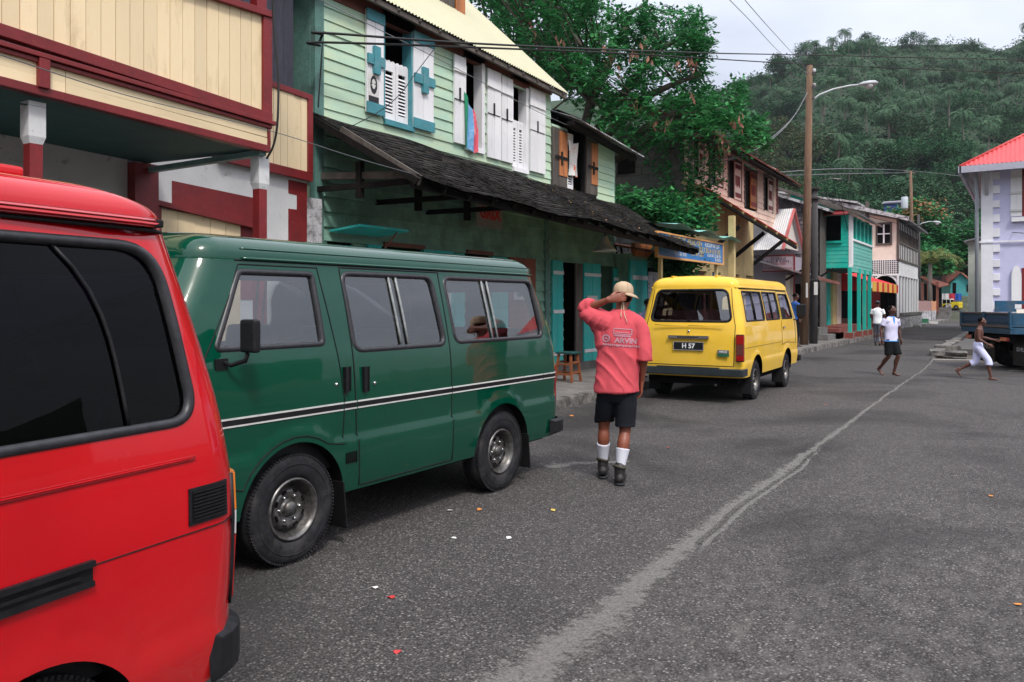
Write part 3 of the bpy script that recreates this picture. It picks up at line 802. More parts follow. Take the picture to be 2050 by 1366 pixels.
def red_van():
 V = Van(L=4.5, HW=.85, r=.17, zb=.36, zg=1.79, bowf=.10, bowr=.06, axles=(.82, 3.2), zc=.30, Ra=.335, Rf=.385, zl=.54, lh=.02, lw=.03,
   rr=.24, rh=.095, rlip=.018, crown=.035,
   hwp=[(.3, .81), (.5, .845), (.8, .86), (1.0, .86), (1.15, .845), (1.5, .79), (1.8, .725), (2, .70)],
   xrp=[(.3, .03), (.6, 0), (.95, .0), (1.25, .045), (1.8, .185), (2, .25)],
   xfp=[(.3, 4.45), (.8, 4.5), (1.1, 4.43), (1.8, 3.95), (2, 3.8)])
 prep(V)
 rz = R(-90 + 8); dx, dy = math.cos(rz), math.sin(rz)
 cx, cy = -2.20, 1.825
 lx, ly = -dy, dx   # world direction of local +y
 root = thing('parked_van', 'bright red van with tinted windows, cropped by the left edge', 'van', (cx - lx * .85, cy - ly * .85, 0), rz, 'vans parked along the kerb')
 paint = paint_mat('red_enamel', (.52, .003, .008), .24, 1.0, .05, dust=(.24, .08, .06))
 wins = [
  dict(poly=side_poly(V, rrect(.285, 1.19, 1.75, 1.725, (.10, .08, .08, .13), 8, .36, 1.75)), sides=(1, -1), sw=.026),
  dict(poly=side_poly(V, rrect(1.86, 1.19, 2.8, 1.725, .08, 6)), sides=(1, -1), sw=.04),
  dict(poly=side_poly(V, rrect(2.98, 1.19, 3.85, 1.71, .05, 4, 2.98, 3.6)), sides=(1, -1), sw=.04),
  dict(poly=rear_poly(V, .66, 1.20, 1.66, .09, hyt=.58), close_s=0.0, closed=False, name='rear_window', sw=.03),
  dict(poly=rear_poly(V, .70, 1.18, 1.70, .09, True, hyt=.6), close_s=V.S, closed=False, name='windscreen', sw=.03),
 ]
 sl = side_poly(V, [(1.80, .40), (2.87, .40), (2.89, 1.76), (1.80, 1.76)])
 regs = [('sliding_door', sl, (1,), True)]
 seams = [dict(line=sl + [sl[0]], sides=(1,), w=.004), dict(line=[V.side(x, .85) for x in (.10, .2, .4, .66)], w=.002),
   dict(line=[V.side(x, 1.775) for x in (.3, 1, 2, 3, 3.6)], w=.007)]
 body, parts = van_body(V, root, paint, GLASS_T, SEAL, regs, wins, seams)
 g = MB().use(paint, True)
 for sg in (1, -1):
  ln = [V.pt(*V.side(.33 + (3.6 - .33) * i / 40, 1.775)) for i in range(41)]
  g.tube([(p.x, (p.y + .012) * sg, 1.798) for p in ln], .016, 8)
  ln = [V.pt(*V.side(.30 + 3.4 * i / 50, 1.075)) for i in range(51)]
  g.tube([(p.x, (p.y - .004) * sg, 1.075 + .01 * 0) for p in ln], .011, 6)
 for y in (-.36, -.12, .12, .36):
  pts_ = [(x, y, 1.912 + V.crown * (1 - (y / .72) ** 2) + .010) for x in [.55 + i * .28 for i in range(11)]]
  g.bar(pts_[0], pts_[-1], .11, .035)
 g.build('roof_ribs', body, local=True, bevel=.012)
 for sg in (1, -1): c = MB().use(RUB); p = V.pt(*V.side(.34, 1.78)); c.box((p.x - .015, (p.y - .01) * sg, 1.785), (p.x + .03, (p.y + .028) * sg, 1.810)); c.build('gutter_cap', body, local=True, bevel=.006)
 rl = MB().use(RUB); surf_strip(V, .66, 1.90, .805, .86, .004, rl, 1); rl.use(DARKPL); surf_strip(V, .66, 1.90, .851, .867, .016, rl, 1); surf_strip(V, .66, 1.90, .798, .812, .013, rl, 1)
 surf_strip(V, .70, 1.85, .825, .835, .010, rl, 1); rl.build('door_rail', root, local=True)
 v = MB().use(DARKPL)
 surf_strip(V, .175, .335, .872, .985, .006, v, 1, 6); v.use(DARKIN)
 surf_strip(V, .185, .325, .882, .975, .007, v, 1, 6)
 v.use(RUB)
 for i in range(9): surf_strip(V, .188, .322, .884 + i * .0105, .890 + i * .0105, .011, v, 1, 5)
 v.build('vent_grille', root, local=True)
 for sg in (1, -1):
  t = MB()
  def lamp(z0, z1, mt):
   t.use(mt, True); vs = []; fs = []
   Ss = [V.a - .10 + i * .02 for i in range(int((.10 + V.arc * .52) / .02) + 1)]
   for S in Ss:
    for z, o in ((z0, -.01), (z0, .012), (z1, .012), (z1, -.01)):
     p = V.pt(S, z) + V.nrm(S, z) * o; vs.append((p.x, p.y * sg, p.z))
   n = len(Ss)
   for i in range(n - 1):
    for k in range(3): fs.append((4 * i + k, 4 * i + k + 1, 4 * i + 5 + k, 4 * i + 4 + k))
   fs += [(0, 1, 2, 3), (4 * n - 1, 4 * n - 2, 4 * n - 3, 4 * n - 4)]
   t.add(vs, fs, False)
  lamp(.862, .985, AMB_L); lamp(.78, .858, CLR_L); lamp(.57, .776, RED_L); t.use(DARKPL);
  t.build('tail_light', root, local=True)
  e = MB().use(DARKPL); S_ = V.a + V.arc * .56
  e.tube([V.pt(S_, z) * 1 for z in (.56, .7, .85, .99)] if sg > 0 else [Vector((p.x, -p.y, p.z)) for p in [V.pt(S_, z) for z in (.56, .7, .85, .99)]], .010, 6); e.build('light_trim', root, local=True)
 b = MB().use(DARKPL)
 Ss = [i * .05 for i in range(int((V.a + V.arc + .04) / .05) + 1)]
 P = [(V.pt(S, .45).x - .012, V.pt(S, .45).y + .004) for S in Ss]; Q = [(x, -y) for x, y in P[::-1]] + P[1:]
 vs = []; fs = []; n = len(Q)
 for x, y in Q:
  for z, o in ((.35, -.01), (.37, .03), (.49, .03), (.52, -.02)): vs.append((x - o * .8, y * (1 + o * .5), z))
 for i in range(n - 1):
  for k in range(3): fs.append((4 * i + k, 4 * i + k + 1, 4 * i + 5 + k, 4 * i + 4 + k))
 fs += [(0, 1, 2, 3), (4 * n - 1, 4 * n - 2, 4 * n - 3, 4 * n - 4)]
 b.add(vs, fs, False); b.build('rear_bumper', root, local=True, bevel=.006)
 under(V, root, .30); inner_lining(V, root); seat_rows(V, root, (.5, 1.3, 2.1), VINYLD)
 for sg in (1, -1):
  u = MB().use(DARKPL, True); l = [V.pt(*V.side(.52 + .05 * t + .12 * t ** 4, lerp(1.20, 1.715, t))) - V.nrm(*V.side(.9, 1.5)) * .008 for t in [i / 8 for i in range(9)]]
  u.tube([(p.x, p.y * sg, p.z) for p in l], .006, 6); u.build('sliding_pane_frame', root, local=True)
 add_wheels(V, root, .295, .19, .17, V.HW - .02)
 return V, root
red_van()
def text_mesh(body, size, mat_, depth=.002, bold=0.0, align='CENTER'):
 cu = bpy.data.curves.new('lettering', 'FONT'); cu.body = body; cu.size = size; cu.extrude = depth; cu.offset = bold; cu.align_x = align; cu.align_y = 'CENTER'
 o = bpy.data.objects.new('lettering', cu); C.objects.link(o)
 dg = bpy.context.evaluated_depsgraph_get(); me = bpy.data.meshes.new_from_object(o.evaluated_get(dg))
 bpy.data.objects.remove(o); bpy.data.curves.remove(cu)
 me.materials.clear(); me.materials.append(mat_); return me
def put_text(body, size, mat_, parent, M, name='lettering', depth=.002, bold=0.0, align='CENTER', world=False):
 """M: 4x4 matrix placing text (x right, y up, z out) in the frame of the top-level thing (or the world)"""
 me = text_mesh(body, size, mat_, depth, bold, align)
 if world and parent is not None:
  rt = parent
  while rt.parent is not None: rt = rt.parent
  M = ROOTM[rt.name].inverted() @ M
 me.transform(M); o = bpy.data.objects.new(name, me); C.objects.link(o)
 if parent is not None: o.parent = parent; KIDS.setdefault(parent.name, []).append(o)
 return o
def marks(h, width, mat_, parent, M, seed=1, world=True, name='worn_lettering'):
 """lettering too worn or far to read: a row of broken strokes"""
 rg = random.Random(seed); b = MB().use(mat_); x = -width / 2
 if world:
  rt = parent
  while rt.parent is not None: rt = rt.parent
  M = ROOTM[rt.name].inverted() @ M
 while x < width / 2:
  w_ = h * rg.uniform(.35, .7); t = h * .2
  for k in range(3):
   if rg.random() < .75: z = rg.choice((-h / 2, -t / 2, h / 2 - t)); b.hexa([M @ Vector(p) for p in ((x, z, 0), (x + w_, z, 0), (x + w_, z + t, 0), (x, z + t, 0), (x, z, .003), (x + w_, z, .003), (x + w_, z + t, .003), (x, z + t, .003))])
  e = x + (0 if rg.random() < .6 else w_ - t); b.hexa([M @ Vector(p) for p in ((e, -h / 2, 0), (e + t, -h / 2, 0), (e + t, h / 2, 0), (e, h / 2, 0), (e, -h / 2, .0035), (e + t, -h / 2, .0035), (e + t, h / 2, .0035), (e, h / 2, .0035))])
  x += w_ + h * (.25 if rg.random() < .85 else .7)
 return b.build(name, parent, local=True)
def frame(o, x, y, z):
 """matrix from origin and axes"""
 x, y, z = (Vector(v).normalized() for v in (x, y, z)); M = Matrix((x, y, z)).transposed().to_4x4(); M.translation = Vector(o); return M
def yellow_van():
 V = Van(L=4.25, HW=.845, r=.12, zb=.40, zg=1.80, bowf=.10, bowr=.05, axles=(.88, 3.12), zc=.33, Ra=.40, Rf=.46, zl=.655, lh=.02, lw=.022,
   rr=.17, rh=.14, rlip=.012, crown=.045,
   hwp=[(.3, .80), (.6, .835), (.9, .845), (1.15, .835), (1.3, .82), (1.55, .775), (1.8, .715), (2, .69)],
   xrp=[(.3, .02), (.6, 0), (1.0, .0), (1.2, .02), (1.8, .14), (2, .19)],
   xfp=[(.3, 4.2), (.8, 4.25), (1.15, 4.2), (1.8, 3.8), (2, 3.7)])
 prep(V)
 rz = R(90 + 2); c_ = Vector((-3.665, 12.10)); ly = Vector((-math.sin(rz), math.cos(rz)))   # local +y in the world
 o_ = c_ + ly * .845
 root = thing('parked_van', 'yellow van seen from behind with a black plate reading H 57', 'van', (o_.x, o_.y, 0), rz, 'vans parked along the kerb')
 paint = paint_mat('yellow_enamel', (.80, .50, .045), .42, .5, .02, fade=(.82, .55, .13), fadeamt=.35, dust=(.5, .33, .08))
 wins = [
  dict(poly=side_poly(V, rrect(.30, 1.275, 1.50, 1.74, .03, 3, .34, 1.52)), sides=(1, -1), sw=.025),
  dict(poly=side_poly(V, rrect(1.60, 1.275, 2.62, 1.74, .03, 3)), sides=(1, -1), sw=.025),
  dict(poly=side_poly(V, rrect(2.78, 1.275, 3.66, 1.72, .03, 3, 2.78, 3.50)), sides=(1, -1), host='front_door', sw=.025),
  dict(poly=rear_poly(V, .66, 1.27, 1.765, .10, hyt=.565), close_s=0.0, closed=False, name='rear_window', sw=.035),
  dict(poly=rear_poly(V, .68, 1.22, 1.72, .09, True, hyt=.58), close_s=V.S, closed=False, name='windscreen', sw=.03),
 ]
 fdp = side_poly(V, [(2.70, .80), (2.70, 1.77), (3.50, 1.77), (3.60, 1.6), (3.82, 1.18), (3.86, .80), (3.45, .82), (3.12, .84), (2.8, .82)])
 regs = [('front_door', fdp, (1, -1), True)]
 tg = [V.rear(y, z) for y, z in dens([(0, .58), (.70, .58), (.72, 1.2), (.66, 1.5), (.63, 1.785)], .06, False)]
 seams = [dict(line=fdp + [fdp[0]], w=.0045), dict(line=tg, w=.005), dict(line=[V.side(x, 1.785) for x in (.25, 1, 2, 3, 3.5)], w=.006), dict(line=[V.side(x, .86) for x in (.15, 1, 2, 2.7)], w=.003)]
 body, parts = van_body(V, root, paint, GLASS, RUB, regs, wins, seams)
 g = MB().use(paint, True)
 for sg in (1, -1):
  ln = [V.pt(*V.side(.2 + 3.3 * i / 40, 1.785)) for i in range(41)]
  g.tube([(p.x, (p.y + .008) * sg, 1.805) for p in ln], .012, 6)
  for x in (.28, .42): g.obox((x, sg * .36, 1.985), (.05, 0, 0), (0, .035, 0), (0, 0, .03))
  g.tube([(-.004 , sg * (.56), 1.215), (-.004, sg * .3, 1.205), (-.006, 0, 1.203)], .008, 6)
 g.build('rain_gutter', body, local=True)
 t = MB().use(CHROME); t.obox((-.022, .0, 1.02), (.035, 0, 0), (0, .66, 0), (0, 0, .05)); t.use(RUB); t.obox((-.041, 0, 1.02), (.004, 0, 0), (0, .36, 0), (0, 0, .022)); t.build('chrome_bar', root, local=True, bevel=.008)
 p = MB().use(mat('number_plate_black', (.006, .007, .008), .35, .1, 9)); p.box((-.024, -.245, .815), (-.014, .245, .945))
 pl = p.build('number_plate', root, local=True); WT = mat('plate_white', (.75, .76, .78), .5, .05, 9)
 put_text('H 57', .105, WT, pl, frame((-.0255, 0, .879), (0, -1, 0), (0, 0, 1), (-1, 0, 0)), depth=.001, bold=.003)
 b = MB().use(WT)
 for z in (.817, .941): b.box((-.0255, -.243, z), (-.024, .243, z + .003))
 for y in (-.243, .24): b.box((-.0255, y, .817), (-.024, y + .003, .943))
 b.build('plate_border', pl, local=True)
 k = MB().use(CHROME, True); k.lathe([(.020, 0), (.020, -.012), (.008, -.016), (0, -.016)], c=(-.002, 0, 1.115), axis='x', n=14); k.build('tailgate_lock', root, local=True)
 bd = MB().use(mat('badge_grey', (.12, .13, .15), .4, .1, 9)); bd.box((-.014, -.64, .78), (-.004, -.46, .83)); bd.use(mat('badge_green', (.02, .12, .06), .4, .1, 9)); bd.box((-.014, -.64, .73), (-.004, -.46, .778)); bo = bd.build('badge', root, local=True)
 put_text('HIACE', .042, WT, bo, frame((-.015, -.55, .805), (0, -1, 0), (0, 0, 1), (-1, 0, 0)), depth=.0008, bold=.001)
 for sg in (1, -1):
  t = MB().use(RUB); t.box((-.008, sg * .742, .655), (.05, sg * .862, 1.075)); tl = t.build('tail_light', root, local=True, bevel=.012)
  t = MB().use(RED_L); t.box((-.016, sg * .752, .67), (.04, sg * .866, .75)); t.box((-.016, sg * .752, .93), (.04, sg * .866, 1.06)); t.use(mat('dim_lens', (.12, .04, .035), .2, .1, 9)); t.box((-.015, sg * .752, .755), (.04, sg * .866, .925)); t.build('lens', tl, local=True, bevel=.006)
  m = MB().use(DARKPL); yy = V.hw(1.3); m.obox((3.72, sg * (yy + .16), 1.42), (.06, 0, 0), (0, .17, 0), (0, 0, .23)); mo = m.build('wing_mirror', root, local=True, bevel=.02, bseg=3)
  a = MB().use(RUB, True); a.tube([(3.78, sg * (yy - .01), 1.25), (3.76, sg * (yy + .08), 1.23), (3.72, sg * (yy + .14), 1.31)], .013, 8); a.build('mirror_arm', mo, local=True)
  t = MB().use(CLR_L); t.box((4.14, sg * .5, .66), (4.27, sg * .74, .86)); t.build('headlight', root, local=True, bevel=.02)
  h = MB().use(CHROME, True); h.bar((2.78, sg * .85, 1.12), (2.9, sg * .85, 1.12), .02, .025); h.build('door_handle', parts[('front_door', sg)], local=True)
  for x in (.92, 2.1):
   u = MB().use(DARKPL, True); l = [V.pt(*V.side(x, z)) - V.nrm(*V.side(x, z)) * .004 for z in (1.28, 1.5, 1.735)]; u.tube([(p.x, p.y * sg, p.z) for p in l], .014, 6); u.build('sliding_pane_frame', root, local=True)
 b = MB().use(mat('bumper_black', (.022, .03, .034), .35, .3, 7))
 b.box((-.10, -.86, .43), (.02, .86, .545)); b.box((-.08, -.875, .43), (.20, -.83, .545)); b.box((-.08, .83, .43), (.20, .875, .545))
 b.box((-.10, -.50, .545), (-.02, .50, .56)); b.build('rear_bumper', root, local=True, bevel=.014, bseg=3)
 b = MB().use(DARKPL); b.box((4.2, -.86, .42), (4.33, .86, .54)); b.build('front_bumper', root, local=True, bevel=.02)
 under(V, root, .30); inner_lining(V, root); seat_rows(V, root, (.75, 1.6), VINYL, zt=1.42, hw_=.66)
 add_wheels(V, root, .315, .17, .18, V.HW - .02)
 return V, root
yellow_van()
# ================================================================== house building tools
CREAM = mat('cream_paint', (.84, .67, .42), .7, .06, 1.2, dirt=(.42, .28, .14), dirtamt=.7, stretch=(1, 1, .25), dscale=5, dpos=(.55, .8))
CREAM2 = mat('cream_paint_fascia', (.84, .68, .43), .7, .06, 1.4, dirt=(.3, .2, .12), dirtamt=.4, stretch=(1, .25, 1), dscale=5, dpos=(.55, .8))
MAROON = mat('oxblood_paint', (.19, .012, .014), .5, .2, 4, dirt=(.36, .20, .16), dirtamt=.5, dscale=18, dpos=(.62, .75))
WHITEW = mat('whitewash', (.66, .66, .66), .85, .10, 2, dirt=(.12, .09, .08), dirtamt=.75, dscale=5, dpos=(.60, .70), bmp=.2)
WHITEG = mat('flaking_whitewash', (.50, .50, .52), .85, .25, 3, dirt=(.09, .08, .08), dirtamt=.9, dscale=4, dpos=(.47, .58), bmp=.3)
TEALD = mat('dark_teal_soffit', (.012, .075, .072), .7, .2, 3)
SLATE = mat('slate_blue_boards', (.045, .045, .066), .85, .3, 5, stretch=(1, 1, .15), bmp=.3)
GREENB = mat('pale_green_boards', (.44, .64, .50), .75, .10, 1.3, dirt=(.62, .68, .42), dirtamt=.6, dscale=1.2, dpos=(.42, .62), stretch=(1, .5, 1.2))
GREEND = mat('shade_darkened_green_boards', (.24, .45, .35), .8, .2, 1.8, dirt=(.12, .20, .15), dirtamt=.8, dscale=2, dpos=(.4, .65))  # pale green darkened in the colour for shade under the awning, plus dirt patches
TEALP = mat('grey_teal_trim', (.10, .22, .19), .7, .2, 5, dirt=(.06, .06, .05), dirtamt=.6)
WHITEP = mat('white_shutter_paint', (.82, .82, .84), .6, .04, 3, dirt=(.42, .44, .44), dirtamt=.5, stretch=(1, 1, .2), dscale=9, dpos=(.55, .8))
BLUEP = mat('dusty_blue_paint', (.06, .27, .32), .6, .12, 5, dirt=(.3, .35, .35), dirtamt=.4)
TURQ = mat('turquoise_paint', (.02, .50, .47), .6, .10, 3, dirt=(.25, .45, .42), dirtamt=.45, stretch=(1, 1, .3), dscale=8)
TURQH = mat('turquoise_house_paint', (.0, .44, .35), .6, .06, 2, dirt=(.2, .5, .4), dirtamt=.3)
SEAGR = mat('sea_green_boards', (.14, .46, .40), .7, .08, 3, dirt=(.3, .5, .45), dirtamt=.4)
BROWN = mat('red_brown_paint', (.17, .05, .03), .65, .2, 5, dirt=(.1, .06, .05), dirtamt=.5)
ORANGE = mat('varnished_wood', (.48, .17, .05), .55, .25, 5, dirt=(.12, .05, .03), dirtamt=.8, stretch=(1, 1, .15), dscale=9)
OLDWOOD = mat('weathered_wood', (.10, .085, .075), .9, .35, 6, stretch=(1, 1, .2), bmp=.4)
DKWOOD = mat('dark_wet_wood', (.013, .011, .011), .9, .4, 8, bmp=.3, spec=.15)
CORRC = mat('cream_corrugated_iron', (.50, .48, .32), .5, .05, 1.2, dirt=(.5, .44, .28), dirtamt=.4, dscale=1.2)
CORRG = mat('grey_corrugated_iron', (.22, .22, .24), .45, .2, 1.5, dirt=(.28, .10, .06), dirtamt=.8, dscale=1.5, metal=.2)
CORRR = mat('red_corrugated_iron', (.62, .05, .05), .45, .10, 1.5, dirt=(.35, .06, .05), dirtamt=.6, dscale=2)
RUST = mat('rusted_iron', (.20, .06, .04), .8, .3, 2, dirt=(.35, .22, .18), dirtamt=.5, dscale=2)
SHING = [mat('wet_shingle_' + t, tuple(q * .62 for q in c), .8, .35, 12, bmp=.5, spec=.25, dirt=(.11, .09, .07), dirtamt=.6, dscale=14, dpos=(.6, .7)) for t, c in (('a', (.022, .019, .018)), ('b', (.034, .030, .027)), ('c', (.014, .013, .013)), ('d', (.05, .042, .035)))]
BLOCK = mat('grey_blocks', (.15, .142, .14), .95, .25, 3, dirt=(.03, .035, .025), dirtamt=.8, dscale=1.2, bmp=.6)
PINK = mat('pale_pink_boards', (.85, .62, .50), .75, .08, 2, dirt=(.5, .25, .2), dirtamt=.3, dscale=3)
YELLOWW = mat('ochre_wall', (.62, .47, .22), .8, .12, 2, dirt=(.25, .2, .12), dirtamt=.5)
PEACH = mat('peach_white_boards', (.84, .72, .62), .75, .06, 2, dirt=(.4, .3, .25), dirtamt=.3)
PAPER = mat('paper_notice', (.70, .68, .66), .7, .06, 9, dirt=(.45, .42, .42), dirtamt=.5, dscale=12)
INK = mat('black_ink', (.015, .015, .018), .6, .1, 9)
REDP = mat('red_sign_paint', (.60, .012, .012), .6, .2, 9)
def cut(y0, y1, holes):
 segs = [(y0, y1)]
 for a, b in holes:
  n = []
  for p, q in segs:
   if b <= p or a >= q: n.append((p, q)); continue
   if a > p: n.append((p, a))
   if b < q: n.append((b, q))
  segs = n
 return [s_ for s_ in segs if s_[1] - s_[0] > .01]
def lapwall(mb, X, y0, y1, z0f, z1f, holes=(), bw=.185, face=1, axis='x', lap=.022, jit=.004):
 """overlapping boards. z0f/z1f numbers or functions of y. holes: (y0,y1,z0,z1)"""
 z0 = z0f if isinstance(z0f, (int, float)) else min(z0f(y0), z0f(y1)); z1 = z1f if isinstance(z1f, (int, float)) else max(z1f(y0), z1f(y1))
 n = int(math.ceil((z1 - z0) / bw))
 for i in range(n):
  a = z0 + i * bw; b = min(a + bw, z1); mid = (a + b) / 2
  hs = [(h[0], h[1]) for h in holes if h[2] - .02 < mid < h[3] + .02]
  for p, q in cut(y0, y1, hs):
   k = max(1, int((q - p) / 3.2)); cuts = [p + (q - p) * t / k for t in range(k + 1)]
   for u, v in zip(cuts, cuts[1:]):
    if (u + v) / 2 and not isinstance(z1f, (int, float)) and a > z1f((u + v) / 2): continue
    j = random.uniform(-jit, jit); f = face
    def pt(d, y, z): return (X + f * d, y, z) if axis == 'x' else (y, X + f * d, z)
    ps = [pt(-.03, u + .002, a), pt(lap + j, u + .002, a + j), pt(lap + j, v - .002, a + j * .5), pt(-.03, v - .002, a),
     pt(-.03, u + .002, b), pt(.003 + j * .3, u + .002, b), pt(.003 + j * .3, v - .002, b), pt(-.03, v - .002, b)]
    mb.hexa(ps)
def vboards(mb, X, y0, y1, z0f, z1f, bw=.14, t=.03, face=1, axis='x', jit=.004):
 n = max(1, int((y1 - y0) / bw + .5)); w_ = (y1 - y0) / n
 zf0 = z0f if callable(z0f) else (lambda y: z0f); zf1 = z1f if callable(z1f) else (lambda y: z1f)
 for i in range(n):
  a = y0 + i * w_ + .0025; b = y0 + (i + 1) * w_ - .0025; j = random.uniform(-jit, jit)
  d0 = -t; d1 = j
  def pt(d, y, z): return (X + face * d, y, z) if axis == 'x' else (y, X + face * d, z)
  mb.hexa([pt(d0, a, zf0(a)), pt(d1, a, zf0(a)), pt(d1, b, zf0(b)), pt(d0, b, zf0(b)), pt(d0, a, zf1(a)), pt(d1, a, zf1(a)), pt(d1, b, zf1(b)), pt(d0, b, zf1(b))])
def corr(mb, p0, p1, q1, q0, pitch=.076, amp=.011, nr=3, t=0):
 """corrugated sheet: p0->p1 along the eave, q0,q1 the upper edge"""
 p0, p1, q0, q1 = map(Vector, (p0, p1, q0, q1)); Ln = (p1 - p0).length; n = int(Ln / pitch * 6); nm = (p1 - p0).cross(q0 - p0).normalized()
 if nm.z < 0: nm = -nm
 def fn(u, v):
  a = p0.lerp(p1, u); b = q0.lerp(q1, u); return a.lerp(b, v) + nm * amp * math.sin(2 * math.pi * u * Ln / pitch)
 mb.grid(fn, n, nr)
def shutter(name, parent, y0, y1, z0, z1, X=-7.955, t=.04, m=None, ends=None, cross=None, face=1):
 """a board shutter folded back flat on the wall"""
 b = MB().use(m or WHITEP); vboards(b, X + face * t * .5, y0, y1, z0, z1, max(.1, (y1 - y0) / 2.0), t, face)
 o = b.build(name, parent, bevel=.003)
 if ends:
  hh = (z1 - z0) * .10
  for za, zb in ((z0 - .01, z0 + hh), (z1 - hh, z1 + .01)): e = MB().use(ends); e.box((X + face * t * .5, y0 - .01, za), (X + face * (t * .5 + .02), y1 + .01, zb)); e.build('shutter_batten', o)
 if cross:
  e = MB().use(cross); yc = (y0 + y1) / 2; zc = z0 + (z1 - z0) * .52
  e.box((X + face * t * .5, y0, zc - .07), (X + face * (t * .5 + .035), y1, zc + .07)); e.box((X + face * t * .5, yc - .065, zc - .20), (X + face * (t * .5 + .05), yc + .065, zc + .20)); e.build('shutter_cross', o)
 return o
def jalousie(parent, X, y0, y1, z0, z1, m, scallop=True, louv=None, leaves=2):
 b = MB().use(m); w_ = (y1 - y0) / leaves
 for l in range(leaves):
  a = y0 + l * w_ + .005; c = y0 + (l + 1) * w_ - .005; fw = .055
  b.box((X - .03, a, z0), (X, a + fw, z1)); b.box((X - .03, c - fw, z0), (X, c, z1)); b.box((X - .03, a + fw, z0), (X, c - fw, z0 + .12)); b.box((X - .03, a + fw, z1 - .12), (X, c - fw, z1))
  n = int((z1 - z0 - .26) / .052)
  for i in range(n):
   z = z0 + .14 + i * .052; b.hexa([(X - .028, a + fw, z + .03), (X - .003, a + fw, z), (X - .003, c - fw, z), (X - .028, c - fw, z + .03), (X - .028, a + fw, z + .038), (X - .003, a + fw, z + .008), (X - .003, c - fw, z + .008), (X - .028, c - fw, z + .038)])
  if scallop:
   k = 3
   for i in range(k):
    yc = a + (c - a) * (i + .5) / k; r = (c - a) / k / 2
    b.prism([(X - .025, yc + r * math.cos(t * math.pi / 8), z1 + r * .9 * math.sin(t * math.pi / 8)) for t in range(9)], (.022, 0, 0))
 return b.build('louvred_gate', parent)
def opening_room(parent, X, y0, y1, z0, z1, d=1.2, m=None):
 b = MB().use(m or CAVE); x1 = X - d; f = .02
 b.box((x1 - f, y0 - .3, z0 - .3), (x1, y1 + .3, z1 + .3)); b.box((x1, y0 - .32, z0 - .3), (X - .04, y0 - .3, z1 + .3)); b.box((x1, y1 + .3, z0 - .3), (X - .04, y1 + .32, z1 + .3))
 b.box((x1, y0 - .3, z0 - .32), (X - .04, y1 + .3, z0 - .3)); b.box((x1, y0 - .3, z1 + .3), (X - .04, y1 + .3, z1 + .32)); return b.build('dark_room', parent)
def YZ(px, py, X):
 p = onx(px, py, X); return p.y, p.z
def lin(a, b):
 (y0, z0), (y1, z1) = a, b
 return lambda y: z0 + (z1 - z0) * (y - y0) / (y1 - y0)
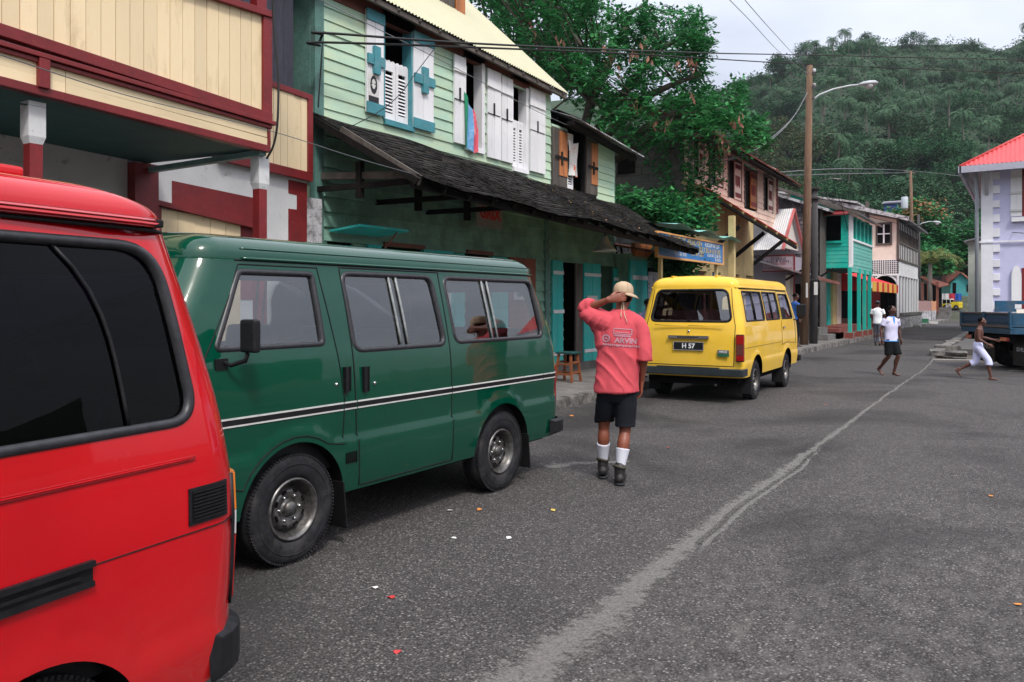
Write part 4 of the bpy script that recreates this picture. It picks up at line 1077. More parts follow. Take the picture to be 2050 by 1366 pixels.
# ================================================================== cream building with balcony
def cream_house():
 root = thing('balcony_house', 'cream and oxblood house with a boarded balcony over the pavement, behind the red van', 'house', (-7.8, 3, 0))
 XF = -5.9
 topf = lin(YZ(421, 0, XF), YZ(541, 38, XF)); botf = lin(YZ(0, 49, XF), YZ(541, 228, XF))
 fb = lin(YZ(0, 172, XF), YZ(534, 305, XF)); ye = YZ(541, 100, XF)[0]; y0 = -3.0
 b = MB().use(CREAM); vboards(b, XF, y0, ye - .10, botf, topf, .115, .03, jit=.003); pp = b.build('balcony_panel', root)
 t = MB().use(MAROON)
 def rail(f, dz0, dz1, ya, yb, x0, x1):
  t.hexa([(x0, ya, f(ya) + dz0), (x1, ya, f(ya) + dz0), (x1, yb, f(yb) + dz0), (x0, yb, f(yb) + dz0), (x0, ya, f(ya) + dz1), (x1, ya, f(ya) + dz1), (x1, yb, f(yb) + dz1), (x0, yb, f(yb) + dz1)])
 rail(botf, -.085, .0, y0, ye, XF - .05, XF + .035); rail(topf, 0, .06, y0, ye, XF - .06, XF + .05)
 t.box((XF - .05, ye - .10, botf(ye)), (XF + .03, ye, topf(ye)))
 f2 = lambda y: fb(y) + .255 + .03 * (ye - y) / ye * .6
 rail(f2, 0, .035, y0, ye + .03, XF - .08, XF + .055); rail(f2, -.035, -.005, y0, ye, XF - .05, XF + .03)
 rail(fb, -.0, .062, y0, ye - .02, XF - .06, XF + .025)
 for px in (84,):
  ya = YZ(72, 150, XF)[0]; yb = YZ(94, 150, XF)[0]; t.box((XF, ya, fb(ya) + .05), (XF + .05, yb, f2(yb)))
 t.box((XF - .03, ye - .035, fb(ye)), (XF + .02, ye - .01, f2(ye) - .03))
 yp = YZ(523, 20, XF)[0]
 t.box((XF - .09, yp - .055, topf(yp) + .06), (XF + .01, yp + .055, 6.6)); rail(topf, .34, .42, y0, yp - .055, XF - .07, XF)
 for y in (2.2, .2, -1.8): t.box((XF - .09, y - .05, topf(y) + .06), (XF + .01, y + .05, 6.6))
 t.build('balcony_trim', root, bevel=.004)
 f = MB().use(CREAM2)
 ysp = [y0, -1, .9, 1.7, 3.1, ye - .035]
 for i, (a, c) in enumerate(zip(ysp, ysp[1:])):
  for h0, h1 in ((0.06, .135), (.138, .25)):
   j = random.uniform(0, .006)
   f.hexa([(XF - .05, a, fb(a) + h0), (XF + j, a, fb(a) + h0), (XF + j, c - .004, fb(c) + h0), (XF - .05, c - .004, fb(c) + h0), (XF - .05, a, f2(a) - .25 + h1 - .01), (XF + j, a, f2(a) - .25 + h1 - .01), (XF + j, c - .004, f2(c) - .25 + h1 - .01), (XF - .05, c - .004, f2(c) - .25 + h1 - .01)])
 f.build('fascia', root)
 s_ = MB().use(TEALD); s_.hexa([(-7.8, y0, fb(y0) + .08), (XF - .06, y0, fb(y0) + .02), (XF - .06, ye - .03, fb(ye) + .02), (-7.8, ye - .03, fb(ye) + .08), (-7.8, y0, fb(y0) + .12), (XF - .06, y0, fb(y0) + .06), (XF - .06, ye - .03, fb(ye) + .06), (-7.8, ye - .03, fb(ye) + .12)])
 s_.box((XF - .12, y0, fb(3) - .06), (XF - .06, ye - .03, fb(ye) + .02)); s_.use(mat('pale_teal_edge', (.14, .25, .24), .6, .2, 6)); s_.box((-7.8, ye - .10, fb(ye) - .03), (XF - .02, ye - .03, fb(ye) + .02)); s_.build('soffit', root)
 d = MB().use(OLDWOOD); d.hexa([(-7.8, y0, fb(y0) + .2), (XF - .1, y0, fb(y0) + .2), (XF - .1, ye - .06, fb(ye) + .2), (-7.8, ye - .06, fb(ye) + .2), (-7.8, y0, fb(y0) + .24), (XF - .1, y0, fb(y0) + .24), (XF - .1, ye - .06, fb(ye) + .24), (-7.8, ye - .06, fb(ye) + .24)]); d.build('balcony_floor', root)
 for px in (521, 67):
  y, _ = YZ(px, 400, -6.02); zt = fb(y) - .03
  p = MB().use(MAROON); p.box((-6.07, y - .045, .15), (-5.98, y + .045, zt - .30)); p.use(WHITEW)
  p.box((-6.085, y - .06, zt - .25), (-5.965, y + .06, zt));
  p.hexa([(-6.07, y - .045, zt - .30), (-5.98, y - .045, zt - .30), (-5.98, y + .045, zt - .30), (-6.07, y + .045, zt - .30), (-6.085, y - .06, zt - .25), (-5.965, y - .06, zt - .25), (-5.965, y + .06, zt - .25), (-6.085, y + .06, zt - .25)])
  p.build('balcony_post', root)
 XW = -7.8
 w_ = MB().use(WHITEW); yp0 = YZ(255, 350, XW)[0]; yp1 = YZ(302, 350, XW)[0]; yE = 7.42
 w_.box((XW - .25, y0, 0), (XW, yp0, 3.1)); w_.box((XW - .25, yp1, 0), (XW, YZ(614, 400, XW)[0], 3.22)); w_.use(WHITEG); w_.box((XW - .25, YZ(614, 400, XW)[0], 0), (XW + .002, yE, 2.92))
 w_.build('street_wall', root)
 pl = MB().use(MAROON); pl.box((XW - .2, yp0, 0), (XW + .14, yp1, 3.0)); pl.build('pilaster', root)
 q = MB().use(MAROON)
 def patch(pts, dx=.006):
  P = [onx(x, y, XW) for x, y in pts]; q.prism([(XW, p.y, p.z) for p in P], (dx, 0, 0))
 patch([(344, 414), (344, 362), (510, 397), (510, 456)])
 patch([(577, 520), (577, 418), (594, 420), (594, 391), (577, 387), (577, 360), (614, 368), (614, 520)]);
 patch([(478, 600), (478, 447), (510, 455), (510, 600)], .010)
 q.build('painted_band', root)
 g = MB().use(CREAM); yA = YZ(318, 400, XW)[0]; yB = YZ(478, 440, XW)[0]; zf = lin(YZ(318, 418, XW), YZ(478, 447, XW)); vboards(g, XW + .03, yA, yB, .2, lambda y: zf(y), .2, .04); go = g.build('plank_door', root)
 l = MB().use(MAROON); a = YZ(290, 398, XW); c = YZ(510, 452, XW); l.hexa([(XW, a[0], a[1] - .05), (XW + .10, a[0], a[1] - .05), (XW + .10, c[0], c[1] - .05), (XW, c[0], c[1] - .05), (XW, a[0], a[1] + .0), (XW + .10, a[0], a[1]), (XW + .10, c[0], c[1]), (XW, c[0], c[1])])
 l.box((XW, yA - .1, .15), (XW + .05, yA, a[1] - .05)); l.build('door_frame', go)
 X2 = -7.72; bf = lin(YZ(470, 318, X2), YZ(625, 355, X2)); tf = lin(YZ(545, 170, X2), YZ(625, 198, X2)); ya, yb = YZ(440, 300, X2)[0], YZ(624, 300, X2)[0]
 v = MB().use(CREAM); vboards(v, X2, ya, yb - .07, bf, tf, .11, .03); v.build('parapet_panel', root)
 v = MB().use(MAROON)
 for f_, a_, b_ in ((bf, -.06, .05), (tf, -.03, .04)): v.hexa([(X2 - .04, ya, f_(ya) + a_), (X2 + .025, ya, f_(ya) + a_), (X2 + .025, yb, f_(yb) + a_), (X2 - .04, yb, f_(yb) + a_), (X2 - .04, ya, f_(ya) + b_), (X2 + .025, ya, f_(ya) + b_), (X2 + .025, yb, f_(yb) + b_), (X2 - .04, yb, f_(yb) + b_)])
 v.box((X2 - .04, yb - .08, bf(yb) + .05), (X2 + .028, yb, tf(yb) - .03)); v.build('parapet_trim', root, bevel=.004)
 u = MB().use(SLATE); vboards(u, -8.15, -3, 7.25, 3.3, 7.0, .16, .03); u.build('upper_wall', root)
 rf = MB().use(CORRG); corr(rf, (-5.6, -3.3, 6.5), (-5.6, 5.4, 6.5), (-12, 5.4, 9), (-12, -3.3, 9)); rf.use(SLATE); rf.box((-12, -3, 0), (-8.2, 7.2, 6.6)); rf.build('roof', root)
cream_house()
# ================================================================== pale green two-storey house
def green_house():
 root = thing('clapboard_house', 'pale green clapboard house with white shutters and a cream iron roof', 'house', (-8, 10.5, 0))
 X = -8.0; y0, y1 = 7.47, 13.72
 zA = 3.95
 def hole(pxa, pxb, pyt, pyb, ref=None):
  a = YZ(pxa, 300, X)[0]; b = YZ(pxb, 300, X)[0]; return (a, b, YZ(pxb if ref is None else ref, pyb, X)[1], YZ(pxa if ref is None else ref, pyt, X)[1])
 h1 = (YZ(766, 100, X)[0], YZ(825, 100, X)[0], YZ(800, 248, X)[1], YZ(800, 56, X)[1])
 h2 = (YZ(929, 100, X)[0], YZ(966, 100, X)[0], YZ(948, 296, X)[1], YZ(948, 122, X)[1])
 h3 = (YZ(1024, 100, X)[0], YZ(1054, 100, X)[0], YZ(1040, 338, X)[1], YZ(1040, 172, X)[1])
 ups = [h1, h2, h3]
 w_ = MB().use(GREENB); lapwall(w_, X, y0 + .1, y1, zA - .1, 5.80, ups, .172); w_.build('upper_wall', root)
 def yy(px): return YZ(px, 500, X)[0]
 lows = [(yy(655), yy(706), 1.2, 2.42), (yy(764), yy(845), .9, 2.42), (yy(930), yy(982), .9, 2.42), (yy(1126), yy(1166), .2, 2.42), (yy(1201), yy(1226), .2, 2.35)]
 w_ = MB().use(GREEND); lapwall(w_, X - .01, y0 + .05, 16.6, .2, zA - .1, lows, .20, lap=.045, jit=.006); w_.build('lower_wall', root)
 pl = MB().use(BLOCK); pl.box((X - .1, y0, 0), (X + .06, 16.6, .32)); pl.build('plinth', root)
 c = MB().use(TEALP); c.box((X - .06, y0 - .02, .1), (X + .04, y0 + .14, 6.6)); c.box((X - 3, y0 - .03, 3.2), (X - .05, y0 + .02, 7.2)); c.build('corner_board', root)
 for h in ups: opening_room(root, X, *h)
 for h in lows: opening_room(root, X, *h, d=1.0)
 for h, m1, m2 in ((h1, BLUEP, BROWN), (h2, WHITEP, BROWN), (h3, WHITEP, BROWN)):
  f = MB().use(m1); f.box((X - .12, h[0] - .02, h[2]), (X + .03, h[0] + .02, h[3])); f.box((X - .14, h[1] - .07, h[2]), (X + .04, h[1] + .02, h[3])); f.box((X - .12, h[0], h[2] - .08), (X + .06, h[1], h[2])); f.use(m2); f.box((X - .1, h[0] - .05, h[3] - .02), (X + .03, h[1] + .05, h[3] + .28)); f.build('window_frame', root)
 jalousie(root, X - .02, h1[0] + .02, h1[1] - .07, h1[2], YZ(800, 133, X)[1], WHITEP)
 jalousie(root, X - .02, h3[0] + .02, h3[1] - .07, h3[2], YZ(1040, 246, X)[1], WHITEP)
 def sh(px0, px1, pt0, pb0, **k):
  a = YZ(px0, 100, -7.95)[0]; b = YZ(px1, 100, -7.95)[0]; pm = (px0 + px1) / 2; return shutter('shutter', root, a, b, YZ(pm, pb0, -7.95)[1], YZ(pm, pt0, -7.95)[1], **k)
 s1 = sh(733, 767, 25, 228, ends=BLUEP, cross=BLUEP); s2 = sh(827, 867, 72, 260, ends=BLUEP, cross=BLUEP)
 for a in ((909, 932, 113, 288), (976, 1002, 142, 318), (1004, 1026, 156, 325), (1061, 1091, 182, 346)):
  o = sh(*a); yA = YZ(a[0], 100, -7.93)[0]; yB = YZ(a[1], 100, -7.93)[0]; zm = (YZ((a[0] + a[1]) / 2, a[2], -7.93)[1] + YZ((a[0] + a[1]) / 2, a[3], -7.93)[1]) / 2
  e = MB().use(INK); yc = (yA + yB) / 2; e.box((-7.935, yc - .012, zm - .02), (-7.91, yc + .012, zm + .2)); e.box((-7.935, yA + .01, zm - .005), (-7.922, yB - .01, zm + .006)); e.build('shutter_latch', o); e = MB().use(WHITEP); e.box((-7.935, yA - .004, zm + .46), (-7.91, yB + .004, zm + .60)); e.build('shutter_rail', o)
 yA = YZ(737, 150, -7.93)[0]; yB = YZ(759, 150, -7.93)[0]; zT = YZ(748, 147, -7.93)[1]; zB = YZ(748, 208, -7.93)[1]
 n_ = MB().use(PAPER); n_.box((-7.936, yA, zB), (-7.929, yB, zT)); no = n_.build('notice', s1)
 k = MB().use(INK); yc = (yA + yB) / 2; w2 = (yB - yA) / 2; hh = zT - zB
 k.box((-7.929, yA + .01, zB + .01), (-7.926, yB - .01, zB + hh * .24))
 zc = zB + hh * .62
 ring = lambda r0, r1, ry, dz: [(yc + r0 * math.cos(t), zc + dz + ry * math.sin(t)) for t in [i * math.pi / 10 for i in range(21)]]
 for i in range(24):
  t0 = math.pi * 2 * i / 24; t1 = math.pi * 2 * (i + 1) / 24; ro = w2 * .62; ri = w2 * (.40 if math.sin((t0 + t1) / 2) > -.3 else .30); ho = hh * .30; hi = hh * (.20 if math.sin((t0 + t1) / 2) > 0 else .14)
  P = [(-7.9285, yc + ri * math.cos(t0), zc + hi * math.sin(t0)), (-7.9285, yc + ro * math.cos(t0), zc + ho * math.sin(t0)), (-7.9285, yc + ro * math.cos(t1), zc + ho * math.sin(t1)), (-7.9285, yc + ri * math.cos(t1), zc + hi * math.sin(t1))]
  k.prism(P, (.002, 0, 0))
 for dy in (-.35, .25): k.box((-7.9285, yc + w2 * dy - .01, zc + hh * .02), (-7.927, yc + w2 * dy + .015, zc + hh * .05))
 k.build('ink_drawing', no)
 r_ = MB().use(CORRC, True); ze = 5.86; xe = -7.72; ya, yb = 7.1, 13.95
 ef = lin(YZ(773, 0, xe), YZ(1136, 187, xe))
 corr(r_, (xe, ya, ef(ya)), (xe, yb, ef(yb)), (-11.4, yb, ef(yb) + 3.5), (-11.4, ya, ef(ya) + 3.5), nr=4)
 r_.use(CORRC); corr(r_, (-15.1, ya, ef(ya)), (-15.1, yb, ef(yb)), (-11.4, yb, ef(yb) + 3.5), (-11.4, ya, ef(ya) + 3.5), nr=2)
 r_.build('roof', root)
 ff = MB().use(OLDWOOD); ff.hexa([(xe - .08, ya, ef(ya) - .10), (xe - .03, ya, ef(ya) - .10), (xe - .03, yb, ef(yb) - .10), (xe - .08, yb, ef(yb) - .10), (xe - .08, ya, ef(ya) - .02), (xe - .03, ya, ef(ya) - .02), (xe - .03, yb, ef(yb) - .02), (xe - .08, yb, ef(yb) - .02)])
 for i in range(14): y = ya + .3 + i * .49; ff.bar((-8.0, y, ef(y) - .06 + .28), (xe - .02, y, ef(y) - .07), .05, .07)
 ff.use(BROWN); ff.box((-8.0, y0 + .1, 5.70), (-7.97, y1, 5.90)); ff.build('eaves_board', root)
 g = MB().use(GREENB)
 for yy_ in (y0, y1 - .04):
  g.prism([(X, yy_, 0), (X, yy_, 5.85), (-11.4, yy_, ef(yb) + 3.35), (-14.8, yy_, 5.85), (-14.8, yy_, 0)], (0, .04, 0))
 g.build('gable_wall', root)
 dm = MB().use(DKWOOD); p0 = onx(882, -6, -9.1); p1 = onx(931, 38, -9.1); ya_, yb_ = p0.y, p1.y; zz = p1.z
 dm.box((-10.6, ya_ - .5, zz), (-9.12, yb_, zz + 1.4)); dm.use(ORANGE); dm.box((-9.12, yb_ - .30, zz), (-9.08, yb_ - .02, zz + 1.3)); dm.box((-9.12, ya_ - .5, zz - .03), (-9.06, yb_ + .03, zz + .03)); dm.use(OLDWOOD); vboards(dm, -9.09, ya_ - .4, yb_ - .34, zz, zz + 1.3, .12, .03); dm.build('dormer', root)
 return root
gh = green_house()
def wing():
 root = thing('clapboard_wing', 'lower pale green wing with varnished orange shutters under a grey iron roof', 'house', (-8, 15.2, 0))
 X = -8.0; y0, y1 = 13.76, 16.62
 h = (YZ(1135, 300, X)[0], YZ(1171, 300, X)[0], YZ(1152, 384, X)[1], YZ(1152, 262, X)[1])
 w_ = MB().use(GREENB); ef = lin(YZ(1100, 206, -7.6), YZ(1256, 297, -7.6))
 lapwall(w_, X, y0, y1, 3.85, 5.15, [h], .155); w_.build('wall', root)
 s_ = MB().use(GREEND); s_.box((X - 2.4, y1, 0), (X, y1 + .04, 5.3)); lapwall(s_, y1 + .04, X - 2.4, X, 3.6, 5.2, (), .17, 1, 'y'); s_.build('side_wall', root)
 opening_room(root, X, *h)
 f = MB().use(DKWOOD); f.box((X - .05, h[0] - .05, h[3]), (X + .03, h[1] + .05, h[3] + .12)); f.box((X - .05, h[1] - .1, h[2]), (X + .03, h[1], h[3])); f.box((X, h[0] - .4, h[2] - .1), (X + .1, h[1] + .35, h[2])); f.build('window_frame', root)
 jalousie(root, X - .005, h[0], h[0] + .28, h[2], h[3] - .1, WHITEP, False, leaves=1)
 for a, b, t, c in ((1106, 1134, 258, 374), (1173, 1195, 282, 390)):
  ya = YZ(a, 300, -7.96)[0]; yb = YZ(b, 300, -7.96)[0]; pm = (a + b) / 2; z0 = YZ(pm, c, -7.96)[1]; z1 = YZ(pm, t, -7.96)[1]
  e = MB().use(OLDWOOD); e.box((-7.99, ya, z0), (-7.94, yb, z1)); e.use(ORANGE); e.box((-7.94, ya + (yb - ya) * .38, z0 + .22), (-7.925, yb - .01, z1 - .05)); e.use(DKWOOD); e.box((-7.925, ya + .06, (z0 + z1) / 2 - .03), (-7.905, yb - .03, (z0 + z1) / 2 + .03)); e.box((-7.925, (ya + yb) / 2, (z0 + z1) / 2 - .15), (-7.90, (ya + yb) / 2 + .05, (z0 + z1) / 2 + .12)); e.build('shutter', root, bevel=.004)
 r_ = MB().use(CORRG, True); ya, yb = 13.96, 17.0; dz = 1.15
 corr(r_, (-7.6, ya, ef(ya)), (-7.6, yb, ef(yb)), (-10.6, yb, ef(yb) + dz), (-10.6, ya, ef(ya) + dz))
 r_.use(WHITEG); corr(r_, (-7.42, ya, ef(ya) - .09), (-7.42, yb, ef(yb) - .09), (-7.62, yb, ef(yb) - .005), (-7.62, ya, ef(ya) - .005)); r_.build('roof', root)
 e = MB().use(DKWOOD); e.hexa([(-7.75, ya, ef(ya) - .16), (-7.6, ya, ef(ya) - .16), (-7.6, yb, ef(yb) - .16), (-7.75, yb, ef(yb) - .16), (-7.75, ya, ef(ya) - .07), (-7.6, ya, ef(ya) - .07), (-7.6, yb, ef(yb) - .07), (-7.75, yb, ef(yb) - .07)]); e.build('eaves_board', root)
 c = MB().use(mat('printed_cloth_white', (.72, .70, .68), .8, .1, 4, dirt=(.75, .15, .05), dirtamt=1, dscale=5, dpos=(.56, .58)))
 yA = YZ(1140, 300, -7.9)[0]; yB = YZ(1160, 300, -7.9)[0]; z1 = YZ(1150, 282, -7.9)[1]; z0 = YZ(1150, 352, -7.9)[1]
 c.grid(lambda u, v: (-7.93 + .03 * math.sin(u * 9 + v * 3), lerp(yA, yB, u), lerp(z1, z0, v) - .05 * math.sin(u * math.pi) * (1 - v)), 16, 16); o = c.build('hanging_cloth'); setp(o, 'white cloth with orange print hung in the window between varnished shutters', 'cloth')
wing()
c = MB().use(mat('pink_cloth', (.72, .09, .14), .8, .1, 5, dirt=(.85, .5, .5), dirtamt=.8, dscale=6));
def _cl(y0p, y1p, f0, f1, mname, zt, zb_, x=-7.90):
 pass
yA = YZ(930, 250, -7.92)[0]; yB = YZ(958, 250, -7.92)[0]; zt = YZ(932, 184, -7.92)[1]; zb_ = YZ(940, 302, -7.92)[1]
c = MB(); mm = [mat('cloth_green', (.01, .25, .12), .8, .1, 5), mat('cloth_blue', (.13, .35, .62), .8, .15, 5, dirt=(.5, .6, .75), dirtamt=.8, dscale=7), mat('pink_cloth', (.72, .09, .14), .8, .1, 5, dirt=(.85, .5, .5), dirtamt=.8, dscale=6)]
def clf(u, v):
 top = lerp(zt, zt - .42, u); return (-7.93 + .025 * math.sin(u * 11 + v * 2) + .02 * v, lerp(yA, yB, u) + .03 * math.sin(v * 5) * u, lerp(top, zb_ + .03 * math.sin(u * 7), v))
for a, b, mi_ in ((0, .25, 0), (.25, .58, 1), (.58, 1.0, 2)):
 c.use(mm[mi_], True); c.grid(lambda u, v: clf(lerp(a, b, u), v), 8, 18)
setp(c.build('hanging_cloth'), 'green, blue and pink cloth hanging out of the open window between white shutters', 'cloth')
# ================================================================== shingled awning over the pavement
def awning():
 root = thing('shingle_awning', 'long sagging awning of black wooden shingles over the pavement', 'awning', (-8, 12, 0))
 wl = [onx(612, 220, -7.98), onx(900, 303, -7.98), onx(1085, 366, -7.98), onx(1232, 408, -7.98)]
 a0 = Vector((-7.98, 7.42, 4.07));
 wz = lin((wl[0].y, wl[0].z), (wl[3].y, wl[3].z)); XFr = -6.08
 fz = lin(YZ(825, 352, XFr), YZ(1390, 497, XFr)); ys0, ys1 = 7.35, 16.95
 def S(u, v):   # u along, v from wall (0) to front (1)
  y = lerp(ys0, ys1, u); zt = wz(y); zf = fz(y) ; sag = -.05 * math.sin(v * math.pi) - .05 * math.sin(u * 7.5) * v * .6 - .02 * math.sin(u * 23)
  return Vector((lerp(-7.98, XFr, v), y + .06 * math.sin(v * 3), lerp(zt, zf, v) + sag))
 rows = 19; b = MB()
 for r_ in range(rows):
  v0 = r_ / rows; v1 = min(1.02, (r_ + 1.75) / rows); y = 0.0
  while y < 1.0:
   wv = random.uniform(.007, .017); j = random.uniform(-.012, .015)
   if random.random() < .985:
    a = S(y, v0); c_ = S(min(1, y + wv), v0); d = S(y, v1 + j); e = S(min(1, y + wv), v1 + j); lift = .02 + random.uniform(0, .012); tk = .012
    up = Vector((0, 0, 1)); b.use(random.choice(SHING + SHING[:3]))
    sk = Vector((0, .0022, 0))
    b.hexa([a + sk, c_ - sk, e - sk + up * lift, d + sk + up * lift, a + sk + up * tk * .4, c_ - sk + up * tk * .4, e - sk + up * (lift + tk), d + sk + up * (lift + tk)])
   y += wv
 b.build('shingles', root)
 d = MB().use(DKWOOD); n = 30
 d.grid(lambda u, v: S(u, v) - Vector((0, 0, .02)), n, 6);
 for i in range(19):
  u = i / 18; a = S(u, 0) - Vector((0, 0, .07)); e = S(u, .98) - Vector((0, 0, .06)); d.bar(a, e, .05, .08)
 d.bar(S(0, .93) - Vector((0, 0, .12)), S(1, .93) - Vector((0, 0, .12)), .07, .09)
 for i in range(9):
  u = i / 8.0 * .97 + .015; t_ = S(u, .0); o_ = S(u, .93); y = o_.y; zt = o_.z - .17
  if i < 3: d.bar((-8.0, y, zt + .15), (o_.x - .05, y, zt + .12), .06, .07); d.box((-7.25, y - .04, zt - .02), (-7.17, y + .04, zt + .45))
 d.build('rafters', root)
 h = MB().use(OLDWOOD); h.bar(onx(682, 262, -7.4), S(0, 1) + Vector((-.02, .03, -.03)), .04, .12); h.bar((-8.2, 7.6, 3.28), (-6.3, 7.5, 3.12), .07, .09); h.build('barge_board', root)
 lf = MB()
 LY = [mat('dry_leaf', (.42, .22, .10), .7, .2, 9), mat('yellow_leaf', (.65, .40, .06), .7, .2, 9)]
 for i in range(170):
  u = random.uniform(.35, 1) ** .7; v = random.random(); p = S(min(u, .995), v) + Vector((0, 0, .04)); lf.use(random.choice(LY)); a = random.random() * 6; s_ = random.uniform(.012, .035)
  dx = Vector((math.cos(a), math.sin(a), random.uniform(-.3, .5))) * s_; dy = Vector((-math.sin(a), math.cos(a), 0)) * s_ * .5; lf.add([p - dx, p - dy, p + dx, p + dy], [(0, 1, 2, 3)])
 o = lf.build('fallen_leaves'); o['kind'] = 'stuff'; o['label'] = 'dry leaves scattered over the shingle awning'
 return S
AWN = awning()
# ================================================================== shop front things on the green house
X = -8.0
def yX(px, X_=-8.0): return YZ(px, 500, X_)[0]
def turq(name, px0, px1, z0, z1, x=-7.955, m=TURQ, straps=True, note=None, label=None, root=gh):
 a, b_ = yX(px0, x), yX(px1, x); b = MB().use(m); vboards(b, x + .02, a, b_, z0, z1, (b_ - a) / 2.02, .045); o = b.build(name, root, bevel=.004)
 if straps:
  for z in (z0 + .22, (z0 + z1) / 2 + .02, z1 - .25): e = MB().use(WHITEP); e.box((x + .02, a + .01, z - .035), (x + .035, b_ + (.02 if z < z1 - .3 else 0), z + .035)); e.build('shutter_strap', o)
 if note:
  nz0, nz1, w0, w1 = note; n_ = MB().use(PAPER); n_.box((x + .036, lerp(a, b_, w0), nz0), (x + .041, lerp(a, b_, w1), nz1)); n_.build('paper_notice', o)
 return o
turq('shutter', 735, 763, 1.0, 2.40, straps=False, note=(1.52, 1.78, .05, .9))
turq('shutter', 847, 908, 1.0, 2.40, straps=False, note=(1.50, 1.72, .1, .85))
turq('shutter', 909, 929, 1.0, 2.38, straps=False)
turq('shutter', 984, 1016, 1.0, 2.38, straps=False)
turq('shutter', 1105, 1126, .32, 2.42);
turq('shutter', 1168, 1201, .32, 2.42, note=(1.35, 1.72, .12, .75)); turq('shutter', 1227, 1257, .32, 2.36)
db = turq('plank_door', 1018, 1071, .35, 2.40, m=mat('rust_brown_door', (.24, .06, .03), .7, .2, 4, stretch=(1, 1, .2)), straps=False)
n_ = MB().use(PAPER); a = yX(1022); n_.box((-7.93, a, 1.62), (-7.92, a + .55, 2.2)); no = n_.build('paper_notice', db)
put_text('C.C', .17, INK, no, frame((-7.918, a + .27, 2.08), (0, 1, 0), (0, 0, 1), (1, 0, 0)), world=True, bold=.004)
put_text('Rentals', .125, INK, no, frame((-7.918, a + .27, 1.72), (0, 1, 0), (0, 0, 1), (1, 0, 0)), world=True, bold=.003)
hd = MB().use(BROWN)
for p0, p1 in ((764, 845), (930, 982)): hd.box((-8.0, yX(p0), 2.40), (-7.93, yX(p1), 2.46))
hd.use(TEALP); hd.box((-8.0, yX(1088), .2), (-7.95, yX(1096), 3.2)); hd.use(OLDWOOD); hd.box((-8.0, yX(1150), .3), (-7.97, yX(1166), 2.4)); hd.build('door_head', gh)
sg_ = MB().use(mat('sign_board_grey', (.28, .25, .23), .7, .15, 6, dirt=(.08, .07, .06), dirtamt=.6)); Xs = -7.55; a = onx(955, 423, Xs); b_ = onx(1006, 460, Xs)
sg_.box((Xs - .03, a.y, b_.z), (Xs, b_.y, b_.z + .42)); so = sg_.build('shop_sign'); setp(so, 'small grey board lettered GRIX hanging under the shingle awning', 'sign')
ROOTM[so.name] = Matrix.Identity(4)
put_text('GRIX', .26, REDP, so, frame((Xs + .002, (a.y + b_.y) / 2, b_.z + .23), (0, 1, -.02), (0, 0, 1), (1, 0, 0)), world=True, bold=.012)
hk = MB().use(DKWOOD, True)
for t in (.15, .85): hk.tube([(Xs - .015, lerp(a.y, b_.y, t), b_.z + .42), (Xs - .015, lerp(a.y, b_.y, t), b_.z + .75)], .006, 5)
hk.build('hanger', so)
fl = thing('counter_flap', 'turquoise counter flap propped open by a thin stick over the shop window', 'flap', (-7.8, 9, 2.4))
b = MB().use(TURQ); p = onx(660, 458, -7.95); q = onx(740, 430, -7.2); b.hexa([(-7.96, p.y, 2.52), (-7.96, p.y + 1.0, 2.52), (-7.40, p.y + 1.0, 2.57), (-7.40, p.y, 2.57), (-7.96, p.y, 2.55), (-7.96, p.y + 1.0, 2.55), (-7.40, p.y + 1.0, 2.60), (-7.40, p.y, 2.60)]); b.build('flap_board', fl)
b = MB().use(BROWN); b.bar((-7.45, p.y + .8, 2.55), (-7.95, p.y + .62, 1.9), .02); b.build('prop_stick', fl)
hp = onx(1211, 504, -6.9); sp_ = thing('lamp_shade', 'white bell-shaped metal lamp shade hanging below the awning', 'lamp shade', tuple(hp))
TIN = mat('enamelled_tin', (.55, .55, .53), .4, .08, 9, dirt=(.2, .17, .13), dirtamt=.5, dscale=9)
b = MB().use(TIN, True); k_ = .235
b.lathe([(k_, 0), (k_ * 1.0, .012), (k_ * .86, .05), (k_ * .58, .11), (k_ * .36, .19), (k_ * .26, .27), (k_ * .22, .30), (0, .31)], c=hp, n=32); b.lathe([(k_ * .97, .003), (k_ * .8, .05), (k_ * .5, .12), (k_ * .3, .2), (0, .25)], c=hp, n=32); b.build('bell', sp_)
b = MB().use(DKWOOD, True); b.tube([hp + Vector((0, 0, .3)), hp + Vector((-.02, 0, .62))], .015, 6); b.build('hanging_rod', sp_)
for i, (px, py) in enumerate(((1115, 432), (1175, 450))):
 p = onx(px, py, -6.5); b = MB().use(CLR_L, True); b.lathe([(0, -.07), (.025, -.06), (.034, -.03), (.022, .01), (.014, .03)], c=p, n=14); b.use(DARKPL, True); b.lathe([(.018, .03), (.018, .09), (0, .09)], c=p, n=10); b.tube([p + Vector((0, 0, .09)), p + Vector((0, 0, .3))], .004, 5)
 setp(b.build('light_bulb'), ['bare light bulb under the awning, nearer the shop sign', 'bare light bulb under the awning, nearer the bell-shaped shade'][i], 'light bulb', 'light bulbs under the awning')
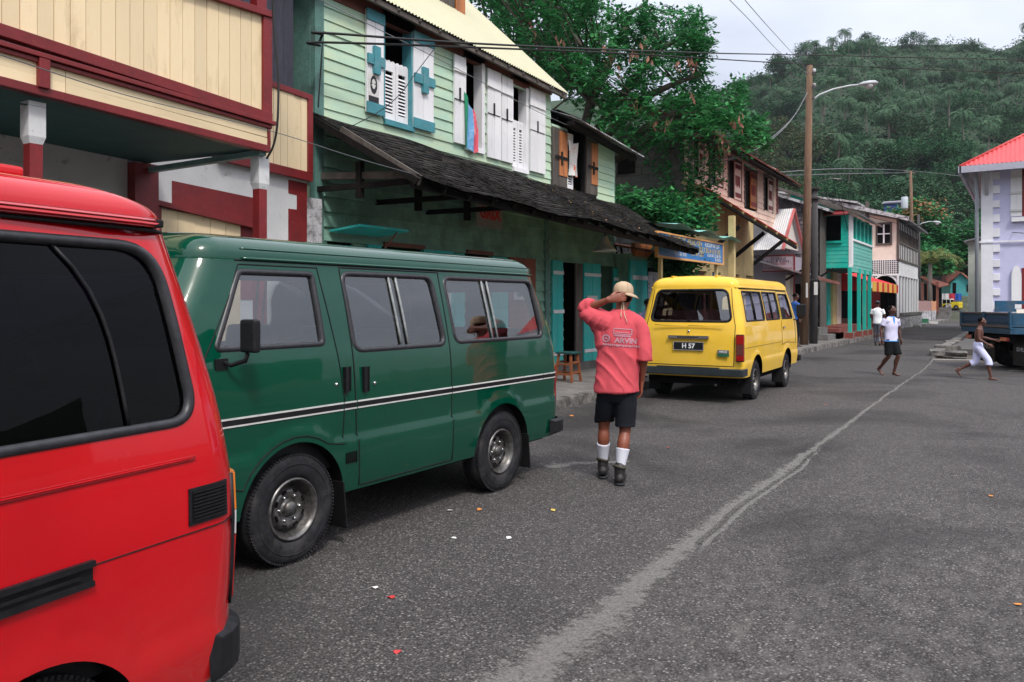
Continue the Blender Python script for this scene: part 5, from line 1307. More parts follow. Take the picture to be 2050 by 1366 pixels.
def stool():
 p = Vector((-6.95, 12.55, .15)); root = thing('wooden_stool', 'small brown wooden stool on the pavement behind the green van', 'stool', tuple(p))
 m = mat('stool_wood', (.26, .08, .03), .6, .2, 8)
 b = MB().use(TEALD); b.box(p + Vector((-.17, -.17, .50)), p + Vector((.17, .17, .535))); b.build('seat', root, bevel=.008)
 for sx in (-1, 1):
  for sy in (-1, 1): l = MB().use(m); l.bar(p + Vector((sx * .17, sy * .17, 0)), p + Vector((sx * .12, sy * .12, .5)), .038); l.build('leg', root)
 r_ = MB().use(m)
 for z in (.14, .32):
  for s_ in (-1, 1): r_.bar(p + Vector((-.15, s_ * .152, z)), p + Vector((.15, s_ * .152, z)), .022, .035); r_.bar(p + Vector((s_ * .152, -.15, z + .03)), p + Vector((s_ * .152, .15, z + .03)), .022, .035)
 r_.build('stretcher', root)
stool()
# ================================================================== farther houses, left side of the street
def slab(mb, p0, p1, q1, q0, t=.06):
 n = (Vector(p1) - Vector(p0)).cross(Vector(q0) - Vector(p0)).normalized()
 if n.z < 0: n = -n
 a = [Vector(p) for p in (p0, p1, q1, q0)]; mb.hexa([p - n * t for p in a] + a)
def pink_house():
 X = -8.0; root = thing('board_house', 'pale pink boarded house with red iron awning above the yellow van', 'house', (X, 25, 0))
 ya = YZ(1372, 300, X)[0]; yb = YZ(1555, 380, X)[0]
 bf = lin(YZ(1382, 369, X), YZ(1524, 443, X)); tf = lin(YZ(1404, 262, X), YZ(1553, 338, X))
 wins = [(1388, 1408, 278, 356), (1418, 1446, 296, 372), (1456, 1483, 318, 400), (1489, 1514, 338, 418), (1528, 1546, 352, 425)]
 W_ = [(YZ(a, 300, X)[0], YZ(b, 300, X)[0], YZ((a + b) / 2, d, X)[1], YZ((a + b) / 2, c, X)[1]) for a, b, c, d in wins]
 w_ = MB().use(PINK); lapwall(w_, X, ya, yb, bf, tf, [(a, b, c, d) for a, b, c, d in W_], .19); w_.build('wall', root)
 for i, h in enumerate(W_):
  g = MB().use(mat('bluegrey_glass', (.05, .075, .09), .25, .1, 5) if i in (1,) else DKWOOD); g.box((X - .10, h[0], h[2]), (X - .05, h[1], h[3])); wo_ = g.build('window', root)
  f = MB().use(OLDWOOD);
  for y in (h[0], h[1] - .07): f.box((X - .05, y, h[2]), (X + .04, y + .07, h[3]))
  f.box((X - .05, h[0], h[3] - .07), (X + .05, h[1], h[3])); f.build('frame', wo_)
  s_ = MB().use(mat('shutter_pinkwhite', (.85, .70, .60), .7, .08, 5) if i != 3 else ORANGE); wd = (h[1] - h[0]) * .52; s_.box((X + .0, h[1] - wd, h[2] + .03), (X + .035, h[1] - .08, h[3] - .1)); so_ = s_.build('shutter', wo_)
  s_ = MB().use(MAROON); zm = h[2] + (h[3] - h[2]) * .45
  for q in range(4): s_.box((X + .03, h[1] - wd + .04 + q * (wd - .2) / 4, zm - .12 - .05 * (q % 2)), (X + .05, h[1] - wd + .04 + (q + .55) * (wd - .2) / 4, zm + .20))
  s_.box((X + .03, h[1] - wd + .04, h[3] - .30), (X + .05, h[1] - .14, h[3] - .16)); s_.box((X + .03, h[1] - wd + .04, h[2] + .10), (X + .05, h[1] - .14, h[2] + .24)); s_.build('painted_motif', so_)
 c = MB().use(MAROON)
 c.box((X - .02, yb - .10, bf(yb)), (X + .05, yb + .02, tf(yb))); c.build('corner_board', root)
 s_ = MB().use(BLOCK); y0 = 21.4
 xl = ony(1232, 300, y0).x; zt = ony(1300, 268, y0).z
 n = int(zt / .22)
 for i in range(n + 1):
  x = xl - (.2 if i % 2 else 0)
  while x < X - .01:
   x2 = min(x + .42, X - .005); a_ = max(x, xl); j = random.uniform(-.012, .012)
   if x2 - a_ > .03: s_.box((a_ + .006, y0 - .02 + j, i * .22 + .006), (x2 - .006, y0 + .2, i * .22 + .214))
   x += .42
 s_.use(mat('mortar', (.05, .048, .045), .95, .2, 9)); s_.box((xl, y0, 0), (X - .02, y0 + .19, zt)); s_.use(BLOCK); s_.box((X - .28, y0 - .06, 0), (X + .02, y0 + .3, 6.3)); s_.use(DKWOOD); s_.box((ony(1238, 300, y0).x, y0 - .05, ony(1238, 350, y0).z), (ony(1272, 300, y0).x, y0 - .02, ony(1238, 306, y0).z)); s_.build('side_wall', root)
 r_ = MB().use(RUST); e0 = onx(1425, 248, -7.3); e1 = onx(1560, 348, -7.3); e0.y = y0 - .3
 slab(r_, (-7.2, y0 - .4, 6.24), (-7.2, yb + .5, e1.z - .05), (-11, yb + .5, e1.z + 1.9), (-11, y0 - .4, 8.1), .05); r_.use(DKWOOD); slab(r_, (-7.25, y0 - .3, 6.15), (-7.25, yb + .4, e1.z - .14), (-8.2, yb + .4, e1.z + .35), (-8.2, y0 - .3, 6.62), .06)
 r_.build('roof', root)
 A = Vector((-7.35, 20.9, 4.70)); B = onx(1597, 489, -6.35); W0 = Vector((X, 20.9, bf(21) + .02)); W1 = Vector((X, B.y, bf(B.y) - .05))
 a_ = MB().use(CORRR, True); corr(a_, A, B, W1, W0, amp=.015); a_.build('awning_roof', root)
 u = MB().use(YELLOWW); n = 9
 for i in range(n):
  t = i / (n - 1); p = A.lerp(B, t) - Vector((0, 0, .06)); q = W0.lerp(W1, t) - Vector((0, 0, .08)); u.bar(q, p, .05, .08)
 u.use(DKWOOD); u.bar(A - Vector((.05, 0, .12)), B - Vector((.05, 0, .12)), .06, .08)
 for y in (22.5, 25, 27.6): u.bar((X, y, 2.9), (-6.9, y, 3.75), .09, .11)
 u.build('awning_frame', root)
 g = MB().use(YELLOWW);
 holes = [(21.9, 22.8, .3, 2.5), (23.3, 24.1, .3, 2.5), (24.9, 26.0, .3, 2.5), (26.7, 27.5, .9, 2.4)]
 for p, q in cut(20.9, B.y + .6, [(h[0], h[1]) for h in holes]): g.box((X - .2, p, 0), (X + .03, q, 4.6))
 g.box((X - .2, 20.9, 2.5), (X + .028, B.y + .6, 4.55)); g.build('ground_floor_wall', root)
 d = MB()
 for i, h in enumerate(holes):
  d = MB(); d.use(mat('blue_door', (.02, .10, .26), .6, .2, 5) if i % 2 else BROWN); vboards(d, X - .05, h[0], h[1], h[2], h[3], .15, .05); d.build('plank_door', root)
 p = MB().use(YELLOWW)
 for y in (21.1,): p.box((-6.75, y - .08, .1), (-6.6, y + .08, 3.9))
 p.build('awning_posts', root)
pink_house()
def lean_to():
 root = thing('market_shed', 'low turquoise plank shed beyond the awning, behind the man in pink', 'shed', (-7.4, 18.7, 0))
 X = -7.6
 for a, b_, z1 in ((1262, 1296, 2.5),):
  ya, yb = YZ(a, 500, X)[0], YZ(b_, 500, X)[0]; d = MB().use(TURQ); vboards(d, X, ya, yb, .25, 2.55, .3, .05); dd = d.build('plank_door', root); e = MB().use(WHITEP); e.box((X, ya + .1, 2.1), (X + .02, yb, 2.2)); e.build('strap', dd)
 d = MB().use(GREEND); d.box((X - 2.5, 16.7, 0), (X - .06, 20.7, 2.7)); d.use(DKWOOD); d.box((X - .05, YZ(1296, 500, X)[0], .1), (X + .03, 20.7, 2.4)); d.use(ORANGE); d.box((X - .1, 16.9, 2.65), (X, 17.9, 2.95)); d.build('wall', root)
 r_ = MB().use(RUST); slab(r_, (-7.1, 16.6, 2.75), (-7.1, 20.8, 2.75), (-10, 20.8, 3.3), (-10, 16.6, 3.3), .05); r_.build('roof', root)
 c = MB().use(mat('plaid_shirt', (.30, .30, .33), .8, .5, 22, dirt=(.05, .05, .08), dirtamt=.9, dscale=14), True); p = onx(1305, 545, -7.3)
 c.grid(lambda u, v: p + Vector((.06 * math.sin(u * 8), (u - .5) * .42 * (1 + .2 * v), -v * .85)), 12, 10); setp(c.build('hanging_shirt'), 'grey checked shirt hanging at the shed between the man in pink and the yellow van', 'shirt')
lean_to()
def blue_sign():
 Xs = -6.6; P = [onx(1315, 515, Xs), onx(1448, 529, Xs)]; y0, y1 = P[0].y, P[1].y; zb = min(P[0].z, P[1].z); h = .56
 root = thing('shop_sign', 'long blue sign board with an orange frame and yellow lettering above the yellow van', 'sign', (Xs, (y0 + y1) / 2, zb))
 b = MB().use(mat('sign_blue', (.02, .17, .45), .5, .12, 4, dirt=(.1, .3, .5), dirtamt=.4)); b.box((Xs - .03, y0 + .04, zb + .04), (Xs, y1 - .04, zb + h - .03)); bo = b.build('board', root)
 f = MB().use(mat('sign_frame_orange', (.72, .36, .12), .6, .1, 8)); f.box((Xs - .05, y0, zb), (Xs + .02, y1, zb + .045)); f.box((Xs - .05, y0, zb + h - .035), (Xs + .02, y1, zb + h)); f.box((Xs - .05, y0, zb + .045), (Xs + .02, y0 + .05, zb + h - .035)); f.box((Xs - .05, y1 - .05, zb + .045), (Xs + .02, y1, zb + h - .035)); f.build('sign_frame', root)
 YL = mat('sign_yellow', (.70, .50, .12), .6, .1, 9); WS = mat('sign_white', (.75, .78, .8), .6, .05, 9); LB = mat('sign_light_blue', (.35, .6, .8), .6, .1, 9)
 fr = lambda y, z: frame((Xs + .003, y, z), (0, 1, 0), (0, 0, 1), (1, 0, 0)); L_ = y1 - y0
 marks(.12, L_ * .40, YL, bo, fr(y0 + L_ * .42, zb + h * .80), 1); marks(.10, L_ * .26, WS, bo, fr(y0 + L_ * .80, zb + h * .80), 2); marks(.12, L_ * .34, YL, bo, fr(y0 + L_ * .76, zb + h * .56), 3); marks(.12, L_ * .20, YL, bo, fr(y0 + L_ * .57, zb + h * .36), 4)
 for i, v in enumerate((.58, .40, .24)): marks(.075, L_ * .17, WS, bo, fr(y0 + L_ * .31, zb + h * v), 5 + i)
 marks(.075, L_ * .22, WS, bo, fr(y0 + L_ * .83, zb + h * .36), 9); marks(.07, L_ * .10, WS, bo, fr(y0 + L_ * .90, zb + h * .2), 10)
 a = MB().use(mat('pale_turquoise_iron', (.30, .68, .62), .5, .1, 3), True); q0 = onx(1340, 463, Xs); q1 = onx(1440, 487, Xs); q2 = onx(1475, 492, Xs)
 a.grid(lambda u, v: Vector((lerp(Xs + .15, Xs - .7, v), lerp(q0.y, q2.y, u), lerp(zb + h + .19, zb + h + .14, u) + .10 * v + .05 * math.sin(u * 17) * (1 - v))), 30, 3)
 a.build('iron_hood', root)
 p = MB().use(YELLOWW)
 for y in (y0 + .4, y1 - .3): p.box((Xs - .12, y - .05, .12), (Xs - .05, y + .05, zb + h))
 p.build('sign_posts', root)
blue_sign()
def gable_shop():
 root = thing('gabled_shop', 'small shop with a white iron gable edged in pink beside the tall pole', 'shop', (-7.5, 31, 0))
 yg = 29.2; xg = -7.6; y2 = 32.4; zr = 3.6; ya_ = (yg + y2) / 2; zt = 5.12; A = ony(1600, 512, 29.6)
 WI = mat('white_iron', (.72, .72, .74), .5, .06, 3, dirt=(.5, .4, .35), dirtamt=.4); PT = mat('pink_trim', (.62, .16, .16), .6, .1, 6)
 b = MB().use(mat('gable_white_boards', (.66, .60, .54), .8, .06, 4)); b.prism([(xg, yg + .15, zr), (xg, y2 - .15, zr), (xg, ya_, zt - .06)], (.06, 0, 0)); b.build('gable', root)
 r_ = MB().use(WI, True); corr(r_, (-10.5, yg, zr - .1), (xg + .2, yg, zr - .1), (xg + .2, ya_, zt), (-10.5, ya_, zt)); corr(r_, (-10.5, y2, zr - .1), (xg + .2, y2, zr - .1), (xg + .2, ya_, zt), (-10.5, ya_, zt)); ro = r_.build('roof', root)
 for yy_ in (yg - .03, y2 + .03): t = MB().use(PT); t.bar((xg + .21, yy_, zr - .12), (xg + .21, ya_, zt - .03), .05, .10, (1, 0, 0)); t.build('roof_edge', ro)
 zr = A.z + .05; yg = 29.6
 l = MB().use(CORRG); slab(l, (-6.2, yg - .4, zr - .85), (-6.2, yg + 3.2, zr - .95), (-8.6, yg + 3.2, zr - .1), (-8.6, yg - .4, zr - .1), .05); l.use(RUST); l.bar((-6.2, yg - .4, zr - .89), (-6.2, yg + 3.2, zr - .99), .06, .12); l.build('lean_to_roof', root)
 w_ = MB().use(mat('grey_lilac_wall', (.30, .26, .30), .8, .1, 3)); w_.box((-9.5, yg + .5, 0), (-7.4, yg + 3.3, zr)); w_.use(PEACH); w_.box((-7.5, yg + .4, .1), (-7.35, yg + .9, 2.6)); w_.box((-7.5, yg + 2.3, .1), (-7.35, yg + 3.2, 2.6)); w_.build('wall', root)
 d = MB().use(CAVE); d.box((-7.42, yg + .95, .3), (-7.38, yg + 2.2, 2.3)); d.build('doorway', root)
 s0 = ony(1528, 0, yg - .05).x; s1 = ony(1589, 0, yg - .05).x; z0 = ony(1550, 542, yg).z; z1 = ony(1550, 514, yg).z
 s_ = MB().use(mat('sign_mauve', (.42, .33, .38), .6, .1, 6)); s_.box((s0, yg - .08, z0), (s1, yg - .05, z1)); s_.use(MAROON); s_.box((s0 - .03, yg - .09, z1), (s1 + .03, yg - .04, z1 + .05)); s_.box((s0 - .03, yg - .09, z0 - .05), (s1 + .03, yg - .04, z0)); s_.box((s1, yg - .09, z0 - 1.9), (s1 + .05, yg - .04, z1)); so_ = s_.build('sign_board', root)
 RT = mat('sign_red_script', (.40, .04, .05), .6, .1, 9); fr = lambda x, z: frame((x, yg - .083, z), (1, 0, 0), (0, 0, 1), (0, -1, 0)); xm = (s0 + s1) / 2; hh = z1 - z0
 DK = mat('sign_dark_script', (.10, .04, .07), .6, .1, 9)
 marks(.09, .5, DK, so_, fr(xm, z1 - hh * .18), 11); marks(.09, .8, DK, so_, fr(xm, z1 - hh * .38), 12); marks(.05, .7, RT, so_, fr(xm - .1, z1 - hh * .55), 13); marks(.05, 1.0, RT, so_, fr(xm, z0 + hh * .16), 14)
 for a_, b_ in (((-7.4, yg, 2.4), (-6.4, yg, 3.0)), ((-7.4, yg + 2.8, 2.2), (-6.3, yg + 2.8, 2.9))): k = MB().use(DKWOOD); k.bar(a_, b_, .07); k.build('bracket', root)
gable_shop()
def shingle_house():
 yg = 33.0; root = thing('shingle_house', 'tall end wall clad in dark grey shingles behind the two nearest poles', 'house', (-9, yg, 0))
 SW = [mat('wall_shingle_a', (.085, .07, .075), .9, .3, 6), mat('wall_shingle_b', (.13, .105, .11), .9, .3, 6), mat('wall_shingle_c', (.05, .042, .048), .9, .3, 6)]
 x0 = ony(1505, 400, yg).x; x1 = ony(1640, 400, yg).x; zl = ony(1525, 384, yg).z; zr = ony(1640, 418, yg).z
 top = lin((ony(1525, 384, yg).x, zl), (x1, zr)); b = MB(); z = .3; r_ = 0
 b.use(SW[2]); b.prism([(x0, yg, 0), (x1, yg, 0), (x1, yg, top(x1)), (x0, yg, top(x0))], (0, .1, 0))
 while z < zl:
  x = x0 + (r_ % 2) * .08
  while x < x1 - .16:
   if z + .1 < top(x): b.use(random.choice(SW)); j = random.uniform(0, .02); b.hexa([(x + .006, yg - .035 - j, z), (x + .15, yg - .035 - j, z), (x + .15, yg, z), (x + .006, yg, z), (x + .006, yg - .012, z + .2), (x + .15, yg - .012, z + .2), (x + .15, yg, z + .2), (x + .006, yg, z + .2)])
   x += .16
  z += .17; r_ += 1
 b.build('shingled_wall', root)
 r_ = MB().use(WHITEG); r_.bar((x0 - .5, yg - .15, top(x0 - .5) + .05), (x1 + .4, yg - .15, top(x1 + .4) + .05), .16, .10); ro = r_.build('roof_edge', root)
 r_ = MB().use(CORRG); slab(r_, (x0 - .5, yg - .2, top(x0 - .5) + .08), (x1 + .4, yg - .2, top(x1 + .4) + .08), (x1 + .4, yg + 1.3, top(x1 + .4) + .08), (x0 - .5, yg + 1.3, top(x0 - .5) + .08)); r_.use(OLDWOOD); r_.box((x1 - .1, yg, 0), (x1, yg + 1.3, zr)); r_.build('roof', root)
shingle_house()
def turq_house():
 XS = -6.05; yf = 34.4; root = thing('turquoise_house', 'bright turquoise house jutting over the pavement on slim posts', 'house', (-6.5, 36.5, 0))
 y1 = YZ(1746, 500, XS)[0]; xl = -8.4
 z0 = ony(1705, 533, yf).z; zt = ony(1705, 430, yf).z; ztl = ony(1640, 416, yf).z
 wx0 = ony(1650, 450, yf).x; wx1 = ony(1684, 450, yf).x; wz0 = ony(1665, 483, yf).z; wz1 = ony(1665, 434, yf).z
 w_ = MB().use(TURQH); lapwall(w_, yf, xl, XS, z0, zt, [(wx0, wx1, wz0, wz1)], .16, -1, 'y', lap=.014);
 w_.hexa([(xl, yf - .01, zt), (XS, yf - .01, zt), (XS, yf + .05, zt), (xl, yf + .05, zt), (xl, yf - .01, ztl + .4), (XS, yf - .01, zt + .03), (XS, yf + .05, zt + .03), (xl, yf + .05, ztl + .4)]); w_.build('end_wall', root)
 s_ = MB().use(SEAGR); zs = z0 + 1.05; lapwall(s_, XS, yf, y1, z0 - .22, zs, (), .15, 1, lap=.014); s_.build('street_wall', root)
 c = MB().use(WHITEP); c.box((XS - .06, yf - .03, z0), (XS + .05, yf + .35, zt)); c.box((XS - .06, yf - .05, z0 - .07), (XS + .04, yf + .2, z0)); c.box((XS, yf + .2, zs), (XS + .06, y1, zs + .08)); c.build('corner_board', root)
 c = MB().use(TURQH); c.box((xl, yf - .05, z0 - .07), (XS - .06, yf, z0)); c.build('base_board', root)
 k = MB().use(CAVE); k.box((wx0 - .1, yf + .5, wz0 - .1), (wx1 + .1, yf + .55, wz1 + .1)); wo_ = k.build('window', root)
 k = MB().use(TURQH); k.box((wx0 - .05, yf - .10, wz0 - .09), (wx1 + .05, yf, wz0)); k.box((wx0 - .07, yf - .04, wz0), (wx0, yf, wz1)); k.box((wx1, yf - .04, wz0), (wx1 + .07, yf, wz1)); k.build('sill', wo_)
 k = MB().use(MAROON); k.hexa([(wx0 - .25, yf - .7, wz1 - .02), (wx1 + .35, yf - .7, wz1 - .02), (wx1 + .35, yf - .03, wz1 + .2), (wx0 - .25, yf - .03, wz1 + .2), (wx0 - .25, yf - .7, wz1 + .03), (wx1 + .35, yf - .7, wz1 + .03), (wx1 + .35, yf - .03, wz1 + .25), (wx0 - .25, yf - .03, wz1 + .25)]); k.build('hatch', wo_)
 n = 5; L_ = (y1 - yf - .5)
 for i in range(n):
  a = yf + .45 + L_ * i / n; b_ = a + L_ / n * .62; g = MB().use(DARKIN); g.box((XS - .06, a, zs + .08), (XS - .02, b_, zt - .1)); g.use(TURQH); g.box((XS - .04, b_, zs + .08), (XS + .02, a + L_ / n, zt)); g.box((XS - .02, a + (b_ - a) * .45, zs + .08), (XS + .01, a + (b_ - a) * .55, zt)); g.build('window', root)
 r_ = MB().use(CORRG); slab(r_, (-5.6, yf - .25, zt - .02), (-5.6, y1 + .3, zt - .05), (-9.0, y1 + .3, zt + 1.35), (-9.0, yf - .25, zt + 1.35), .05); r_.use(OLDWOOD); r_.bar((-5.6, yf - .3, zt - .03), (-9.0, yf - .3, zt + 1.32), .07, .12); r_.use(TURQH); r_.prism([(xl, yf + .04, zt), (XS, yf + .04, zt), (xl, yf + .04, zt + 1.0)], (0, .05, 0)); r_.build('roof', root)
 f = MB().use(TEALD); f.box((xl, yf, z0 - .1), (XS, y1, z0)); f.build('floor', root)
 for px in (1702, 1720, 1731, 1741):
  y = YZ(px, 600, XS + .02)[0]; p = MB().use(TURQH); p.box((XS - .06, y - .07, .35), (XS + .08, y + .07, z0 - .05)); p.use(mat('red_plinth', (.22, .05, .04), .8, .2, 8)); p.box((XS - .16, y - .2, .1), (XS + .18, y + .2, .40)); p.build('post', root, bevel=.008)
 g = MB().use(TURQH); vboards(g, -7.4, yf + .1, yf + 3.0, .5, z0 - .1, .25, .06); g.use(TURQ);
 for i in range(3):
  for z in range(10): g.box((-7.38, yf + .3 + i * .9, .6 + z * .09), (-7.33, yf + .9 + i * .9, .67 + z * .09))
 g.use(YELLOWW); g.box((-7.5, yf + 3.0, .1), (-7.3, yf + 3.9, z0 - .1)); g.use(PEACH); g.box((-7.6, yf + 3.9, .1), (-7.4, y1 + .1, z0)); g.build('ground_floor_wall', root)
 g = MB().use(mat('red_steps', (.20, .055, .045), .8, .3, 5)); g.box((-7.3, yf - .1, .1), (-6.5, y1, .62));
 for i in range(3): g.box((-7.3 + i * .25, yf - .9, .1), (-6.3 - i * .0, yf - .1 + 0 * i, .55 - i * .15))
 g.box((-6.55, yf + .8, .1), (-6.25, yf + 2.0, .38)); g.use(BLOCK); g.box((-7.6, 31.8, .1), (-6.7, 33.3, .62)); g.box((-6.7, 31.8, .1), (-6.4, 33.3, .36)); g.build('steps', root)
turq_house()
def lattice_house():
 XS = -6.2; yf = 49.6; root = thing('verandah_house', 'peach and white house with a white lattice verandah beyond the turquoise one', 'house', (-7, 54, 0))
 y1 = YZ(1837, 500, XS)[0]; xl = -9.5
 z0 = ony(1798, 520, yf).z; zt = ony(1798, 440, yf).z; ztl = ony(1700, 413, yf).z
 w_ = MB().use(PEACH); w_.hexa([(xl - 3, yf, z0), (XS, yf, z0), (XS, yf + .1, z0), (xl - 3, yf + .1, z0), (xl - 3, yf, ztl + .6), (XS, yf, zt), (XS, yf + .1, zt), (xl - 3, yf + .1, ztl + .6)]); w_.build('end_wall', root)
 wx0 = ony(1757, 450, yf).x; wx1 = ony(1782, 450, yf).x; wz0 = ony(1770, 487, yf).z; wz1 = ony(1770, 450, yf).z
 f = MB().use(OLDWOOD); f.box((wx0 - .1, yf - .06, wz0 - .12), (wx1 + .1, yf - .01, wz0)); f.box((wx0 - .1, yf - .06, wz1), (wx1 + .1, yf - .01, wz1 + .12)); f.box((wx0 - .1, yf - .06, wz0), (wx0, yf - .01, wz1)); f.box((wx1, yf - .06, wz0), (wx1 + .1, yf - .01, wz1)); f.use(DARKIN); f.box((wx0, yf - .02, wz0), (wx1, yf - .005, wz1)); f.use(WHITEP); xm = (wx0 + wx1) / 2; f.box((xm - .04, yf - .05, wz0), (xm + .04, yf - .02, wz1)); f.box((wx0, yf - .04, (wz0 + wz1) / 2 - .03), (wx1, yf - .021, (wz0 + wz1) / 2 + .03)); f.build('window', root)
 c = MB().use(OLDWOOD); c.box((XS - .08, yf - .04, z0), (XS + .06, yf + .12, zt)); c.box((ony(1736, 0, yf - .05).x - .1, yf - .05, z0 + 1.2), (ony(1736, 0, yf - .05).x + .1, yf, ztl + .2)); c.build('corner_board', root)
 b = MB().use(WHITEP); zb_ = z0 + (zt - z0) * .42; b.box((XS - .04, yf, z0 + .05), (XS, y1, zb_)); b.use(OLDWOOD); n = 12
 for i in range(n + 1): y = lerp(yf + .1, y1, i / n); b.box((XS - .02, y - .06, z0), (XS + .05, y + .06, zt))
 b.box((XS - .02, yf, zb_), (XS + .06, y1, zb_ + .09)); b.box((XS - .02, yf, z0 - .04), (XS + .08, y1, z0 + .05)); b.use(DARKIN); b.box((XS - .6, yf + .12, zb_), (XS - .55, y1, zt)); b.use(WHITEP)
 for i in range(n): y = lerp(yf + .1, y1, (i + .5) / n); b.box((XS - .01, y - .2, zt - .25), (XS + .02, y + .2, zt - .1)); b.box((XS - .01, y - .09, zt - .5), (XS + .02, y + .09, zt - .25))
 b.build('gallery', root)
 r_ = MB().use(CORRG); slab(r_, (-5.6, yf - .5, zt - .02), (-5.6, y1 + .5, zt - .05), (-11.0, y1 + .5, zt + 1.6), (-11.0, yf - .5, zt + 1.6), .08); r_.use(WHITEG); r_.bar((-5.6, yf - .55, zt - .03), (-11.0, yf - .55, zt + 1.55), .1, .22); slab(r_, (-8.2, yf - .8, ztl + .15), (-8.2, yf + 4, ztl + .15), (-13, yf + 4, ztl + 1.15), (-13, yf - .8, ztl + 1.15), .1); r_.build('roof', root)
 l = MB().use(WHITEP); zl = z0 - .85
 def lat(pf, u0, u1):
  n_ = int((u1 - u0) / .11)
  for i in range(n_ + 1):
   u = u0 + (u1 - u0) * i / n_; l.bar(pf(u, zl + .05), pf(u, z0), .035)
  for j in range(8): l.bar(pf(u0, lerp(zl + .05, z0, j / 7)), pf(u1, lerp(zl + .05, z0, j / 7)), .03)
  l.bar(pf(u0, zl), pf(u1, zl), .07, .10)
 xa = ony(1745, 0, yf).x
 lat(lambda u, z: Vector((u, yf, z)), xa, XS); lat(lambda u, z: Vector((XS, u, z)), yf, y1)
 l.build('lattice', root)
 a = MB().use(WHITEP); R_ = (XS - xa) / 2; xc = (XS + xa) / 2
 for i in range(16):
  t0 = math.pi * i / 16; t1 = math.pi * (i + 1) / 16; p = Vector((xc + R_ * math.cos(t0), yf, zl - .75 + .75 * math.sin(t0))); q = Vector((xc + R_ * math.cos(t1), yf, zl - .75 + .75 * math.sin(t1))); a.bar(p, q, .05, .09)
  a.bar(p, (p.x, p.y, zl), .03)
 a.build('arch', root)
 for i in range(8):
  y = lerp(yf, y1, i / 7); p = MB().use(WHITEP); p.box((XS - .06, y - .05, .8), (XS + .05, y + .05, zl)); p.build('post', root)
 s_ = MB().use(mat('bluegrey_slats', (.16, .18, .21), .8, .2, 5))
 for i in range(9): y = lerp(yf, y1, (i + .5) / 9); s_.box((XS - .14, y - .42, .9), (XS - .10, y + .42, zl))
 s_.build('screens', root)
 d = MB().use(DARKIN); d.box((xl, yf + 2.0, .1), (XS - .8, yf + 2.1, z0)); d.use(MAROON); d.box((xl, yf + 1.0, .1), (xa + .3, yf + 1.05, 2.6)); d.use(CAVE); d.box((xl, y1, 0), (XS - .2, y1 + .1, zt)); d.build('inner_wall', root)
 t = MB().use(WHITEG); t.box((XS - .2, yf + .1, 0), (XS + .22, y1 + .3, .85)); t.use(BLOCK); t.box((XS - .22, yf + .05, .85), (XS + .26, y1 + .3, 1.02)); t.build('retaining_wall', root)
lattice_house()
def red_awning():
 ya, yb = 39.8, 48.5; root = thing('shop_awning', 'bright red canvas awning with a yellow and red valance beyond the turquoise posts', 'awning', (-6.6, 44, 2.6))
 RC = mat('red_canvas', (.62, .012, .02), .7, .08, 3); YC = mat('yellow_panel', (.85, .50, .08), .7, .08, 5)
 b = MB().use(RC, True); b.grid(lambda u, v: Vector((lerp(-7.9, -6.1, v), lerp(ya, yb, u), lerp(3.2, 2.55, v) - .1 * math.sin(u * 12) * v * .3)), 20, 6)
 b.use(RC); b.add([(-7.9, ya, 3.2), (-6.1, ya, 2.55), (-6.1, ya, 2.15), (-7.9, ya, 2.15)], [(0, 1, 2, 3)]); b.build('canvas', root)
 v = MB().use(YC); n = 5
 for i in range(n): a = lerp(ya + .3, yb, i / n); v.box((-6.1, a, 2.12), (-6.06, a + (yb - ya) / n * .55, 2.58)); v.use(RC); v.box((-6.095, a + (yb - ya) / n * .55, 2.12), (-6.065, a + (yb - ya) / n, 2.57)); v.use(YC)
 v.build('valance', root)
 g = MB().use(CREAM); g.box((-8.3, 39.4, 0), (-7.95, 49.4, 3.9)); g.use(mat('brick_skirting', (.25, .10, .07), .8, .2, 5)); g.box((-7.95, 39.4, .1), (-7.92, 49.4, .8)); g.use(DARKIN); g.box((-7.95, 41, .8), (-7.91, 44.5, 2.2)); g.box((-7.95, 45.5, .3), (-7.91, 48.5, 2.3)); go = g.build('shop_front', root)
red_awning()
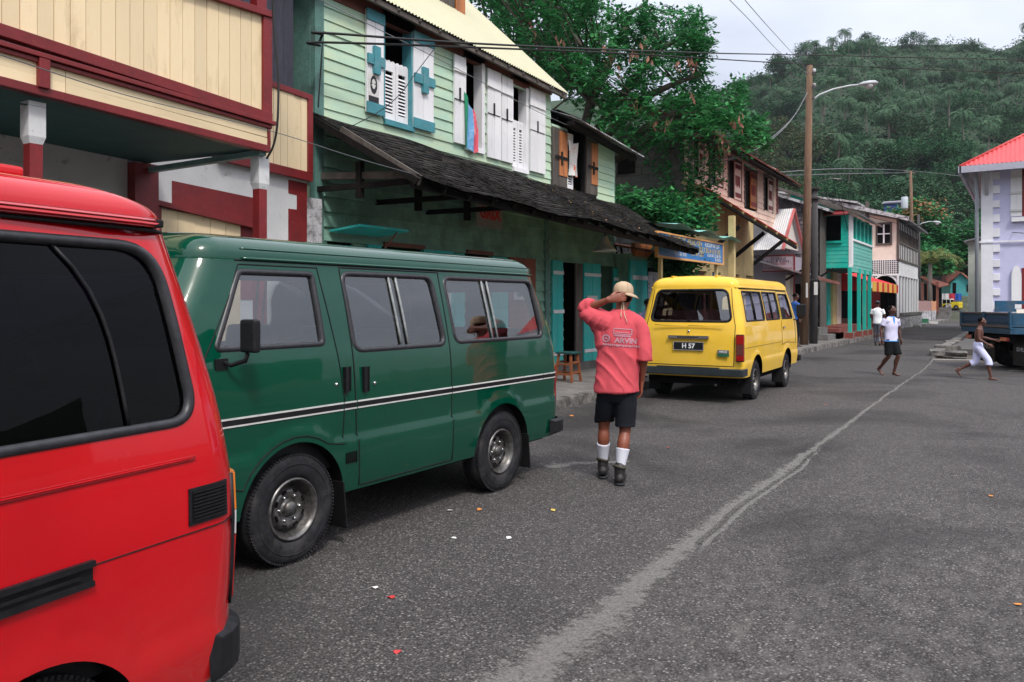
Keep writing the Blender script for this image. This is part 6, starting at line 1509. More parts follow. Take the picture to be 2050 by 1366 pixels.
# ================================================================== lavender building on the right
def lavender():
 xc, yf = -1.62, 37.1; root = thing('stone_hall', 'lavender hall with white quoins under a red iron roof, at the right edge', 'building', (2, yf, 0))
 LAV = mat('lavender_wall', (.56, .56, .78), .85, .05, 3, bmp=.15); WH = mat('quoin_white', (.80, .80, .86), .8, .05, 4, bmp=.1)
 def p(px, py): return ony(px, py, yf)
 ze = p(1970, 340).z
 w_ = MB().use(LAV); w_.box((xc + .05, yf, 0), (14, yf + 12, ze + .1)); w_.build('wall', root)
 q = MB().use(WH); s0 = p(1988, 400).x; s1 = p(2002, 400).x
 q.box((xc, yf - .06, 0), (s0, yf + 12, ze))
 zs = [p(1990, y).z for y in (345, 360, 372, 388, 402, 416, 430, 445, 458, 475, 490, 505, 520, 535, 548, 562, 578, 592, 606, 620, 634, 650, 664, 680)]
 for i in range(0, len(zs) - 1, 2): q.box((s0, yf - .058, zs[i + 1]), (s1, yf - .002, zs[i]))
 q.build('quoins', root, bevel=.01)
 q = MB().use(WH); zc = p(2020, 484).z; q.box((xc - .06, yf - .10, zc - .02), (14, yf - .061, zc + .045)); q.build('string_course', root)
 for k in range(3):
  dx = k * 3.6
  x0 = p(2023, 400).x + dx; x1 = p(2046, 400).x + dx; z0 = p(2035, 433).z; z1 = p(2035, 340).z
  s_ = MB().use(WHITEP); vboards(s_, yf - .05, x0, x1, z0, z1, .24, .05, -1, 'y'); so_ = s_.build('shutter', root)
  for z in (z0 + .22, (z0 + z1) / 2, z1 - .3): s_ = MB().use(TRIMW); s_.box((x0, yf - .10, z - .04), (x1, yf - .055, z + .04)); s_.build('shutter_strap', so_)
  f = MB().use(MAROON); f.box((x1, yf - .03, z0 - .02), (x1 + 1.1, yf - .004, z1)); f.use(WHITEP); f.box((x1 - .35, yf - .16, z0 - .22), (x1 + 1.5, yf - .02, z0 - .05)); f.build('window', root)
  s_ = MB().use(WHITEP); vboards(s_, yf - .05, x1 + 1.1, x1 + 1.1 + (x1 - x0), z0, z1, .24, .05, -1, 'y'); s_.build('shutter', root)
  a0 = p(2025, 600).x + dx; a1 = p(2044, 600).x + dx; zb_ = .8; zt = p(2035, 532).z
  poly = [(a0, yf - .05, zb_), (a1 + .02, yf - .05, zb_), (a1 + .02, yf - .05, zt - .35)] + [(a0 + (a1 - a0 + .02) * (1 - math.sin(t)) * 1.0, yf - .05, zt - .35 + .35 * math.sin(math.pi / 2 - t + 0) if False else zt - .45 + .45 * math.sin(math.acos(max(-1, min(1, ((a0 + (a1 - a0) * (1 - math.sin(t))) - (a0 + a1) / 2) / ((a1 - a0) / 2)))))) for t in [math.pi / 2 * i / 8 for i in range(1, 8)]] + [(a0, yf - .05, zt - .45)]
  s_ = MB().use(WHITEP); s_.prism(poly, (0, -.05, 0)); s_.build('arched_shutter', root)
  f = MB().use(MAROON); f.box((a1 + .02, yf - .03, .8), (a1 + 1.1, yf - .004, zt - .1)); f.build('doorway', root)
 ex = ony(1922, 333, yf - .9); r_ = MB().use(CORRR, True); e0 = Vector((ex.x, yf - .9, ex.z)); e1 = Vector((15, yf - .9, ex.z)); top0 = Vector((ex.x + 6.2, yf + 6.2, ex.z + 4.2)); top1 = Vector((15, yf + 6.2, ex.z + 4.2))
 nm = 230
 vs = []; fs = []
 for i in range(nm * 5 + 1):
  x = lerp(e0.x, 15, i / (nm * 5)); up = min(1, (x - e0.x) / 6.2 + .0)
  for j in range(6):
   t = up * j / 5; vs.append((x, yf - .9 + 7.1 * t, e0.z + 4.2 * t + .018 * math.sin(x * 2 * math.pi / .076 * .5)))
 for i in range(nm * 5):
  for j in range(5): fs.append((i * 6 + j, (i + 1) * 6 + j, (i + 1) * 6 + j + 1, i * 6 + j + 1))
 r_.add(vs, fs, True); r_.use(CORRR); r_.add([tuple(e0), tuple(top0), (ex.x + 6.2, yf + 7, ex.z + 4.2), (ex.x, yf + 13, ex.z)], [(0, 1, 2, 3)]); r_.add([tuple(top0), tuple(top1), (15, yf + 13, ex.z), (ex.x, yf + 13, ex.z)], [(0, 1, 2, 3)]); r_.tube([e0, top0], .06, 6); r_.build('roof', root)
 g = MB().use(mat('gutter_lilac_grey', (.40, .40, .48), .5, .08, 6)); g.box((ex.x - .02, yf - 1.0, ex.z - .28), (15, yf - .88, ex.z - .02)); g.box((ex.x - .06, yf - 1.0, ex.z - .28), (ex.x + .04, yf + 13, ex.z - .02)); g.build('gutter', root)
 s_ = MB().use(mat('soffit_grey', (.35, .35, .36), .8, .1, 4)); s_.box((ex.x, yf - .9, ex.z - .10), (15, yf, ex.z - .05)); s_.box((ex.x, yf, ex.z - .10), (xc, yf + 13, ex.z - .05))
 for i in range(3): s_.bar((xc - .05, yf + .3 + i * 3, ze - 1.3), (ex.x + .15, yf + .3 + i * 3, ex.z - .15), .12); s_.bar((xc + .2 + i * 3, yf - .05, ze - 1.0), (xc + .2 + i * 3, yf - .8, ex.z - .15), .12)
 s_.build('soffit', root)
 d = MB().use(mat('downpipe_grey', (.30, .32, .36), .5, .1, 6), True); x = xc - .14; d.tube([(ex.x + .5, yf - .5, ex.z - .2), (x, yf - .15, ex.z - .75), (x, yf - .12, ex.z - 1.1), (x, yf - .12, .1)], .07, 10); d.build('downpipe', root)
lavender()
b = MB().use(mat('pale_green_wall', (.45, .50, .42), .8, .1, 3)); b.box((-2.9, 52, 0), (2, 60, 5.2)); b.use(CORRG); slab(b, (-3.1, 51.6, 5.1), (-3.1, 60.4, 5.1), (2.3, 60.4, 6.4), (2.3, 51.6, 6.4), .08); setp(b.build('low_house'), 'plain pale green house just behind the lavender hall', 'house')
kb2 = MB().use(KERBM)
for i in range(24): a = 26.6 + i * 1.8; kb2.box((-2.45 - .012 * (a - 24), a, -.05), (-2.15 - .012 * (a - 24), a + 1.78, .15))
setp(kb2.build('kerb_square', bevel=.015), kind='structure')
pv2 = MB().use(PAVE); pv2.box((-2.15, 28.5, -.05), (-1.2, 37.0, .13)); pv2.box((-2.6, 37.1, -.05), (-1.7, 80, .12)); pv2.mats = [mat('grimy_slab', (.075, .07, .066), .9, .3, 3, dirt=(.16, .15, .14), dirtamt=.6)]; setp(pv2.build('pavement_square'), kind='structure')
# ================================================================== terrain
def hillskin():
 m, nt, b = new_mat('hill_undergrowth'); co = obco(nt)
 cc = ramp(nt, noise(nt, co, .12, 9, .7), [(.3, (.010, .026, .012)), (.5, (.022, .050, .022)), (.75, (.05, .075, .035))])
 nt.links.new(cc, b.inputs['Base Color']); b.inputs['Roughness'].default_value = .95; bump(nt, b, noise(nt, co, .5, 8, .7), 1, 1.0); return m
HILLM = hillskin()
RIDGE = [(-900, 480), (0, 400), (700, 300), (1100, 185), (1350, 190), (1430, 165), (1500, 128), (1570, 118), (1620, 88), (1700, 70), (1780, 62), (1860, 62), (1950, 66), (2000, 88), (2040, 60), (2100, 42), (2400, 30), (3200, 120), (5200, 300)]
def rid(px): return interp(RIDGE, px)
Z0H, Z1H = 92.0, 300.0
def hz(px, Z):
 """ground height at image column px and depth Z: the hill rises from the end of the street to its ridge"""
 zr = EYE + (HYP - rid(px) - 22) / F * Z1H
 t = (Z - Z0H) / (Z1H - Z0H)
 if t <= 0: return -.06 + .0 * Z
 base = zr * (t if t < 1 else 1 - (t - 1) * .6)
 prof = t ** 1.15 if t < 1 else 1 - (t - 1) ** 2 * .8
 nx = px * .004; h = zr * prof
 h += (mnoise.noise(Vector((px * .0045, Z * .012, 3))) * 9 + mnoise.noise(Vector((px * .013, Z * .03, 7))) * 3.5) * min(1, t * 3) * (1 if t < .92 else max(0, 1 - (t - .92) * 8))
 return max(h, -.06)
def hill_mesh():
 vs = []; fs = []; nx, nz_ = 150, 60
 for i in range(nx + 1):
  px = lerp(-900, 4200, i / nx)
  for j in range(nz_ + 1):
   Z = lerp(88, 520, (j / nz_)); d = ray(px, 0); vs.append((d[0] * Z, d[1] * Z, hz(px, Z) - (.3 if Z < 93 else 0)))
 for i in range(nx):
  for j in range(nz_): fs.append((i * (nz_ + 1) + j, (i + 1) * (nz_ + 1) + j, (i + 1) * (nz_ + 1) + j + 1, i * (nz_ + 1) + j + 1))
 b = MB().use(HILLM, True); b.add(vs, fs, True); setp(b.build('hill'), kind='structure')
hill_mesh()
def far_hills():
 """the rest of the valley: hills behind the viewer and beyond the square"""
 vs = []; fs = []; n = 120; m_ = 8; b = MB().use(HILLM, True)
 for i in range(n + 1):
  a = R(-20) - R(250) * i / n - R(25)     # clockwise from +Y side round to behind
  x, y = math.cos(a + math.pi / 2), math.sin(a + math.pi / 2)
  hgt = 95 + 55 * mnoise.noise(Vector((i * .11, 0, 1))) + 22 * mnoise.noise(Vector((i * .37, 2, 1)))
  for j in range(m_ + 1): t = j / m_; d = 330 + 330 * t; vs.append((x * d, y * d, -1 + hgt * math.sin(t * math.pi * .5) + 5 * mnoise.noise(Vector((i * .6, j * .8, 5)))))
 for i in range(n):
  for j in range(m_): fs.append((i * (m_ + 1) + j, (i + 1) * (m_ + 1) + j, (i + 1) * (m_ + 1) + j + 1, i * (m_ + 1) + j + 1))
 b.add(vs, fs, True); setp(b.build('far_hills'), kind='structure')
far_hills()
# ================================================================== foliage
def leafmat(name, c1, c2, trans=.25, rough=.5):
 m, nt, b = new_mat(name); co = obco(nt)
 oi = nt.nodes.new('ShaderNodeObjectInfo'); n1 = noise(nt, co, .9, 3, .6)
 geo = nt.nodes.new('ShaderNodeNewGeometry')
 f = nd(nt, 'ShaderNodeMix', {0: .5}, data_type='FLOAT'); nt.links.new(n1, f.inputs[2]); nt.links.new(geo.outputs['Random Per Island'], f.inputs[3])
 cc = ramp(nt, f.outputs[0], [(.2, c1), (.8, c2)]); nt.links.new(cc, b.inputs['Base Color']); b.inputs['Roughness'].default_value = rough
 b.inputs['Specular IOR Level'].default_value = .12
 t = nd(nt, 'ShaderNodeBsdfTranslucent'); nt.links.new(cc, t.inputs[0]); mx = nd(nt, 'ShaderNodeMixShader', {0: trans}); nt.links.new(b.outputs[0], mx.inputs[1]); nt.links.new(t.outputs[0], mx.inputs[2]); nt.links.new(mx.outputs[0], nt.nodes['Material Output'].inputs[0]); return m
LF_D = leafmat('leaf_dark', (.014, .075, .030), (.045, .17, .06))
LF_M = leafmat('leaf_mid', (.020, .12, .042), (.06, .27, .08))
LF_B = leafmat('leaf_bright', (.03, .19, .065), (.10, .36, .11))
LF_H = leafmat('leaf_hill', (.014, .050, .027), (.055, .14, .06), .15, .8)
LF_H2 = leafmat('leaf_hill_grey', (.030, .068, .036), (.075, .13, .065), .15, .8)
LF_H3 = leafmat('leaf_hill_olive', (.055, .065, .028), (.12, .12, .055), .15, .8)
LF_P = leafmat('palm_leaf', (.028, .080, .044), (.115, .20, .11), .2, .7)
POD = leafmat('dry_pods', (.16, .07, .05), (.36, .18, .13), .1)
BARK = mat('tree_bark', (.07, .055, .045), .95, .35, 8, bmp=.6)
PBARK = mat('palm_bark', (.13, .115, .10), .95, .3, 6, stretch=(1, 1, .3), bmp=.4)
def rot_leaf(mb, p, s_, w_, droop=0.0, dirv=None):
 a = random.uniform(0, 6.283); el = random.uniform(-.7, .7) - droop
 d = Vector((math.cos(a) * math.cos(el), math.sin(a) * math.cos(el), math.sin(el))) if dirv is None else dirv
 o = d.cross(Vector((random.uniform(-.4, .4), random.uniform(-.4, .4), 1))).normalized() * w_
 mb.append((p, d * s_, o))
class Leaves:
 """many small bent leaves in one mesh"""
 def __init__(s): s.v = []; s.f = []; s.m = []
 def leaf(s, p, d, o, mi=0):
  b = len(s.v); u = Vector((0, 0, 1)) * (o.length * .35)
  s.v += [p, p + d * .5 + o - u, p + d, p + d * .5 - o - u]; s.f += [(b, b + 1, b + 2), (b, b + 2, b + 3)]; s.m += [mi, mi]
 def build(s, name, mats, parent, local=True):
  me = bpy.data.meshes.new(name); vs = s.v
  if parent is not None and not local: M = ROOTM[parent.name].inverted(); vs = [M @ v for v in vs]
  me.from_pydata([tuple(v) for v in vs], [], s.f)
  for m in mats: me.materials.append(m)
  me.polygons.foreach_set('material_index', s.m); me.update()
  o = bpy.data.objects.new(name, me); C.objects.link(o)
  if parent is not None: o.parent = parent; KIDS.setdefault(parent.name, []).append(o)
  return o
def rv(s_=1.0):
 while True:
  v = Vector((random.uniform(-1, 1), random.uniform(-1, 1), random.uniform(-1, 1)))
  if v.length < 1: return v * s_
def clump(L_, c, r, n, ls, lw, mi, squash=.8, shell=.45):
 for _ in range(n):
  v = rv();
  if v.length < shell: v = v.normalized() * random.uniform(shell, 1)
  p = c + Vector((v.x * r, v.y * r, v.z * r * squash)); a = random.uniform(0, 6.283); out = (Vector((math.cos(a), math.sin(a), random.uniform(-.6, .4))) + v * .8).normalized()
  o = out.cross(Vector((random.uniform(-.5, .5), random.uniform(-.5, .5), 1))).normalized(); L_.leaf(p, out * ls * random.uniform(.7, 1.3), o * lw * random.uniform(.7, 1.2), mi if isinstance(mi, int) else random.choice(mi))
def palm(name, seed, H_, label, group, loc, nf=17):
 random.seed(seed); root = thing(name, label, 'palm', loc, 0, group)
 t = MB().use(PBARK, True); lean = random.uniform(-.12, .12); pts_ = [(lean * H_ * (k / 8) ** 2, .02 * H_ * math.sin(k * .7), H_ * k / 8 - (.8 if k == 0 else 0)) for k in range(9)]; t.tube(pts_, [.24 - .012 * k for k in range(9)], 7); t.build('trunk', root, local=True)
 L_ = Leaves(); c = Vector(pts_[-1])
 for i in range(nf):
  az = 2 * math.pi * i / nf + random.uniform(-.2, .2); el = random.uniform(-.25, 1.15); ln = random.uniform(3.2, 4.4); seg = 7; p = c.copy(); dirh = Vector((math.cos(az), math.sin(az), 0)); ang = el
  for k in range(seg):
   d = dirh * math.cos(ang) + Vector((0, 0, math.sin(ang))); q = p + d * ln / seg; side = dirh.cross(Vector((0, 0, 1))); w_ = (.85 * math.sin(math.pi * (k + .8) / (seg + .9)) + .12)
   for sg in (1, -1):
    for h in (0, .5): L_.leaf(p.lerp(q, h), (side * sg * w_ + d * .35 + Vector((0, 0, -.30 - .25 * k / seg))), d * .11, 0)
   p = q; ang -= .26 + .05 * k
 L_.build('crown', [LF_P], root); return root
def rot_copy(proto, loc, rz, sc, label=None, group=None):
 c = copy_tree(proto, None, loc, rz); c.scale = (sc, sc, sc)
 if label: c['label'] = label
 if group: c['group'] = group
 return c
def broad(name, seed, r, label, group, loc, mats, n=26, per=85, H_=6):
 random.seed(seed); root = thing(name, label, 'tree', loc, 0, group)
 t = MB().use(BARK, True); t.tube([(0, 0, -1), (.1, .1, H_ * .5), (0, .2, H_ * .8)], [.3, .22, .12], 6)
 L_ = Leaves()
 for i in range(n):
  v = rv(); v.z = abs(v.z) if random.random() < .8 else v.z * .5; c = Vector((v.x * r, v.y * r, H_ + v.z * r * .75)); rr = random.uniform(.22, .42) * r; clump(L_, c, rr, per, .30 * r / 3.2, .12 * r / 3.2, [0, 0, 1], .75)
  if i % 4 == 0: t.tube([(0, .1, H_ * .6), c * .6 + Vector((0, 0, H_ * .3)), c], [.12, .07, .03], 5)
 t.build('trunk', root, local=True); L_.build('crown', mats, root); return root
P0 = (0, 0, 0)
def hp(px, Z):
 d = ray(px, 0); return Vector((d[0] * Z, d[1] * Z, hz(px, Z)))
GP = 'coconut palms standing over the forest on the hill'; GT = 'leafy trees covering the hillside'
lp = 'coconut palm among the trees of the hillside'; lt = 'round leafy tree in the forest on the hillside'
p1 = hp(1700, 150); p2 = hp(1900, 200); p3 = hp(1560, 240)
palms = [palm('coconut_palm', 11, 8, lp, GP, tuple(p1)), palm('coconut_palm', 12, 10, lp, GP, tuple(p2)), palm('coconut_palm', 13, 6.5, lp, GP, tuple(p3)), palm('coconut_palm', 14, 7, lp, GP, tuple(hp(1780, 180)), 26), palm('coconut_palm', 15, 9, lp, GP, tuple(hp(1650, 210)), 11)]
trees = [broad('forest_tree', 21, 4.0, lt, GT, tuple(hp(1600, 120)), [LF_H, LF_D]), broad('forest_tree', 22, 4.6, lt, GT, tuple(hp(1800, 130)), [LF_H, LF_H2]), broad('forest_tree', 23, 3.6, lt, GT, tuple(hp(1950, 140)), [LF_H2, LF_H]), broad('forest_tree', 24, 4.2, lt, GT, tuple(hp(1560, 130)), [LF_H3, LF_H])]
random.seed(99)
cnt = 0
Zr = 100.0; row = 0
rows_ = []
while Zr < 305:
 rows_.append(Zr); Zr *= 1.055
 Zr += 1.5
npalm = ntree = 0
extra = []
def zone(px, t):
 v = 'on the crest' if t > .86 else 'high on the slope' if t > .6 else 'halfway up the slope' if t > .3 else 'low on the slope'
 cols = [(1420, 'above the tree at the pink house'), (1500, 'left of the brown pole'), (1600, 'just left of the brown pole'), (1680, 'above the turquoise house'), (1770, 'under the street lamp side of the hill'), (1840, 'above the peach house'), (1910, 'over the end of the street'), (1990, 'left of the red roof'), (9999, 'above the red roof')]
 return v + ' ' + next(c for x, c in cols if px < x)
for r_, Zc in enumerate(rows_):
 step = (5.0 if Zc < 210 else 4.3 if Zc < 260 else 3.2) * F / Zc
 px = 1330 + random.uniform(0, step)
 while px < 2120:
  Z = Zc + random.uniform(-3, 3); p = hp(px, Z); t = (Z - Z0H) / (Z1H - Z0H); zn = zone(px, t)
  kind = random.random(); pp = .18 + .66 * sstep(.25, .7, t) if px > 1600 else .10 + .5 * sstep(.55, .85, t)
  if kind < pp and npalm < 292: rot_copy(random.choice(palms), p + Vector((0, 0, (random.uniform(-3.6, .3) if t < .84 else random.uniform(-6.5, -2.5)))), random.uniform(0, 6.28), random.uniform(.55, 1.05), 'coconut palm ' + zn); npalm += 1
  elif ntree < 290:
   wts = [3, 3, 3, 0] if not (1480 < px < 1640 and .1 < t < .5) else [1, 1, 0, 6]
   rot_copy(random.choices(trees, wts)[0], p + Vector((0, 0, -3.8)), random.uniform(0, 6.28), random.uniform(.7, 1.3), 'round leafy tree ' + zn); ntree += 1
  else: extra.append(p)
  px += step * random.uniform(.75, 1.2)
print('palms', npalm, 'trees', ntree, 'extra', len(extra))
random.seed(5); L_ = Leaves()
for i in range(14000):
 px = random.uniform(1250, 2150); Z = 95 + 205 * random.random() ** 1.3; p = hp(px, Z); p.z += random.uniform(0, 2.2)
 clump(L_, p, 1.1, 3, .8, .35, [0, 0, 1], .6, 0)
o = L_.build('undergrowth', [LF_H, LF_D], None); setp(o, 'dense dark undergrowth between the trees of the hillside', kind='stuff')
# ================================================================== large tree behind the houses
random.seed(42)
def inpx(poly):
 x0 = min(p[0] for p in poly); x1 = max(p[0] for p in poly); y0 = min(p[1] for p in poly); y1 = max(p[1] for p in poly)
 while True:
  p = (random.uniform(x0, x1), random.uniform(y0, y1))
  if inpoly(p, poly): return p
def big_tree():
 base = Vector((-12.3, 20.4, 0)); root = thing('spreading_tree', 'big spreading tree with feathery leaves and brown pods, overhanging the houses', 'tree', tuple(base))
 T = MB().use(BARK, True); L_ = Leaves()
 T.tube([base + Vector((0, 0, -.2)), base + Vector((.1, .2, 2)), base + Vector((.5, .1, 4.2)), base + Vector((.9, .4, 5.6))], [.42, .34, .28, .22], 10)
 fork = base + Vector((.9, .4, 5.5))
 limbs = [[(1300, 120, 22.5), (1360, 80, 22)], [(1330, 265, 22), (1440, 290, 21.5), (1500, 300, 21.5)], [(1200, 130, 23), (1140, 60, 24)], [(1280, 200, 21), (1400, 150, 21)], [(1180, 200, 22), (1050, 60, 25)], [(1250, 60, 24), (1290, 10, 24)], [(1350, 230, 21), (1450, 215, 21)]]
 tips = []
 for l in limbs:
  P = [fork] + [atZ(*q) for q in l]; Q = [P[0]]
  for a, b_ in zip(P, P[1:]): m = (a + b_) / 2 + rv(.25); Q += [m, b_]
  T.tube(Q, [.17 * (1 - .75 * i / (len(Q) - 1)) for i in range(len(Q))], 7); tips += Q[1:]
 outline = [(930, -90), (1060, -110), (1150, -30), (1215, 15), (1222, 60), (1290, 40), (1340, 70), (1385, 48), (1405, 95), (1398, 140), (1385, 170), (1395, 200), (1450, 195), (1480, 235), (1512, 262), (1500, 290), (1440, 300), (1395, 262), (1355, 290), (1300, 280), (1240, 285), (1190, 240), (1135, 185), (1060, 120), (990, 40)]
 cl = []
 for i in range(300):
  px, py = inpx(outline); cl.append((px, py, random.uniform(19.8, 25.5)))
 for px, py in ((1233, 28), (1292, 20), (1303, 35), (1342, 32), (1390, 30), (1396, 60), (1402, 100), (1398, 130), (1408, 85), (1462, 172), (1470, 200), (1510, 262), (1520, 275), (1495, 285), (1260, 45), (1370, 60), (1180, -10), (1150, -40), (1425, 205), (1505, 245), (1290, 60), (1391, 160), (1400, 185), (1397, 215)):
  for k in range(3): cl.append((px + random.uniform(-9, 9), py + random.uniform(-8, 14), random.uniform(20.5, 23)))
 for px, py, Z in cl:
  c = atZ(px, py, Z); near = min(tips, key=lambda t: (t - c).length)
  if random.random() < .45: T.tube([near, (near + c) / 2 + rv(.15), c], [.035, .022, .01], 4)
  sky_ = px < 1130
  r = random.uniform(.26, .50) if not sky_ else random.uniform(.2, .42); mi = [0, 1, 1] if sky_ else random.choice([[0, 1], [1, 1, 2], [1, 2, 2], [0, 0, 1], [1, 1, 2]])
  for q in range(7 if not sky_ else 5):
   a = random.uniform(0, 6.283); el = random.uniform(-.5, .9); d = Vector((math.cos(a) * math.cos(el), math.sin(a) * math.cos(el), math.sin(el))); o0 = c + rv(r * .8)
   side = d.cross(Vector((0, 0, 1))).normalized(); ln = random.uniform(.22, .38)
   for k in range(6):
    p = o0 + d * ln * k / 6 - Vector((0, 0, .10 * (k / 6) ** 2))
    for sg in (1, -1): L_.leaf(p, side * sg * random.uniform(.075, .12) + d * .05 + Vector((0, 0, -.02)), d * .028, random.choice(mi))
  clump(L_, c, r, 34, .15, .045, mi, .8, .3)
 for px, py in ((1225, 100), (1237, 138), (1241, 150), (1300, 112), (1306, 108), (1285, 85), (1386, 118), (1391, 135), (1356, 128), (1438, 258), (1445, 275), (1480, 228), (1466, 240), (1330, 245), (1310, 240), (1275, 205), (1215, 115), (1388, 190), (1455, 290), (1062, 48), (1072, 60), (1120, 75), (1440, 295), (1210, 95), (1268, 104), (1483, 250), (1270, 215)):
  for k in range(7): c = atZ(px + random.gauss(0, 4), py + random.gauss(0, 6), random.uniform(19.7, 20.8)); L_.leaf(c, Vector((random.gauss(0, .03), random.gauss(0, .03), -random.uniform(.1, .2))), rv(.03) + Vector((.02, 0, 0)), 3)
 T.build('trunk', root); L_.build('crown', [LF_D, LF_M, LF_B, POD], root, local=False)
 v = thing('climbing_vine', 'leafy vine trailing from the tree down the corner of the pale pink house', 'vine', (-7.7, 21.3, 0)); V_ = Leaves(); S_ = MB().use(BARK, True)
 strands = [[(1320, 270, 21.2), (1335, 340, 21.5), (1345, 400, 21.7), (1350, 460, 21.5)], [(1368, 270, 21.3), (1372, 330, 21.4), (1378, 380, 21.5), (1400, 410, 21.6)], [(1415, 268, 21.5), (1425, 320, 21.7), (1418, 370, 21.8), (1440, 400, 22)], [(1378, 300, 21), (1385, 360, 21), (1378, 400, 21.3)], [(1440, 300, 22.5), (1437, 340, 23), (1450, 372, 23)], [(1215, 215, 21), (1260, 250, 21), (1285, 290, 21), (1340, 372, 21.4)], [(1395, 290, 21.4), (1405, 380, 21.4), (1420, 420, 21.4)]]
 for st in strands:
  P = [atZ(*q) for q in st]; Q = []
  for a, b_ in zip(P, P[1:]): Q += [a.lerp(b_, t / 6) + rv(.07) for t in range(6)]
  S_.tube(Q, .012, 4)
  for q in Q:
   clump(V_, q, .16, 13, .11, .06, [0, 1, 1, 2], 1.1, 0)
 S_.build('stem', v); V_.build('leaves', [LF_D, LF_M, LF_B], v, local=False)
 s_ = thing('shrub', 'tangle of dark shrubs in the gap between the green house and the pink house', 'shrub', (-9, 19, 0)); G = Leaves(); st = MB().use(BARK, True)
 for i in range(60):
  px, py = inpx([(1232, 385), (1290, 400), (1345, 395), (1390, 420), (1415, 405), (1430, 440), (1420, 458), (1390, 455), (1350, 458), (1290, 440), (1240, 425)]); c = atZ(px, py, random.uniform(19.3, 21.2)); clump(G, c, .33, 50, .15, .07, [0, 0, 1, 1, 2], .8, .2)
 for i in range(50): px, py = random.uniform(1300, 1400), random.uniform(500, 560); c = atZ(px, py, random.uniform(19, 20.5)); clump(G, c, .25, 30, .13, .06, [0, 0, 1], .8, .2)
 for k in range(6): x = -8.6 - k * .35; st.tube([(x, 18 + k * .4, 0), (x + .2, 18.2 + k * .4, 2.2), (x - .1, 18 + k * .5, 3.9)], [.06, .04, .02], 5)
 st.build('stems', s_); G.build('leaves', [LF_D, LF_M, LF_B], s_, local=False)
 base = Vector((-16, 24, 0)); root = thing('tall_tree', 'darker fine-leaved tree against the white sky above the cream roof', 'tree', tuple(base)); T = MB().use(BARK, True); T.tube([base, base + Vector((.3, 0, 4)), base + Vector((.2, .5, 8)), atZ(1040, 20, 29)], [.4, .3, .2, .08], 8); T2 = Leaves()
 for i in range(135):
  px, py = inpx([(900, -120), (1100, -140), (1200, -20), (1210, 100), (1170, 200), (1100, 170), (1020, 90), (960, 20)]); c = atZ(px, py, random.uniform(26, 31)); clump(T2, c, random.uniform(.4, .8), 60, .22, .07, [0, 0, 1], .8, .2)
  if i % 6 == 0: T.tube([base + Vector((.2, .5, 7.5)), c], [.08, .02], 4)
 T.build('trunk', root); T2.build('crown', [LF_D, LF_M], root, local=False)
big_tree()
def end_trees():
 random.seed(31)
 c0 = atZ(1850, 560, 84); c0.z = 0; root = thing('blossoming_tree', 'low tree with orange blossom on top behind the far street lamp', 'tree', tuple(c0)); T = MB().use(BARK, True); T.tube([c0, c0 + Vector((0, 0, 3)), c0 + Vector((.5, 0, 6))], [.3, .25, .15], 6); L_ = Leaves()
 poly = [(1785, 430), (1810, 415), (1850, 400), (1885, 418), (1900, 450), (1905, 500), (1860, 520), (1800, 470)]
 for i in range(110):
  px, py = inpx(poly); c = atZ(px, py, random.uniform(81, 87)); clump(L_, c, 1.0, 60, .42, .16, [0, 0, 1] if py > 436 or random.random() < .4 else [1, 1, 2], .8, .3)
  if i % 8 == 0: T.tube([c0 + Vector((0, 0, 4)), c], [.1, .04], 4)
 for i in range(70): px, py = random.uniform(1805, 1895), random.uniform(400, 440); clump(L_, atZ(px, py, 80.5), .5, 2, .34, .16, 2, .8, 0)
 T.build('trunk', root); L_.build('crown', [LF_D, LF_M, leafmat('orange_blossom', (.12, .10, .03), (.34, .14, .07), .1)], root, local=False)
 c0 = atZ(1862, 600, 74); c0.z = 0; root = thing('young_palm', 'young palm with arching yellow-green fronds beyond the lattice house', 'palm', tuple(c0)); T = MB().use(PBARK, True); T.tube([c0, c0 + Vector((0, 0, 5.4))], [.25, .16], 7); T.build('trunk', root); L_ = Leaves(); c = c0 + Vector((0, 0, 5.4))
 for i in range(13):
  az = 6.283 * i / 13; p = c.copy(); dh = Vector((math.cos(az), math.sin(az), 0)); ang = random.uniform(.5, 1.3)
  for k in range(9):
   d = dh * math.cos(ang) + Vector((0, 0, math.sin(ang))); q = p + d * .38; sd_ = dh.cross(Vector((0, 0, 1)))
   for sg in (1, -1):
    for h in (0, .5): L_.leaf(p.lerp(q, h), sd_ * sg * .6 + d * .3 + Vector((0, 0, -.3)), d * .05, 0)
   p = q; ang -= .24
 L_.build('crown', [leafmat('yellow_frond', (.07, .10, .03), (.20, .20, .06), .2)], root, local=False)
 for nm, lb, poly, zz, n, ms in (('dark_tree', 'dark bushy trees between the far shack and the hill', [(1880, 500), (1965, 440), (1968, 520), (1900, 535)], (84, 92), 80, [0, 0, 1]),
        ('banana_clump', 'broad-leaved bushes on the bank beside the far red roof', [(1838, 505), (1890, 515), (1885, 532), (1845, 535)], (76, 80), 40, [1, 1, 0])):
  c0 = atZ(poly[0][0], 600, zz[0]); c0.z = 0; root = thing(nm, lb, 'tree', tuple(c0)); G = Leaves(); T = MB().use(BARK, True); T.tube([c0, c0 + Vector((0, 0, 4))], [.3, .1], 6)
  for i in range(n): px, py = inpx(poly); c = atZ(px, py, random.uniform(*zz)); clump(G, c, 1.2, 55, .55, .2, ms, .8, .3)
  T.build('trunk', root); G.build('crown', [LF_D, LF_M], root, local=False)
end_trees()
